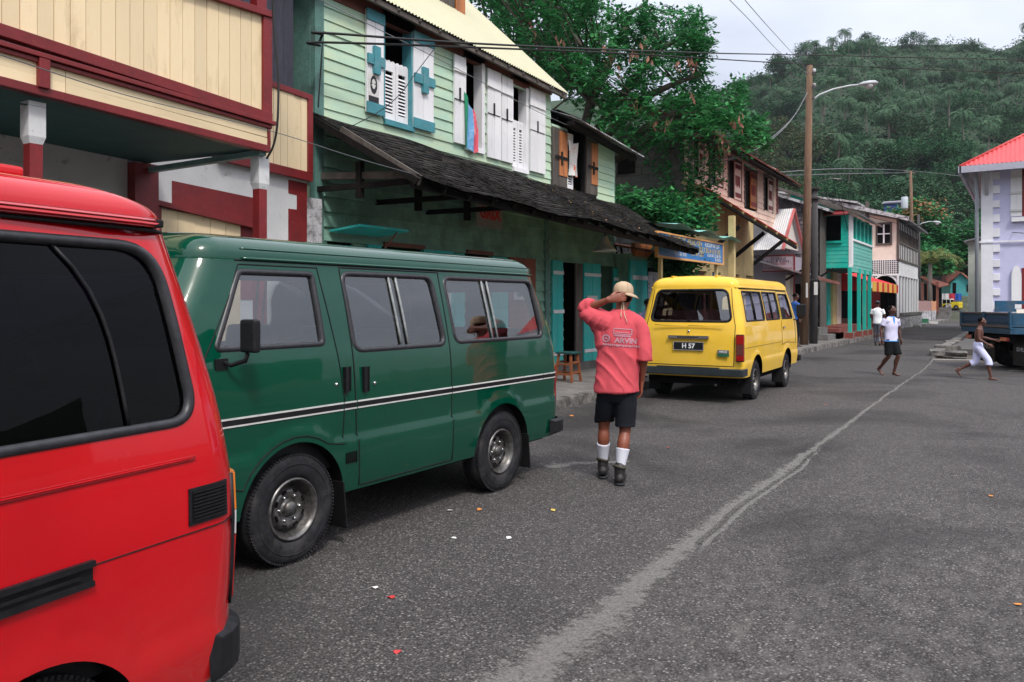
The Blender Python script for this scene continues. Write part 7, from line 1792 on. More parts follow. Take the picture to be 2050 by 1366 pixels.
# ================================================================== poles, lamps, wires
POLEB = mat('brown_pole_wood', (.13, .075, .045), .9, .35, 3, stretch=(1, 1, .12), dirt=(.28, .19, .13), dirtamt=.7, dscale=5, bmp=.4)
POLED = mat('tarred_pole_wood', (.045, .042, .045), .9, .3, 4, stretch=(1, 1, .12), dirt=(.12, .11, .10), dirtamt=.5, bmp=.4)
LAMPM = mat('lamp_grey_metal', (.42, .45, .47), .4, .1, 9)
WIRE = mat('black_cable', (.012, .012, .013), .7, .1, 9)
WIREG = mat('grey_cable', (.16, .17, .18), .6, .1, 9)
def pole(name, label, px, pyb, pxt, pyt, r, m, z=.15):
 b = onz(px, pyb, z); Zb = -b.x * sn + b.y * cs; t = atZ(pxt, pyt, Zb); root = thing(name, label, 'pole', tuple(b), 0, 'utility poles along the street')
 q = MB().use(m, True); q.tube([b - Vector((0, 0, .2)), b.lerp(t, .5) + Vector((.02, 0, 0)), t], [r, r * .85, r * .68], 14); q.build('pole', root); return root, b, t, Zb
pr, pb, ptop, PZ = pole('utility_pole', 'tall brown wooden utility pole carrying the nearest street lamp', 1609, 690, 1621, 132, .15, POLEB)
h = MB().use(STEEL)
for k, dz in enumerate((.25, .75, 1.1)): c = ptop - Vector((0, 0, dz)); h.box(c + Vector((-.16, -.05, -.04)), c + Vector((.16, .05, .04)))
h.use(WHITEG, True);
for dz in (.2, .7): h.lathe([(.04, -.06), (.055, 0), (.04, .06), (0, .07)], c=ptop + Vector((.16, -.05, -dz)), n=10)
h.use(PAPER); p = pb + Vector((.10, -.13, 1.6)); h.box(p, p + Vector((.06, .02, .5))); h.build('pole_hardware', pr)
pr2, pb2, ptop2, PZ2 = pole('utility_pole', 'shorter dark tarred pole beside the tall brown pole', 1628, 688, 1631, 378, .145, POLED)
h = MB().use(STEEL);
for dz in (.0, .35, 3.2): c = ptop2 - Vector((0, 0, dz)); h.box(c + Vector((-.2, -.16, -.02)), c + Vector((.17, .16, .03)))
h.tube([ptop2, ptop2 + Vector((.1, 0, .18)), ptop2 + Vector((.5, 0, .32)), ptop2 + Vector((.9, 0, .25))], .02, 6); h.use(PAPER); p = pb2 + Vector((.06, -.16, 1.7)); h.box(p, p + Vector((.12, .02, .45))); h.build('pole_hardware', pr2)
def lamp(lbl, pts, Z, sc=1.0, drop=None):
 P = [atZ(x, y, Z) for x, y in pts]; root = thing('street_lamp', lbl, 'street lamp', tuple(P[0]), 0, 'street lamps on arms')
 a = MB().use(LAMPM, True); a.tube(P[:-1], .032 * sc, 8); a.build('arm', root)
 d = (P[-1] - P[-2]); c = P[-2]; dn = d.normalized(); sd_ = dn.cross(Vector((0, 0, 1))).normalized(); up = sd_.cross(dn)
 hd_ = MB().use(LAMPM, True); L_ = d.length; vs = []; n = 12; prof = [(-.02, .03), (.12, .10), (.3, .17), (.6, .20), (.85, .17), (1.0, .06)]
 for t, w_ in prof:
  for j in range(n):
   a_ = 2 * math.pi * j / n; hh = .55 if math.sin(a_) > 0 else .4; vs.append(c + dn * L_ * t + sd_ * w_ * sc * .8 * math.cos(a_) + up * w_ * sc * hh * math.sin(a_))
 fs = [(i * n + j, i * n + (j + 1) % n, (i + 1) * n + (j + 1) % n, (i + 1) * n + j) for i in range(len(prof) - 1) for j in range(n)] + [tuple(range(n)), tuple(range((len(prof) - 1) * n, len(prof) * n))]
 hd_.add(vs, fs, True); ho = hd_.build('lamp_head', root); l = MB().use(CLR_L, True); cc = c + dn * L_ * .55 - up * .07 * sc
 l.lathe([(.0, -.11 * sc), (.08 * sc, -.09 * sc), (.125 * sc, -.03 * sc), (.13 * sc, .02)], c=cc, n=14); l.build('lens', ho)
lamp('street lamp on a long arm from the tall brown pole, against the hill', [(1621, 215), (1624, 203), (1640, 190), (1668, 179), (1700, 172), (1718, 170), (1757, 166)], PZ)
pr3, pb3, ptop3, PZ3 = pole('utility_pole', 'far brown pole with a cross arm and a white transformer above the peach house', 1829, 640, 1823, 343, .17, POLEB)
h = MB().use(OLDWOOD); a, b_ = atZ(1810, 343, PZ3), atZ(1832, 347, PZ3); h.bar(a, b_, .12, .12); h.build('cross_arm', pr3)
h = MB().use(mat('transformer_grey', (.48, .54, .58), .5, .08, 5), True); c = atZ(1811, 418, PZ3); h.lathe([(.0, 0), (.27, 0), (.28, .04), (.28, .98), (.26, 1.02), (0, 1.05)], c=c, n=18); h.use(STEEL); h.bar(c + Vector((0, 0, .7)), ptop3 - Vector((0, 0, 2.3)), .08); h.lathe([(.03, 1.05), (.05, 1.12), (.03, 1.2), (0, 1.25)], c=c + Vector((.1, 0, 0)), n=8); h.build('transformer', pr3)
lp2 = MB().use(POLED, True); q = onz(1841, 643, .1); Zq = -q.x * sn + q.y * cs; lp2.tube([q, atZ(1839, 430, Zq)], [.13, .10], 10); o = lp2.build('utility_pole'); setp(o, 'thin dark pole beside the lattice house holding the farther street lamp', 'pole', 'utility poles along the street')
lamp('small street lamp on a short arm beyond the lattice house', [(1839, 452), (1846, 447), (1860, 444), (1867, 444), (1884, 447)], Zq, 1.15)
pm3 = MB().use(POLEB, True)
def wire(lbl, pts, r=.012, m=None, name='cable', grp='overhead wires'):
 """pts: (px, py, depth)"""
 P = [atZ(*q) for q in pts]; Q = []
 for i in range(len(P) - 1):
  p0 = P[max(i - 1, 0)]; p1, p2 = P[i], P[i + 1]; p3 = P[min(i + 2, len(P) - 1)]
  for k in range(8):
   t = k / 8; Q.append(.5 * ((2 * p1) + (p2 - p0) * t + (2 * p0 - 5 * p1 + 4 * p2 - p3) * t * t + (3 * p1 - p0 - 3 * p2 + p3) * t ** 3))
 Q.append(P[-1]); b = MB().use(m or WIRE, True); b.tube(Q, r, 5); o = b.build(name); setp(o, lbl, 'cable', grp)
wire('upper of two thick black cables strung from the green house across the sky', [(640, 84, 10.35), (646, 70, 10.3), (660, 67, 10.3), (1000, 90, 12.6), (1400, 106, 19.5), (1640, 111, 28), (2120, 122, 34)], .017)
wire('lower of two thick black cables strung from the green house across the sky', [(641, 92, 10.35), (650, 85, 10.3), (1000, 97, 12.6), (1300, 110, 17.5), (1640, 130, 28), (2120, 150, 34)], .017)
wire('left of two thin wires coming down from above to the brown pole', [(1430, -30, 14), (1500, 40, 19), (1560, 104, 25), (1618, 150, 27)], .008, WIREG)
wire('right of two thin wires coming down from above to the brown pole', [(1465, -30, 14), (1530, 45, 19), (1580, 100, 25), (1624, 150, 27)], .008, WIREG)
wire('pale slack cable sagging from the brown pole to the pale pink house', [(1616, 186, 27), (1590, 232, 26.5), (1550, 272, 25.5), (1500, 305, 24.5), (1440, 325, 23.5), (1375, 330, 21.6)], .016, WIREG)
wire('second slack cable sagging just above the first to the pink house', [(1614, 192, 27), (1580, 246, 26.5), (1530, 290, 25.5), (1470, 315, 24), (1380, 322, 21.7)], .012, WIREG)
wire('thin wire passing low in front of the cream balcony', [(-40, 96, 4.6), (250, 190, 6), (541, 262, 7.2), (760, 330, 9), (1050, 408, 12)], .004, WIREG)
wire('thin wire under the eaves of the pale green house', [(600, -20, 9.5), (760, 60, 11), (900, 130, 12.5), (1100, 235, 15.5), (1260, 300, 17.8)], .006, WIREG)
wire('loose black lead hanging across the left shutter of the green house', [(868, 100, 11.6), (830, 150, 11.2), (800, 190, 11), (757, 225, 10.8), (706, 252, 10.6)], .006)
wire('black lead running down the corner of the pale green house', [(646, 84, 10.55), (643, 130, 10.5), (637, 215, 10.5)], .010)
wire('black drop cable hanging beside the balcony corner', [(545, -30, 7.2), (549, 60, 7.2), (557, 150, 7.2), (556, 240, 7.2), (548, 290, 7.25), (534, 318, 7.3)], .011)
wire('upper wire between the far poles and the lavender hall', [(1560, 345, 30), (1700, 338, 40), (1820, 342, 66), (1900, 350, 60), (1968, 360, 36)], .02, WIREG)
wire('middle wire between the far poles', [(1550, 352, 30), (1700, 348, 40), (1820, 346, 66)], .02, WIREG)
wire('dark wire running to the lavender wall below its shutters', [(1632, 380, PZ2), (1700, 420, 32), (1800, 448, 40), (1900, 455, 38), (2060, 468, 30)], .014)
wire('wire drooping from the dark pole over the turquoise house', [(1640, 385, PZ2), (1680, 400, 31), (1705, 480, 33), (1745, 540, 40), (1800, 556, 46)], .014)
# ================================================================== blue tipper truck
def truck():
 P1 = Vector((-1.41, 22.93, 0)); P2 = Vector((-.34, 21.0, 0)); ax = Vector((.875, .485, 0)).normalized(); lat = (P2 - P1).normalized(); mid = (P1 + P2) / 2
 rz = math.atan2(ax.y, ax.x); root = thing('tipper_truck', 'blue tipper truck with a dropside bed, parked beside the lavender hall at the right edge', 'truck', tuple(mid), rz)
 BL = mat('truck_blue', (.008, .065, .13), .5, .2, 3, dirt=(.10, .10, .10), dirtamt=.6, dscale=4); BLD = mat('truck_navy', (.01, .045, .10), .5, .2, 3)
 BR = mat('truck_rail_brown', (.14, .09, .07), .7, .2, 5); W2 = 1.12
 b = MB().use(BL); L_ = 3.9
 b.box((0, -W2, 1.02), (L_, W2, 1.08)); b.box((0, -W2, 1.06), (.05, W2, 1.32)); b.box((0, W2 - .05, 1.06), (L_, W2, 1.32)); b.box((0, -W2, 1.06), (L_, -W2 + .05, 1.32))
 b.use(BLD); b.box((-.02, -W2 + .1, 1.12), (.0, -.05, 1.27)); b.box((-.02, .05, 1.12), (.0, W2 - .1, 1.27))
 b.use(BL)
 for y in (-W2 - .02, -.04, W2 - .06): b.box((-.045, y, .98), (.0, y + .08, 1.36))
 for i in range(6): b.box((.5 + i * .62, -W2 - .03, 1.0), (.56 + i * .62, -W2, 1.34))
 b.use(BR); b.box((-.035, -W2, 1.31), (.06, W2, 1.35)); b.box((-.04, -W2, 1.0), (.02, W2, 1.06)); b.use(BL); b.box((-.0, -W2, .86), (L_, -W2 + .12, 1.0)); b.box((0, W2 - .12, .86), (L_, W2, 1.0)); b.box((-.02, -W2, .86), (.08, W2, .99)); b.build('tipper_bed', root, local=True, bevel=.006)
 g = MB().use(BL); y = W2 - .02; z0, z1 = 1.34, 1.62
 for a, c, zz0, zz1 in ((.78, 1.25, z0, z1), (1.25, 3.2, z1 - .09, z1 + .0), (1.25, 3.2, z0, z0 + .08), (1.50, 1.56, z0, z1), (1.80, 1.88, z0, z1), (2.3, 3.2, z0, z1)): g.box((a, y - .04, zz0), (c, y, zz1))
 g.use(PEACH); g.box((1.28, y - .055, z0 - .03), (1.52, y - .042, z0 + .07)); g.box((1.9, y - .055, z0 - .03), (2.15, y - .042, z0 + .07)); g.build('raised_board', root, local=True)
 c = MB().use(BL); x0 = L_ + .15; c.hexa([(x0, -.95, .75), (x0 + 1.5, -.95, .75), (x0 + 1.5, .95, .75), (x0, .95, .75), (x0 + .05, -.85, 2.15), (x0 + 1.15, -.85, 2.15), (x0 + 1.15, .85, 2.15), (x0 + .05, .85, 2.15)]); c.use(CAVE); c.box((x0 + .35, -.97, 1.35), (x0 + 1.0, .97, 1.85)); c.build('cab', root, local=True, bevel=.04)
 f = MB().use(DARKIN); f.box((.1, -.45, .62), (L_ + 1.4, -.33, .86)); f.box((.1, .33, .62), (L_ + 1.4, .45, .86)); f.box((.05, -.9, .68), (.2, .9, .86)); f.box((.9, -.9, .40), (1.1, .9, .6)); f.build('chassis', root, local=True)
 for sg in (1, -1):
  m = MB().use(mat('flap_black', (.012, .012, .013), .6, .2, 5)); m.box((.42, sg * .40, .13), (.45, sg * 1.10, .88)); mo = m.build('mud_flap', root, local=True); m = MB().use(WHITEP); m.box((.41, sg * .55, .35), (.42, sg * .97, .365)); m.build('flap_line', mo)
  marks(.09, .34, WHITEP, mo, frame((.405, sg * .76, .50), (0, -1, 0), (0, 0, 1), (-1, 0, 0)), 20, False)
  t = MB().use(RED_L); t.box((.0, sg * .66, .70), (.06, sg * .92, .78)); t.use(DARKPL); t.box((.002, sg * .60, .69), (.06, sg * .66, .79)); t.build('tail_light', root, local=True)
 tm, rm = wheel_mesh(.43, .25, .24); first = None
 for x in (1.05, L_ + .8):
  for sg in (1, -1):
   for dy in ((.0, .28) if x < 2 else (0,)):
    e = bpy.data.objects.new('wheel', None); C.objects.link(e); e.parent = root; e.location = (x, sg * (.90 - dy), .43); e.rotation_euler = (0, 0, 0 if sg > 0 else math.pi)
    if first is None: first = (tm.build('tyre', e, local=True), rm.build('rim', e, local=True))
    else:
     for o in first: k = o.copy(); C.objects.link(k); k.parent = e
truck()
random.seed(8)
for i, (px, py, s_) in enumerate(((1885, 712, .34), (1900, 706, .42), (1915, 714, .3), (1925, 700, .26), (1908, 690, .3))):
 p = onz(px, py); b = MB().use(KERBM); a = [Vector((random.uniform(-1, 1), random.uniform(-1, 1), 0)).normalized() for _ in range(1)][0]
 b.hexa([p + Vector((x * s_ * random.uniform(.7, 1.1), y * s_ * random.uniform(.7, 1.1), z * s_ * .55 * random.uniform(.7, 1.1))) for z in (0, 1) for x, y in ((-1, -1), (1, -1), (1, 1), (-1, 1))])
 setp(b.build('concrete_lump', bevel=.03), ['pale broken kerb lump nearest the white bay line', 'largest broken concrete lump beside the truck', 'grey lump against the truck mud flap', 'small pale lump under the truck bed', 'grey lump farthest up the square kerb'][i], 'rubble', 'broken concrete by the square kerb')
# ================================================================== end of the street: wall, steps, shacks, jeep
def street_end():
 EG = mat('bank_earth', (.07, .075, .05), .95, .4, 2, dirt=(.03, .05, .02), dirtamt=.8)
 b = MB().use(EG); b.grid(lambda u, v: Vector((lerp(-14, 8, u), lerp(81, 122, v), interp([(0, -.1), (82, -.02), (87.4, .83), (92.5, 2.3), (123, 2.5)], lerp(81, 122, v)) + .08 * mnoise.noise(Vector((u * 19, v * 19, 0))))), 40, 60); setp(b.build('bank'), kind='structure')
 W = MB().use(WHITEG); a = ony(1838, 640, 68); c = onz(1875, 645, 0)
 Z = 68
 def q(px, py, Z): return atZ(px, py, Z)
 W = thing('curved_wall', 'whitewashed curved wall with a peach panel at the left of the street end', 'wall', tuple(q(1855, 645, Z)))
 b = MB().use(WHITEG); P = [q(1836, 643, 64), q(1850, 643, 66), q(1864, 643, 68), q(1872, 643, 71), q(1875, 643, 75)]
 for u, v in zip(P, P[1:]): u.z = v.z = 0; b.hexa([u, v, v + Vector((0, .4, 0)), u + Vector((0, .4, 0)), u + Vector((0, 0, .95)), v + Vector((0, 0, .9)), v + Vector((0, .4, .9)), u + Vector((0, .4, .95))])
 b.build('wall', W)
 b = MB()
 for i, (u, v) in enumerate(zip(P, P[1:])): b.use(mat('peach_panel', (.55, .25, .13), .8, .15, 3) if i > 1 else mat('dusty_pink_panel', (.32, .19, .18), .8, .15, 3)); b.hexa([u + Vector((0, .1, .95)), v + Vector((0, .1, .9)), v + Vector((0, .25, .9)), u + Vector((0, .25, .95)), u + Vector((0, .1, 1.8)), v + Vector((0, .1, 1.72)), v + Vector((0, .25, 1.72)), u + Vector((0, .25, 1.8))])
 b.build('upper_panel', W)
 S = thing('stone_steps', 'grey stone steps and white posts climbing the bank at the street end', 'steps', tuple(q(1890, 640, 78))); b = MB().use(BLOCK); x0 = ony(1876, 640, 82).x; x1 = ony(1900, 640, 82).x
 for i in range(6): b.box((x0, 81 + i * .6, 0), (x1, 81.65 + i * .6, .2 * (i + 1)))
 b.build('steps', S); b = MB().use(WHITEG); p = q(1899, 640, 76.5); b.box((p.x - .22, p.y - .2, 0), (p.x + .22, p.y + .2, 1.5)); b.build('gate_post', S)
 T = thing('board_shack', 'small turquoise boarded shack with a rusty red roof at the end of the street', 'house', tuple(q(1905, 590, 82))); y0 = q(1905, 590, 82).y
 xa, xb = ony(1904, 590, y0).x, ony(1944, 590, y0).x; zb_, ze, zt = ony(1920, 592, y0).z, ony(1944, 566, y0).z, ony(1924, 546, y0).z
 b = MB().use(mat('shack_turquoise', (.06, .36, .38), .8, .15, 2, dirt=(.15, .2, .2), dirtamt=.5)); b.prism([(xa, y0, zb_ - 1), (xb, y0, zb_ - 1), (xb, y0, ze), ((xa + xb) / 2, y0, zt), (xa, y0, ze)], (0, .1, 0))
 xl = ony(1874, 580, y0 + 4).x; b.use(mat('shack_green', (.12, .34, .28), .8, .15, 2)); b.hexa([(xa - .05, y0, zb_ - 1), (xa, y0, zb_ - 1), (xa, y0 + .2, zb_ - 1), (xl, y0 + 4, zb_ - 1), (xa - .05, y0, ze), (xa, y0, ze), (xa, y0 + .2, ze), (xl, y0 + 4, ze)]); b.box((xa, y0 + .1, zb_ - 1), (xb, y0 + 5, ze)); b.build('wall', T)
 b = MB().use(DARKIN); w_ = xb - xa; b.box((xa + w_ * .08, y0 - .04, zb_), (xa + w_ * .26, y0 - .01, ze)); b.box((xa + w_ * .78, y0 - .04, zb_ + .4), (xa + w_ * .92, y0 - .01, ze - .2)); b.build('doorway', T)
 b = MB().use(RUST); xm = (xa + xb) / 2; slab(b, (xa - .4, y0 - .3, ze - .1), (xa - 1.6, y0 + 6, ze + .1), (xm - 2.0, y0 + 6, zt + .9), (xm, y0 - .3, zt + .05), .08); slab(b, (xb + .3, y0 - .3, ze - .1), (xb + .3, y0 + 6, ze - .1), (xm, y0 + 6, zt + .05), (xm, y0 - .3, zt + .05), .08); b.build('roof', T)
 T = thing('tin_shelter', 'brown tin-roofed shelter on posts left of the turquoise shack', 'shelter', tuple(q(1855, 590, 74))); y0 = q(1855, 590, 74).y; b = MB().use(RUST); z_ = ony(1850, 556, y0).z; slab(b, (ony(1842, 0, y0).x, y0, ony(1842, 553, y0).z), (ony(1882, 0, y0).x, y0, ony(1882, 575, y0).z), (ony(1882, 0, y0).x + .5, y0 + 4, ony(1882, 568, y0).z), (ony(1842, 0, y0).x, y0 + 4, ony(1842, 550, y0).z), .1); b.build('roof', T)
 b = MB().use(BROWN)
 for px in (1846, 1858, 1876): x = ony(px, 0, y0).x; b.box((x - .1, y0 + .1, 0), (x + .1, y0 + .3, z_ - .4))
 b.use(DARKIN); b.box((ony(1842, 0, y0).x, y0 + 3.5, 0), (ony(1878, 0, y0).x, y0 + 3.6, z_ - .5)); b.build('posts', T)
 for nm, lb, (pa, pb_, pt, pbm), Z, mw, mr in (('white_house', 'grey house with a white tin roof low on the hillside beyond the street lamp', (1842, 1895, 484, 530), 88, BLOCK, mat('white_tin', (.62, .6, .6), .5, .1, 2)),
        ('long_house', 'long low house with a faded pink and white tin roof on the bank', (1903, 1968, 523, 558), 86, DARKIN, mat('faded_pink_tin', (.58, .50, .48), .5, .1, 2, dirt=(.5, .14, .14), dirtamt=.9, dscale=.6, dpos=(.5, .55)))):
  p0 = q(pa, pbm, Z); y0 = p0.y; xa, xb = ony(pa, 0, y0).x, ony(pb_, 0, y0).x; z0, z1 = ony(pa, pbm, y0).z, ony((pa + pb_) / 2, pt, y0).z; T = thing(nm, lb, 'house', (xa, y0, 0)); hr = .5
  b = MB().use(mw); b.box((xa + .2, y0, 0), (xb - .2, y0 + 5, z1 - hr)); b.build('wall', T); b = MB().use(mr); slab(b, (xa, y0 - .4, z1 - hr), (xb, y0 - .4, z1 - hr), (xb, y0 + 3, z1 + .25), (xa, y0 + 3, z1 + .25), .12); b.build('roof', T)
 b = MB().use(mat('blue_paint_far', (.01, .05, .20), .6, .1, 3)); p = q(1792, 398, 96); b.box(p + Vector((-1.2, 0, -1.9)), p + Vector((.6, 2, -.4))); b.use(CORRG); slab(b, p + Vector((-1.5, -.2, -.5)), p + Vector((.9, -.2, -.5)), p + Vector((.9, 2.2, 0)), p + Vector((-1.5, 2.2, 0)), .08); setp(b.build('hillside_hut'), 'tiny blue hut among the trees above the peach house', 'hut')
 y0 = q(1895, 615, 77).y; c = q(1902, 622, 77); J = thing('yellow_jeep', 'yellow open jeep with a white hard top at the end of the street', 'car', (c.x, c.y, c.z), 0)
 YE = mat('jeep_yellow', (.75, .58, .02), .4, .08, 4)
 def B(n, m, *bx):
  b = MB().use(m)
  for lo, hi in bx: b.box(c + Vector(lo), c + Vector(hi))
  return b.build(n, J, bevel=.03)
 B('body', YE, ((-.8, -.7, .35), (1.4, .7, .85)), ((.35, -.72, .7), (1.4, .72, 1.05))); B('hard_top', WHITEP, ((-.85, -.68, 1.35), (.3, .68, 1.45)), ((-.85, -.68, .85), (-.78, .68, 1.35)), ((.2, -.68, .95), (.26, -.6, 1.35)), ((-.3, -.68, .85), (-.22, -.6, 1.35))); B('windows', DARKIN, ((-.77, -.66, .88), (.2, .66, 1.34)))
 for x in (-.4, 1.0):
  w_ = MB().use(TYRE, True); w_.lathe([(0, -.1), (.33, -.1), (.36, 0), (.33, .1), (0, .1)], c=c + Vector((x, -.68, .34)), axis='y', n=20); w_.use(STEEL); w_.lathe([(0, -.13), (.17, -.12), (.18, -.1)], c=c + Vector((x, -.68, .34)), axis='y', n=16); w_.build('wheel', J)
 J.rotation_euler = (0, 0, R(-14)); J.scale = (.68, .68, .78)
 b = MB().use(BLOCK); b.box(c + Vector((-1.6, -1.0, -c.z)), c + Vector((1.4, 1.5, 0))); setp(b.build('stone_terrace'), 'stone retaining terrace under the yellow jeep', 'wall')
 for i, (px, cc, nm) in enumerate(((1886, (.7, .7, .72), 'white'), (1898, (.55, .03, .06), 'red'), (1911, (.02, .10, .45), 'blue'))):
  p = q(px, 588, 79); b = MB().use(mat('wash_' + nm, cc, .8, .1, 5), True); b.grid(lambda u, v: p + Vector((u * .6, .05 * math.sin(u * 9), -v * .7)), 6, 6); setp(b.build('washing'), nm + ' cloth on the washing line below the turquoise shack', 'cloth', 'washing by the shack')
 b = MB().use(mat('planter_green', (.03, .16, .08), .7, .3, 9)); p = onz(1836, 648, .1); b.box(p + Vector((-.5, 0, 0)), p + Vector((.7, .5, .35))); b.use(PAPER); b.box(p + Vector((.8, 0, 0)), p + Vector((1.3, .4, .12))); setp(b.build('crate'), 'low green crate on the pavement at the far end of the street', 'crate')
street_end()
random.seed(3)
LT = [('scrap of white paper on the road', PAPER), ('orange peel on the road', mat('peel', (.6, .22, .04), .7, .1, 9)), ('crushed red wrapper on the road', mat('wrapper', (.5, .04, .04), .5, .1, 9)), ('yellow leaf on the road', mat('leaf_litter', (.6, .42, .08), .7, .1, 9))]
for i, (px, py, k, wh) in enumerate(((750, 1178, 0, 'beside the red scrap near the red van'), (783, 1198, 2, 'just right of the white scrap near the red van'), (901, 1024, 0, 'between the wheels of the green van'), (960, 1022, 1, 'below the rear door of the green van'), (908, 1078, 0, 'alone below the green van'), (1018, 1079, 0, 'in line with the rear wheel of the green van'), (1108, 1023, 3, 'behind the green van rear wheel'), (1652, 811, 2, 'right of the yellow van'), (2040, 1213, 1, 'at the right edge of the square'), (1145, 834, 1, 'at the kerb behind the man in pink'), (1338, 898, 2, 'right of the man in pink'), (1983, 995, 1, 'alone far right'), (795, 1308, 2, 'near the bottom edge'))):
 p = onz(px, py); s_ = .010 + .012 * (600 / (py - 400)); b = MB().use(LT[k][1]); a = random.random() * 6
 n = 6; b.add([p + Vector((math.cos(a + 6.283 * j / n) * s_ * random.uniform(.6, 1.5), math.sin(a + 6.283 * j / n) * s_ * random.uniform(.6, 1.2), .004 + random.uniform(0, s_ * .5))) for j in range(n)], [tuple(range(n))])
 setp(b.build('litter'), LT[k][0] + ', ' + wh, 'litter', 'litter on the road')
# ================================================================== people
from mathutils.bvhtree import BVHTree
def skinmat(name, col):
 m, nt, b = new_mat(name); co = obco(nt); cc = ramp(nt, noise(nt, co, 9, 5, .6), [(.3, tuple(c * .82 for c in col)), (.7, tuple(c * 1.15 for c in col))])
 nt.links.new(cc, b.inputs['Base Color']); b.inputs['Roughness'].default_value = .48; b.inputs['Subsurface Weight'].default_value = .05; b.inputs['Subsurface Radius'].default_value = (.01, .004, .002); return m
SKIN_A = skinmat('skin_warm_brown', (.22, .065, .035)); SKIN_B = skinmat('skin_dark_brown', (.085, .032, .021)); SKIN_C = skinmat('skin_deep_brown', (.10, .038, .025))
def clothmat(name, col, var=.12, rough=.85, fold=.35):
 m, nt, b = new_mat(name); co = obco(nt); n1 = noise(nt, co, 5, 5, .6); cc = ramp(nt, n1, [(.3, tuple(c * (1 - var) for c in col)), (.7, tuple(min(1, c * (1 + var)) for c in col))])
 nt.links.new(cc, b.inputs['Base Color']); b.inputs['Roughness'].default_value = rough; b.inputs['Specular IOR Level'].default_value = .15
 bump(nt, b, noise(nt, co, 300, 2, .5), .2, .001); return m
HAIR = mat('black_hair', (.005, .0045, .0045), .95, .3, 60, bmp=.6, spec=.05)
EYEW = mat('eye_white', (.6, .58, .55), .3, .05, 9)
def spline(P, k=5):
 P = [(Vector(p), Vector((r, q)) ) for p, r, q in P]; out = []
 for i in range(len(P) - 1):
  p0 = P[max(i - 1, 0)]; p1, p2 = P[i], P[i + 1]; p3 = P[min(i + 2, len(P) - 1)]
  for j in range(k):
   t = j / k; f = lambda a, b, c, d: .5 * ((2 * b) + (c - a) * t + (2 * a - 5 * b + 4 * c - d) * t * t + (3 * b - a - 3 * c + d) * t ** 3)
   out.append((f(p0[0], p1[0], p2[0], p3[0]), f(p0[1], p1[1], p2[1], p3[1])))
 out.append(P[-1]); return out
def loft(mb, P, side=(1, 0, 0), n=14, k=5, caps=True, twist=None, sq=1.0):
 """P: list of (centre, radius along side, radius across)"""
 S_ = spline(P, k); vs = []; side = Vector(side)
 for i, (c, r) in enumerate(S_):
  d = (S_[min(i + 1, len(S_) - 1)][0] - S_[max(i - 1, 0)][0]).normalized(); u = side - d * side.dot(d)
  if u.length < .05: u = d.orthogonal()
  u.normalize(); v = d.cross(u)
  for j in range(n):
   a = 2 * math.pi * j / n; ca, sa = math.cos(a), math.sin(a)
   if sq != 1: ca = math.copysign(abs(ca) ** sq, ca); sa = math.copysign(abs(sa) ** sq, sa)
   vs.append(c + u * ca * max(.002, r.x) + v * sa * max(.002, r.y))
 m = len(S_); fs = [(i * n + j, i * n + (j + 1) % n, (i + 1) * n + (j + 1) % n, (i + 1) * n + j) for i in range(m - 1) for j in range(n)]
 for (ci, ring, sg) in ((0, 0, -1), (m - 1, m - 1, 1)):
  c, r = S_[ci]; d = (S_[1][0] - S_[0][0]).normalized() if ci == 0 else (S_[-1][0] - S_[-2][0]).normalized(); e = min(r.x, r.y) * (.75 if caps else .05); b = len(vs); rg = [vs[ring * n + j] for j in range(n)]
  for j in range(n): vs.append(c + (rg[j] - c) * .72 + d * sg * e * .70)
  vs.append(c + d * sg * e); t = len(vs) - 1
  for j in range(n):
   q = (ring * n + j, ring * n + (j + 1) % n, b + (j + 1) % n, b + j); fs.append(q if sg > 0 else q[::-1]); q = (b + j, b + (j + 1) % n, t); fs.append(q if sg > 0 else q[::-1])
 mb.add(vs, fs, True)
def ellip(mb, c, r, rot=None, n=16):
 c = Vector(c); vs = []; fs = []; m = n // 2
 for i in range(m + 1):
  t = math.pi * i / m
  for j in range(n):
   a = 2 * math.pi * j / n; p = Vector((r[0] * math.sin(t) * math.cos(a), r[1] * math.sin(t) * math.sin(a), r[2] * math.cos(t))); vs.append(c + (rot @ p if rot else p))
 fs = [(i * n + j, (i + 1) * n + j, (i + 1) * n + (j + 1) % n, i * n + (j + 1) % n) for i in range(m) for j in range(n)]; mb.add(vs, fs, True)
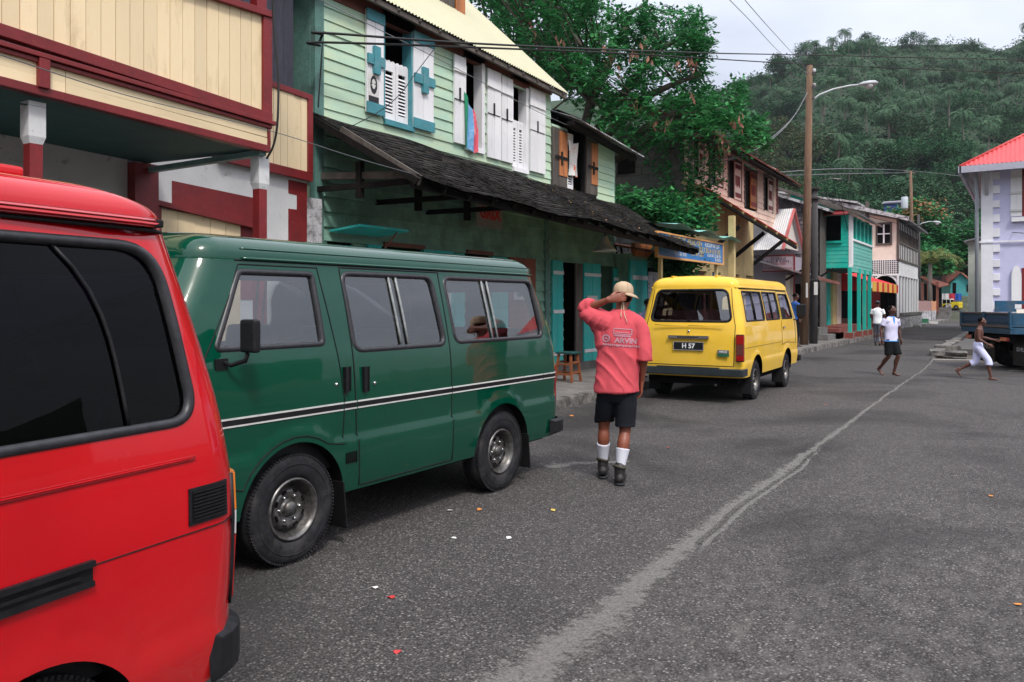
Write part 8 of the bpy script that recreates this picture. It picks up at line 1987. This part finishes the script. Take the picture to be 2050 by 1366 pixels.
def fuse(mb, name, parent, voxel, smooth=3, fold=0.0, fs_=9.0, M=None, decim=None):
 """merge the overlapping lofts into one continuous surface"""
 me = bpy.data.meshes.new(name); me.from_pydata([tuple(v) for v in mb.v], [], mb.f); me.update()
 o = bpy.data.objects.new(name, me); C.objects.link(o); r = o.modifiers.new('r', 'REMESH'); r.mode = 'VOXEL'; r.voxel_size = voxel; r.use_smooth_shade = True
 s_ = o.modifiers.new('s', 'SMOOTH'); s_.factor = .5; s_.iterations = smooth
 dg = bpy.context.evaluated_depsgraph_get(); nm = bpy.data.meshes.new_from_object(o.evaluated_get(dg)); bpy.data.objects.remove(o); bpy.data.meshes.remove(me); nm.name = name
 if fold:
  for v in nm.vertices:
   n_ = v.normal; p = v.co; f = mnoise.noise(Vector((p.x * fs_, p.y * fs_, p.z * fs_ * .45))) + .5 * mnoise.noise(Vector((p.x * fs_ * 2.3 + 5, p.y * fs_ * 2.3, p.z * fs_ * 1.2)))
   f2 = 1 - abs(mnoise.noise(Vector((p.x * fs_ * .9 + p.z * 3, p.y * fs_ * .9, p.z * fs_ * .5 + 9)))) * 2; v.co = p + n_ * fold * (f * .6 + f2 * .5)
 nm.polygons.foreach_set('use_smooth', [True] * len(nm.polygons)); nm.materials.clear(); nm.materials.append(mb.mats[0]); nm.update()
 if M: nm.transform(M)
 o = bpy.data.objects.new(name, nm); C.objects.link(o)
 if parent is not None: o.parent = parent; KIDS.setdefault(parent.name, []).append(o)
 return o
def hand(mb, w_, d, palm_n, side, curl=.5, s_=1.0):
 """w_ wrist, d direction along the hand, palm_n palm normal, side towards the thumb"""
 d = Vector(d).normalized(); pn = Vector(palm_n); pn = (pn - d * pn.dot(d)).normalized(); th = d.cross(pn); th = th if th.dot(Vector(side)) > 0 else -th
 w_ = Vector(w_); loft(mb, [(w_ - d * .02, .026 * s_, .018 * s_), (w_ + d * .03 * s_, .035 * s_, .016 * s_), (w_ + d * .075 * s_, .042 * s_, .014 * s_), (w_ + d * .10 * s_, .040 * s_, .012 * s_)], th, 12, 3)
 for k, (o_, ln) in enumerate(((.031, .068), (.011, .078), (-.010, .073), (-.030, .057))):
  p = w_ + d * .095 * s_ + th * o_ * s_; P = [(p, .0095 * s_, .0095 * s_)]; ang = .15 + curl * .25
  for j, f in enumerate((.42, .33, .25)):
   ang += curl * (.55 + .08 * k) * (1 if j else .5); dd = (d * math.cos(ang) + pn * math.sin(ang) + th * (o_ * 1.2) * (1 - curl)).normalized(); p = p + dd * ln * f * s_; P.append((p, (.009 - .0011 * j) * s_, (.009 - .0011 * j) * s_))
  loft(mb, P, th, 8, 2)
 p = w_ + d * .025 * s_ + th * .028 * s_; dd = (d * .75 + th * .55 + pn * .35).normalized(); d2 = (d * .9 + th * .15 + pn * (.4 + curl * .4)).normalized()
 loft(mb, [(p, .013 * s_, .013 * s_), (p + dd * .035 * s_, .0115 * s_, .0115 * s_), (p + dd * .035 * s_ + d2 * .03 * s_, .0095 * s_, .0095 * s_), (p + dd * .035 * s_ + d2 * .048 * s_, .007 * s_, .007 * s_)], pn, 8, 2)
def head(mb, c, yaw=0, pitch=0, s_=1.0):
 """face looks along +y before turning"""
 Rm = Matrix.Rotation(yaw, 3, 'Z') @ Matrix.Rotation(pitch, 3, 'X'); c = Vector(c); q = lambda x, y, z: c + Rm @ (Vector((x, y, z)) * s_)
 ellip(mb, q(0, -.012, .018), (.074 * s_, .094 * s_, .092 * s_), Rm, 20); ellip(mb, q(0, .018, -.035), (.058 * s_, .070 * s_, .075 * s_), Rm, 18); ellip(mb, q(0, .050, -.078), (.032 * s_, .030 * s_, .026 * s_), Rm, 12)
 loft(mb, [(q(0, .082, .018), .009 * s_, .008 * s_), (q(0, .096, -.008), .012 * s_, .011 * s_), (q(0, .104, -.024), .017 * s_, .012 * s_)], Rm @ Vector((1, 0, 0)), 8, 2)
 ellip(mb, q(0, .083, -.052), (.024 * s_, .012 * s_, .012 * s_), Rm, 12); ellip(mb, q(0, .078, .034), (.050 * s_, .014 * s_, .010 * s_), Rm, 12)
 for sx in (1, -1): ellip(mb, q(sx * .074, -.008, -.008), (.010 * s_, .020 * s_, .031 * s_), Rm, 10); ellip(mb, q(sx * .045, .058, -.022), (.022 * s_, .020 * s_, .018 * s_), Rm, 10)
 return q, Rm
def foot(mb, ank, d, s_=1.0, pitch=0.0, boot=False, ln=.24):
 d = Vector(d).normalized(); a = Vector(ank); dn = (d * math.cos(pitch) + Vector((0, 0, math.sin(pitch)))); up = Vector((0, 0, 1)); sd_ = d.cross(up); dz = (dn.cross(sd_) * -1); dz = dz if dz.z > 0 else -dz
 k = 1.16 if boot else 1.0; h = a - dz * (.045 * s_);
 loft(mb, [(h - dn * .055 * s_, .026 * s_ * k, .028 * s_ * k), (h - dn * .02 * s_, .032 * s_ * k, .036 * s_ * k), (h + dn * .05 * s_ - dz * .003, .035 * s_ * k, .032 * s_ * k), (h + dn * .11 * s_ - dz * .012, .042 * s_ * k, .023 * s_ * k), (h + dn * (ln - .07) * s_ - dz * .018, .040 * s_ * k, .016 * s_ * k), (h + dn * (ln - .05) * s_ - dz * .02, .030 * s_ * k, .013 * s_ * k)], sd_, 14, 3)
 loft(mb, [(a + Vector((0, 0, .05 * s_)), .036 * s_ * k, .036 * s_ * k), (a - dz * .03 * s_, .034 * s_ * k, .036 * s_ * k)], sd_, 12, 2)
 if not boot:
  for i in range(5): o_ = (i - 2) * .017 * s_; t = h + dn * (ln - .052 - abs(i - 1) * .006) * s_ + sd_ * o_ - dz * .022; loft(mb, [(t - dn * .015, .009 * s_, .008 * s_), (t + dn * .012 * s_, .0085 * s_, .007 * s_)], sd_, 8, 2)
def arm(mb, sh, el, wr, s_=1.0, k=1.0):
 sh, el, wr = map(Vector, (sh, el, wr)); loft(mb, [(sh, .050 * s_ * k, .050 * s_ * k), (sh.lerp(el, .45), .043 * s_ * k, .046 * s_ * k), (sh.lerp(el, .85), .036 * s_ * k, .038 * s_ * k), (el, .036 * s_ * k, .037 * s_ * k), (el.lerp(wr, .3), .038 * s_ * k, .038 * s_ * k), (el.lerp(wr, .75), .027 * s_ * k, .029 * s_ * k), (wr, .024 * s_ * k, .020 * s_ * k)], (1, 0, 0), 14, 4)
def leg(mb, hip, kn, an, s_=1.0):
 hip, kn, an = map(Vector, (hip, kn, an)); bk = Vector((0, -.018 * s_, 0)); loft(mb, [(hip, .085 * s_, .09 * s_), (hip.lerp(kn, .4), .076 * s_, .080 * s_), (hip.lerp(kn, .85), .056 * s_, .058 * s_), (kn, .052 * s_, .055 * s_), (kn.lerp(an, .12), .048 * s_, .052 * s_), (kn.lerp(an, .33) + bk, .054 * s_, .058 * s_), (kn.lerp(an, .65) + bk * .4, .040 * s_, .042 * s_), (kn.lerp(an, .92), .030 * s_, .033 * s_), (an, .031 * s_, .034 * s_)], (1, 0, 0), 16, 4)
def torso(mb, pel, chest, neck, hw_=.17, s_=1.0, k=1.0, side=(1, 0, 0)):
 pel, chest, neck = map(Vector, (pel, chest, neck)); loft(mb, [(pel - Vector((0, 0, .08 * s_)), .135 * s_ * k, .095 * s_ * k), (pel, .155 * s_ * k, .11 * s_ * k), (pel.lerp(chest, .42), .130 * s_ * k, .090 * s_ * k), (chest, .160 * s_ * k, .110 * s_ * k), (chest.lerp(neck, .55), hw_ * s_ * k, .095 * s_ * k), (chest.lerp(neck, .85), hw_ * .72 * s_ * k, .070 * s_ * k), (neck, .060 * s_ * k, .058 * s_ * k)], side, 20, 5)
def eyes(q, Rm, parent, s_, M):
 e = MB().use(EYEW, True)
 for sx in (1, -1): ellip(e, q(sx * .030, .0795, .014), (.013 * s_, .008 * s_, .0065 * s_), Rm, 10)
 e.use(INK, True)
 for sx in (1, -1): ellip(e, q(sx * .030, .0865, .014), (.0062 * s_, .003 * s_, .0062 * s_), Rm, 8)
 e.v = [tuple(M @ Vector(v)) for v in e.v]; e.build('eyes', parent, local=True)
def pink_man():
 g = onz(1224, 965); vd = Vector((g.x, g.y, 0)).normalized(); rz = math.atan2(vd.y, vd.x) - math.pi / 2
 root = thing('person', 'man in a pink t-shirt and beige cap walking away, hand on his neck', 'person', tuple(g), rz)
 V_ = Vector
 pel = V_((.055, 0, .91)); chest = V_((.075, .0, 1.22)); neck = V_((.085, .015, 1.485)); hc = V_((.105, .06, 1.615))
 shL, elL, wrL = V_((-.075, .01, 1.405)), V_((-.225, .05, 1.50)), V_((-.02, -.085, 1.585))
 shR, elR, wrR = V_((.238, .0, 1.375)), V_((.275, -.03, 1.095)), V_((.262, .04, .865))
 hipL, knL, anL = V_((-.02, .0, .86)), V_((-.065, .12, .475)), V_((-.075, .175, .115)); hipR, knR, anR = V_((.125, 0, .86)), V_((.118, .02, .455)), V_((.072, -.07, .105))
 b = MB().use(SKIN_A, True); torso(b, pel, chest, neck, .165); loft(b, [(neck - V_((0, 0, .05)), .055, .058), (neck.lerp(hc, .5), .052, .056), (hc - V_((0, .01, .04)), .055, .06)], (1, 0, 0), 14, 3)
 q, Rm = head(b, hc, -.25, -.16); arm(b, shL, elL, wrL); arm(b, shR, elR, wrR); leg(b, hipL, knL, anL); leg(b, hipR, knR, anR)
 hand(b, wrL, (.86, -.02, .16), (.1, 1, -.05), (0, -.2, 1), .38); hand(b, wrR, (-.05, .12, -1), (-1, 0, 0), (0, 1, 0), .45)
 foot(b, anL, (.05, 1, 0), 1, 0); foot(b, anR, (.05, 1, 0), 1, 0)
 body = fuse(b, 'body', root, .006, 2)
 PK = clothmat('pink_tshirt_cloth', (.56, .080, .10), .12)
 s_ = MB().use(PK, True)
 loft(s_, [(V_((.045, 0, .785)), .196, .150), (V_((.045, 0, .84)), .194, .145), (V_((.052, 0, .98)), .182, .132), (V_((.062, 0, 1.15)), .182, .132), (V_((.072, .0, 1.30)), .186, .128), (V_((.080, .005, 1.40)), .178, .108), (V_((.085, .012, 1.455)), .135, .09), (V_((.085, .014, 1.49)), .078, .075)], (1, 0, -.03), 26, 5, caps=False)
 loft(s_, [(shR - V_((.07, 0, -.01)), .075, .09), (shR + V_((-.005, 0, -.02)), .080, .095), (shR.lerp(elR, .5) + V_((.005, 0, 0)), .072, .092), (elR + V_((.0, 0, .03)), .070, .090), (elR + V_((.0, 0, -.03)), .073, .092)], (1, 0, 0), 18, 4, caps=False)
 loft(s_, [(V_((.0, .0, 1.37)), .10, .12), (shL + V_((-.0, 0, -.01)), .095, .115), (shL.lerp(elL, .55) + V_((0, 0, -.02)), .085, .10), (elL + V_((.012, .0, -.01)), .075, .085), (elL.lerp(wrL, .16) + V_((-.01, .01, .012)), .066, .070), (elL.lerp(wrL, .27), .062, .066)], (0, 0, 1), 18, 4, caps=False)
 loft(s_, [(V_((-.18, .03, 1.42)), .05, .07), (V_((-.10, .02, 1.30)), .06, .09), (V_((-.07, .0, 1.18)), .07, .10)], (1, 0, 0), 14, 3)
 sh = fuse(s_, 'tshirt', root, .0085, 2, .015, 8.5)
 for v in sh.data.vertices:
  p = v.co; m_ = sstep(.80, .9, p.z) * (1 - sstep(1.08, 1.20, p.z)); ph = p.x * 21 + p.z * 17 + 1.6 * mnoise.noise(p * 5); m2 = sstep(1.2, 1.32, p.z) * (1 - sstep(1.42, 1.48, p.z)) * sstep(.0, -.07, p.x)
  ph2 = p.x * 26 - p.z * 30 + 1.5 * mnoise.noise(p * 6); v.co = p + v.normal * (.011 * m_ * (1 - abs(math.sin(ph))) ** 2 + .009 * m2 * (1 - abs(math.sin(ph2))) ** 2 - .003 * m_)
 sh.data.update()
 c = MB().use(PK, True); P = [V_((.085 + .070 * math.cos(t), .012 + .070 * math.sin(t), 1.492 + .010 * math.sin(t))) for t in [2 * math.pi * i / 24 for i in range(24)]]; c.tube(P, .008, 8, closed=True); c.build('collar', sh, local=True)
 bv = BVHTree.FromPolygons([tuple(v.co) for v in sh.data.vertices], [tuple(p.vertices) for p in sh.data.polygons])
 PR = mat('faded_print', (.50, .27, .33), .8, .12, 30); pm = MB().use(PR)
 def wrapped(me, ox, oz, tilt=-.07, sx=1.0):
  bm = bmesh.new(); bm.from_mesh(me); bmesh.ops.triangulate(bm, faces=bm.faces)
  bmesh.ops.subdivide_edges(bm, edges=[e for e in bm.edges if e.calc_length() > .012], cuts=2)
  for v in bm.verts:
   x, z = v.co.x * sx, v.co.y; x, z = x * math.cos(tilt) - z * math.sin(tilt), x * math.sin(tilt) + z * math.cos(tilt); hit = bv.ray_cast(Vector((ox + x, -.8, oz + z)), Vector((0, 1, 0)))[0]
   v.co = Vector((ox + x, (hit.y if hit else -.15) - .0055, oz + z))
  bm.normal_update(); m2 = bpy.data.meshes.new('print'); bm.to_mesh(m2); bm.free(); return m2
 obs = []
 def addp(me):
  o = bpy.data.objects.new('back_print', me); me.materials.clear(); me.materials.append(PR); C.objects.link(o); o.parent = sh; return o
 me = bpy.data.meshes.new('shapes'); bm = bmesh.new()
 def rect(x0, z0, x1, z1): vs = [bm.verts.new((a, c_, 0)) for a, c_ in ((x0, z0), (x1, z0), (x1, z1), (x0, z1))]; bm.faces.new(vs)
 def poly_(pts): bm.faces.new([bm.verts.new((a, c_, 0)) for a, c_ in pts])
 rect(-.075, .105, .075, .112); rect(-.085, .060, -.078, .110); rect(.068, .060, .076, .112); rect(-.08, .060, .07, .066);
 for i in range(9): rect(-.075 + i * .016, .042, -.063 + i * .016, .056)
 rect(-.07, .075, .05, .080)
 cx, cz = -.142, .018
 for i in range(12):
  a0, a1 = 2 * math.pi * i / 12, 2 * math.pi * (i + 1) / 12; poly_([(cx + .022 * math.cos(a0), cz + .022 * math.sin(a0)), (cx + .034 * math.cos(a0), cz + .034 * math.sin(a0)), (cx + .034 * math.cos(a1), cz + .034 * math.sin(a1)), (cx + .022 * math.cos(a1), cz + .022 * math.sin(a1))])
 poly_([(cx, cz + .018), (cx - .016, cz - .012), (cx, cz - .004)]); poly_([(cx, cz + .018), (cx, cz - .004), (cx + .016, cz - .012)])
 for i in range(17): rect(-.165 + i * .0185, -.045 + (i % 3) * .003, -.151 + i * .0185, -.026)
 bm.to_mesh(me); bm.free(); addp(wrapped(me, .095, 1.225))
 addp(wrapped(text_mesh('ARVIN', .062, PR, 0, .0022), .122, 1.225 + .006, sx=1.05))
 SHM = clothmat('black_shorts_cloth', (.012, .013, .018), .3)
 s_ = MB().use(SHM, True); loft(s_, [(V_((.05, 0, .93)), .155, .115), (V_((.05, 0, .84)), .170, .125), (V_((.05, 0, .76)), .165, .12)], (1, 0, 0), 20, 3)
 for hp_, kn, e in ((hipL, knL, .92), (hipR, knR, .93)):
  ft = hp_.lerp(kn, e); loft(s_, [(hp_ + V_((0, 0, -.02)), .098, .108), (hp_.lerp(kn, .5), .094, .10), (ft + V_((0, 0, .04)), .088, .094), (ft, .090, .096)], (1, 0, 0), 16, 4, caps=False)
 fuse(s_, 'shorts', root, .008, 2, .005, 9)
 SK = clothmat('white_sock', (.62, .63, .70), .05); BT = mat('black_boot_leather', (.014, .013, .013), .5, .3, 20, dirt=(.07, .06, .055), dirtamt=.5)
 for an, kn, d in ((anL, knL, (.02, 1, 0)), (anR, knR, (.06, 1, 0))):
  k = MB().use(SK, True); loft(k, [(an.lerp(kn, -.05), .041, .045), (an.lerp(kn, .15) - V_((0, .004, 0)), .041, .045), (an.lerp(kn, .35) - V_((0, .008, 0)), .049, .054), (an.lerp(kn, .55) - V_((0, .013, 0)), .060, .066)], (1, 0, 0), 16, 4, caps=False); fuse(k, 'sock', root, .005, 1, .0015, 25)
  k = MB().use(BT, True); foot(k, an, d, 1.12, 0, True, .25); loft(k, [(an + V_((0, -.005, -.04)), .05, .062), (an + V_((0, -.004, .01)), .047, .058), (an + V_((0, -.002, .045)), .052, .060)], (1, 0, 0), 16, 3, caps=False); bo = fuse(k, 'boot', root, .006, 1, .002, 30)
  so = MB().use(DARKPL, True); dd = V_(d).normalized(); base = an - V_((0, 0, an.z - .012)); loft(so, [(base - dd * .085, .036, .013), (base - dd * .03, .046, .013), (base + dd * .08, .052, .013), (base + dd * .17, .045, .013), (base + dd * .2, .03, .012)], (1, 0, 0), 16, 3); so.build('sole', bo, local=True)
  cu = MB().use(mat('boot_collar', (.05, .045, .03), .8, .2, 20), True); c = an + V_((0, -.002, .05)); cu.tube([c + V_((.053 * math.cos(t), .060 * math.sin(t), .008 * math.sin(t * 2))) for t in [i * math.pi / 9 for i in range(18)]], .011, 8, closed=True); cu.build('boot_collar', bo, local=True)
 h = MB().use(HAIR, True); ellip(h, q(0, -.022, .004), (.078, .088, .080), Rm, 20); ho = fuse(h, 'hair', root, .006, 1, .001, 60)
 CP = clothmat('beige_cap_cloth', (.42, .31, .21), .2); c = MB().use(CP, True); vs = []
 prof = [(1.0, .000), (1.02, .015), (1.0, .045), (.92, .075), (.72, .098), (.40, .112), (0, .116)]
 for r_, z in prof:
  for j in range(28): t = 2 * math.pi * j / 28; vs.append(q(.085 * r_ * math.cos(t), -.010 + .100 * r_ * math.sin(t), .010 + z))
 fs = [(i * 28 + j, i * 28 + (j + 1) % 28, (i + 1) * 28 + (j + 1) % 28, (i + 1) * 28 + j) for i in range(len(prof) - 1) for j in range(28)]; c.add(vs, fs, True)
 for k in range(6):
  t = math.pi * k / 3 + .2; c.tube([q(.087 * r_ * math.cos(t), -.010 + .102 * r_ * math.sin(t), .010 + z) for r_, z in prof[1:]], .0018, 4)
 vs = []; nb = 17
 for i in range(nb):
  t = R(-78) + R(120) * i / (nb - 1)
  for e_, dz in ((0, .006), (.035, -.012), (.062, -.040)): ww = math.sin(math.pi * i / (nb - 1)) ** .6; vs.append(q((.085 + e_ * ww) * math.cos(t), -.01 + (.10 + e_ * ww) * math.sin(t), .012 + dz * ww))
 fs = [(i * 3 + k, i * 3 + k + 1, (i + 1) * 3 + k + 1, (i + 1) * 3 + k) for i in range(nb - 1) for k in range(2)]; c.add(vs, fs, True); co_ = c.build('cap', root, local=True)
 md = co_.modifiers.new('thick', 'SOLIDIFY'); md.thickness = .003
 st = MB().use(mat('cream_cord', (.62, .52, .36), .7, .1, 20), True); p = q(.025, -.105, .0)
 st.tube([p, V_((.085, -.045, 1.50)), V_((.080, -.10, 1.455)), V_((.085, -.118, 1.43))], .003, 5); st.tube([p, V_((.105, -.045, 1.50)), V_((.115, -.105, 1.44)), V_((.135, -.125, 1.385))], .003, 5); st.build('cap_cord', co_, local=True)
pink_man()
def walker(label, g, rz, s_, top, bottom, J, skin=SKIN_B, bare=False, short=True, cap=None, collar=None, shoes=None, vox=.011, headyaw=0, sleeve=.55, hem=None):
 """J: joints (local, forward +y), scaled by s_"""
 root = thing('person', label, 'person', tuple(g), rz); V_ = lambda p: Vector(p) * s_
 pel, chest, neck, hc = (V_(J[k]) for k in ('pel', 'chest', 'neck', 'head')); b = MB().use(skin, True)
 torso(b, pel, chest, neck, .165, s_); loft(b, [(neck - Vector((0, 0, .05 * s_)), .052 * s_, .055 * s_), (neck.lerp(hc, .55), .048 * s_, .052 * s_)], (1, 0, 0), 12, 3); q, Rm = head(b, hc, headyaw, 0, s_)
 for sd_ in ('L', 'R'):
  sh, el, wr = (V_(J[k + sd_]) for k in ('sh', 'el', 'wr')); arm(b, sh, el, wr, s_); d = (wr - el).normalized(); sx = -1 if sd_ == 'L' else 1; hand(b, wr, d, (-sx, 0, .0), (0, 1, .2), .5, s_)
  hip, kn, an = (V_(J[k + sd_]) for k in ('hip', 'kn', 'an')); leg(b, hip, kn, an, s_); foot(b, an, J.get('ft' + sd_, (0, 1, 0)), s_, J.get('fp' + sd_, 0))
 body = fuse(b, 'body', root, vox * .62, 2)
 eyes(q, Rm, root, s_, Matrix.Identity(4))
 h = MB().use(HAIR, True); ellip(h, q(0, -.034, .040), (.079 * s_, .080 * s_, .076 * s_), Rm, 18); fuse(h, 'hair', root, .008, 1, .002, 60)
 if cap:
  c = MB().use(cap, True); ellip(c, q(0, -.008, .055), (.086 * s_, .105 * s_, .072 * s_), Rm, 18); loft(c, [(q(0, .06, .03), .07 * s_, .012 * s_), (q(0, .14, .02), .055 * s_, .008 * s_)], Rm @ Vector((1, 0, 0)), 12, 3); fuse(c, 'cap', root, .008, 1)
 if not bare:
  t = MB().use(top, True); lo = pel - Vector((0, 0, .10 * s_)); loft(t, [(lo, .180 * s_, .130 * s_), (pel, .174 * s_, .125 * s_), (pel.lerp(chest, .5), .160 * s_, .117 * s_), (chest, .172 * s_, .124 * s_), (chest.lerp(neck, .6), .160 * s_, .10 * s_), (chest.lerp(neck, .92), .09 * s_, .078 * s_), (neck, .064 * s_, .064 * s_)], (1, 0, 0), 22, 4, caps=False)
  for sd_ in ('L', 'R'):
   sh, el = V_(J['sh' + sd_]), V_(J['el' + sd_]); e = sh.lerp(el, sleeve); loft(t, [(sh.lerp(chest, .3), .085 * s_, .095 * s_), (sh + Vector((0, 0, -.004)), .064 * s_, .072 * s_), (e, .062 * s_, .068 * s_)], (1, 0, 0), 14, 3, caps=False)
  to = fuse(t, 'shirt', root, vox, 2, .006 * s_, 9)
  if collar:
   c = MB().use(collar, True); c.tube([neck + Vector((.062 * s_ * math.cos(a), .062 * s_ * math.sin(a) + .005, -.01 * s_ + .0 * a)) for a in [i * math.pi / 8 for i in range(16)]], .014 * s_, 6, closed=True)
   c.box(neck + Vector((-.018 * s_, .098 * s_, -.17 * s_)), neck + Vector((.018 * s_, .118 * s_, -.02 * s_))); c.build('collar', to, local=True)
   c = MB().use(collar, True); c.tube([lo + Vector((.178 * s_ * math.cos(a), .128 * s_ * math.sin(a), .01)) for a in [i * math.pi / 12 for i in range(24)]], .016 * s_, 6, closed=True); c.build('hem', to, local=True)
 t = MB().use(bottom, True); loft(t, [(pel + Vector((0, 0, .05 * s_)), .158 * s_, .115 * s_), (pel - Vector((0, 0, .04 * s_)), .170 * s_, .125 * s_), (pel - Vector((0, 0, .13 * s_)), .160 * s_, .115 * s_)], (1, 0, 0), 18, 3)
 for sd_ in ('L', 'R'):
  hip, kn, an = (V_(J[k + sd_]) for k in ('hip', 'kn', 'an'))
  if short is True: P = [(hip, .098 * s_, .105 * s_), (hip.lerp(kn, .5), .094 * s_, .10 * s_), (hip.lerp(kn, .93), .094 * s_, .098 * s_)]
  elif short == 'knee': P = [(hip, .098 * s_, .105 * s_), (hip.lerp(kn, .5), .095 * s_, .10 * s_), (kn, .088 * s_, .09 * s_), (kn.lerp(an, .28), .092 * s_, .094 * s_)]
  else: P = [(hip, .095 * s_, .10 * s_), (kn, .070 * s_, .074 * s_), (kn.lerp(an, .5), .062 * s_, .066 * s_), (kn.lerp(an, .93), .056 * s_, .062 * s_)]
  loft(t, P, (1, 0, 0), 14, 3, caps=False)
 fuse(t, 'trousers' if short is False else 'shorts', root, vox, 2, .006 * s_, 9)
 if shoes:
  for sd_ in ('L', 'R'): k = MB().use(shoes, True); foot(k, V_(J['an' + sd_]), J.get('ft' + sd_, (0, 1, 0)), s_ * 1.05, J.get('fp' + sd_, 0), True); fuse(k, 'shoe', root, .008, 1)
 return root
def J0(**k):
 J = dict(pel=(0, 0, .95), chest=(0, .0, 1.24), neck=(0, 0, 1.47), head=(0, .03, 1.62), shL=(-.165, 0, 1.40), elL=(-.20, -.02, 1.13), wrL=(-.20, .03, .90), shR=(.165, 0, 1.40), elR=(.20, -.02, 1.13), wrR=(.20, .03, .90),
   hipL=(-.08, 0, .90), knL=(-.09, .02, .50), anL=(-.09, 0, .09), hipR=(.08, 0, .90), knR=(.09, .02, .50), anR=(.09, 0, .09)); J.update(k); return J
def facing(g, ang):
 """ang: 0 = away from the viewer, 90 = towards the right of the photo"""
 vd = Vector((g.x, g.y, 0)).normalized(); return math.atan2(vd.y, vd.x) - math.pi / 2 - R(ang)
LIL = clothmat('pale_lilac_polo', (.62, .60, .80), .06); BLC = clothmat('sky_blue_trim', (.10, .32, .75), .1); BLK = clothmat('black_cloth', (.008, .009, .010), .3); WHC = clothmat('white_cloth', (.78, .80, .82), .05); GRY = clothmat('grey_trousers', (.13, .14, .17), .2); PLI = clothmat('lilac_white_shorts', (.60, .62, .86), .08); NAV = clothmat('navy_cap', (.05, .055, .07), .2)
g = onz(1784, 752)
walker('barefoot youth in a pale lilac polo shirt and black shorts', g, facing(g, 142), .865, LIL, BLK,
 J0(knL=(-.09, .14, .50), anL=(-.07, .02, .09), knR=(.09, .02, .48), anR=(.13, -.26, .16), fpR=-.5, elL=(-.25, -.04, 1.14), wrL=(-.26, .02, .90), elR=(.25, -.05, 1.14), wrR=(.27, .0, .90), head=(0, .04, 1.63)), SKIN_B, collar=BLC, headyaw=R(38), sleeve=.62)
g = onz(1757, 692)
walker('man in a white shirt and grey trousers walking away near the turquoise posts', g, facing(g, 5), .95, WHC, GRY,
 J0(knL=(-.08, .10, .50), anL=(-.08, .06, .09), knR=(.08, .0, .48), anR=(.09, -.20, .12), fpR=-.35, elL=(-.25, .02, 1.15), wrL=(-.18, .16, 1.0), elR=(.25, .02, 1.15), wrR=(.19, .16, 1.0)), SKIN_B, short=False, cap=NAV, vox=.013, sleeve=.7)
g = onz(1958, 760)
walker('shirtless boy in pale lilac shorts striding to the right past the blue truck', g, facing(g, 88), .735, None, PLI,
 J0(knL=(-.08, -.06, .50), anL=(-.08, -.47, .24), fpL=-.85, knR=(.08, .24, .54), anR=(.08, .30, .09), elL=(-.20, .10, 1.17), wrL=(-.13, .40, 1.10), elR=(.21, .02, 1.12), wrR=(.17, .24, .98), neck=(0, .05, 1.47), head=(0, .10, 1.61), chest=(0, .02, 1.24)), SKIN_C, bare=True, short='knee', headyaw=0)
def bystander(label, px, py, z, s_, top, ang, **k):
 g = onz(px, py, z); walker(label, g, facing(g, ang), s_, top, k.pop('bottom', BLK), J0(elL=(-.22, .05, 1.15), wrL=(-.14, .2, 1.05), **k.pop('J', {})), SKIN_B, short=False, vox=.016, **k)
g = onx(1577, 690, -6.5)
PLD = clothmat('navy_check', (.08, .09, .16), .6); BLS = clothmat('blue_shirt', (.03, .12, .42), .15)
walker('person with bare dark head and blue shirt standing just beyond the yellow van', Vector((-6.35, 26.6, .15)), facing(Vector((-6.35, 26.6, 0)), 60), 1.0, BLS, BLK, J0(), SKIN_B, short=False, vox=.016)
walker('person in a navy checked shirt between the man in pink and the yellow van', Vector((-6.0, 13.9, .15)), facing(Vector((-6.0, 13.9, 0)), 20), .86, PLD, BLK, J0(), SKIN_B, short=False, vox=.014)
walker('person in a dark shirt standing in the doorway behind the yellow van roof', Vector((-7.25, 27.6, .15)), facing(Vector((-7.2, 27.6, 0)), 150), 1.0, GRY, BLK, J0(), SKIN_B, short=False, vox=.016)
g = atZ(1945, 655, 62);
walker('person in white sitting high at the far end beside the lavender hall', Vector((g.x, g.y, .12)), facing(g, 180), 1.0, WHC, clothmat('ochre_trousers', (.25, .15, .06), .2), J0(wrL=(-.1, .3, 1.05), wrR=(.1, .3, 1.05), elL=(-.22, .1, 1.15), elR=(.22, .1, 1.15)), SKIN_B, short=False, vox=.02)
# ================================================================== thin valley haze
hm = bpy.data.materials.new('valley_haze'); hm.use_nodes = True; hn = hm.node_tree; hn.nodes.clear()
ho_ = hn.nodes.new('ShaderNodeOutputMaterial'); pvn = hn.nodes.new('ShaderNodeVolumePrincipled'); pvn.inputs['Density'].default_value = .00016; pvn.inputs['Color'].default_value = (.80, .87, .95, 1); pvn.inputs['Anisotropy'].default_value = .3
hn.links.new(pvn.outputs[0], ho_.inputs['Volume'])
hb = MB().use(hm); hb.box((-900, -900, -3), (900, 900, 230)); hz_o = hb.build('haze'); hz_o['kind'] = 'stuff'; hz_o['label'] = 'thin pale haze in the valley air'
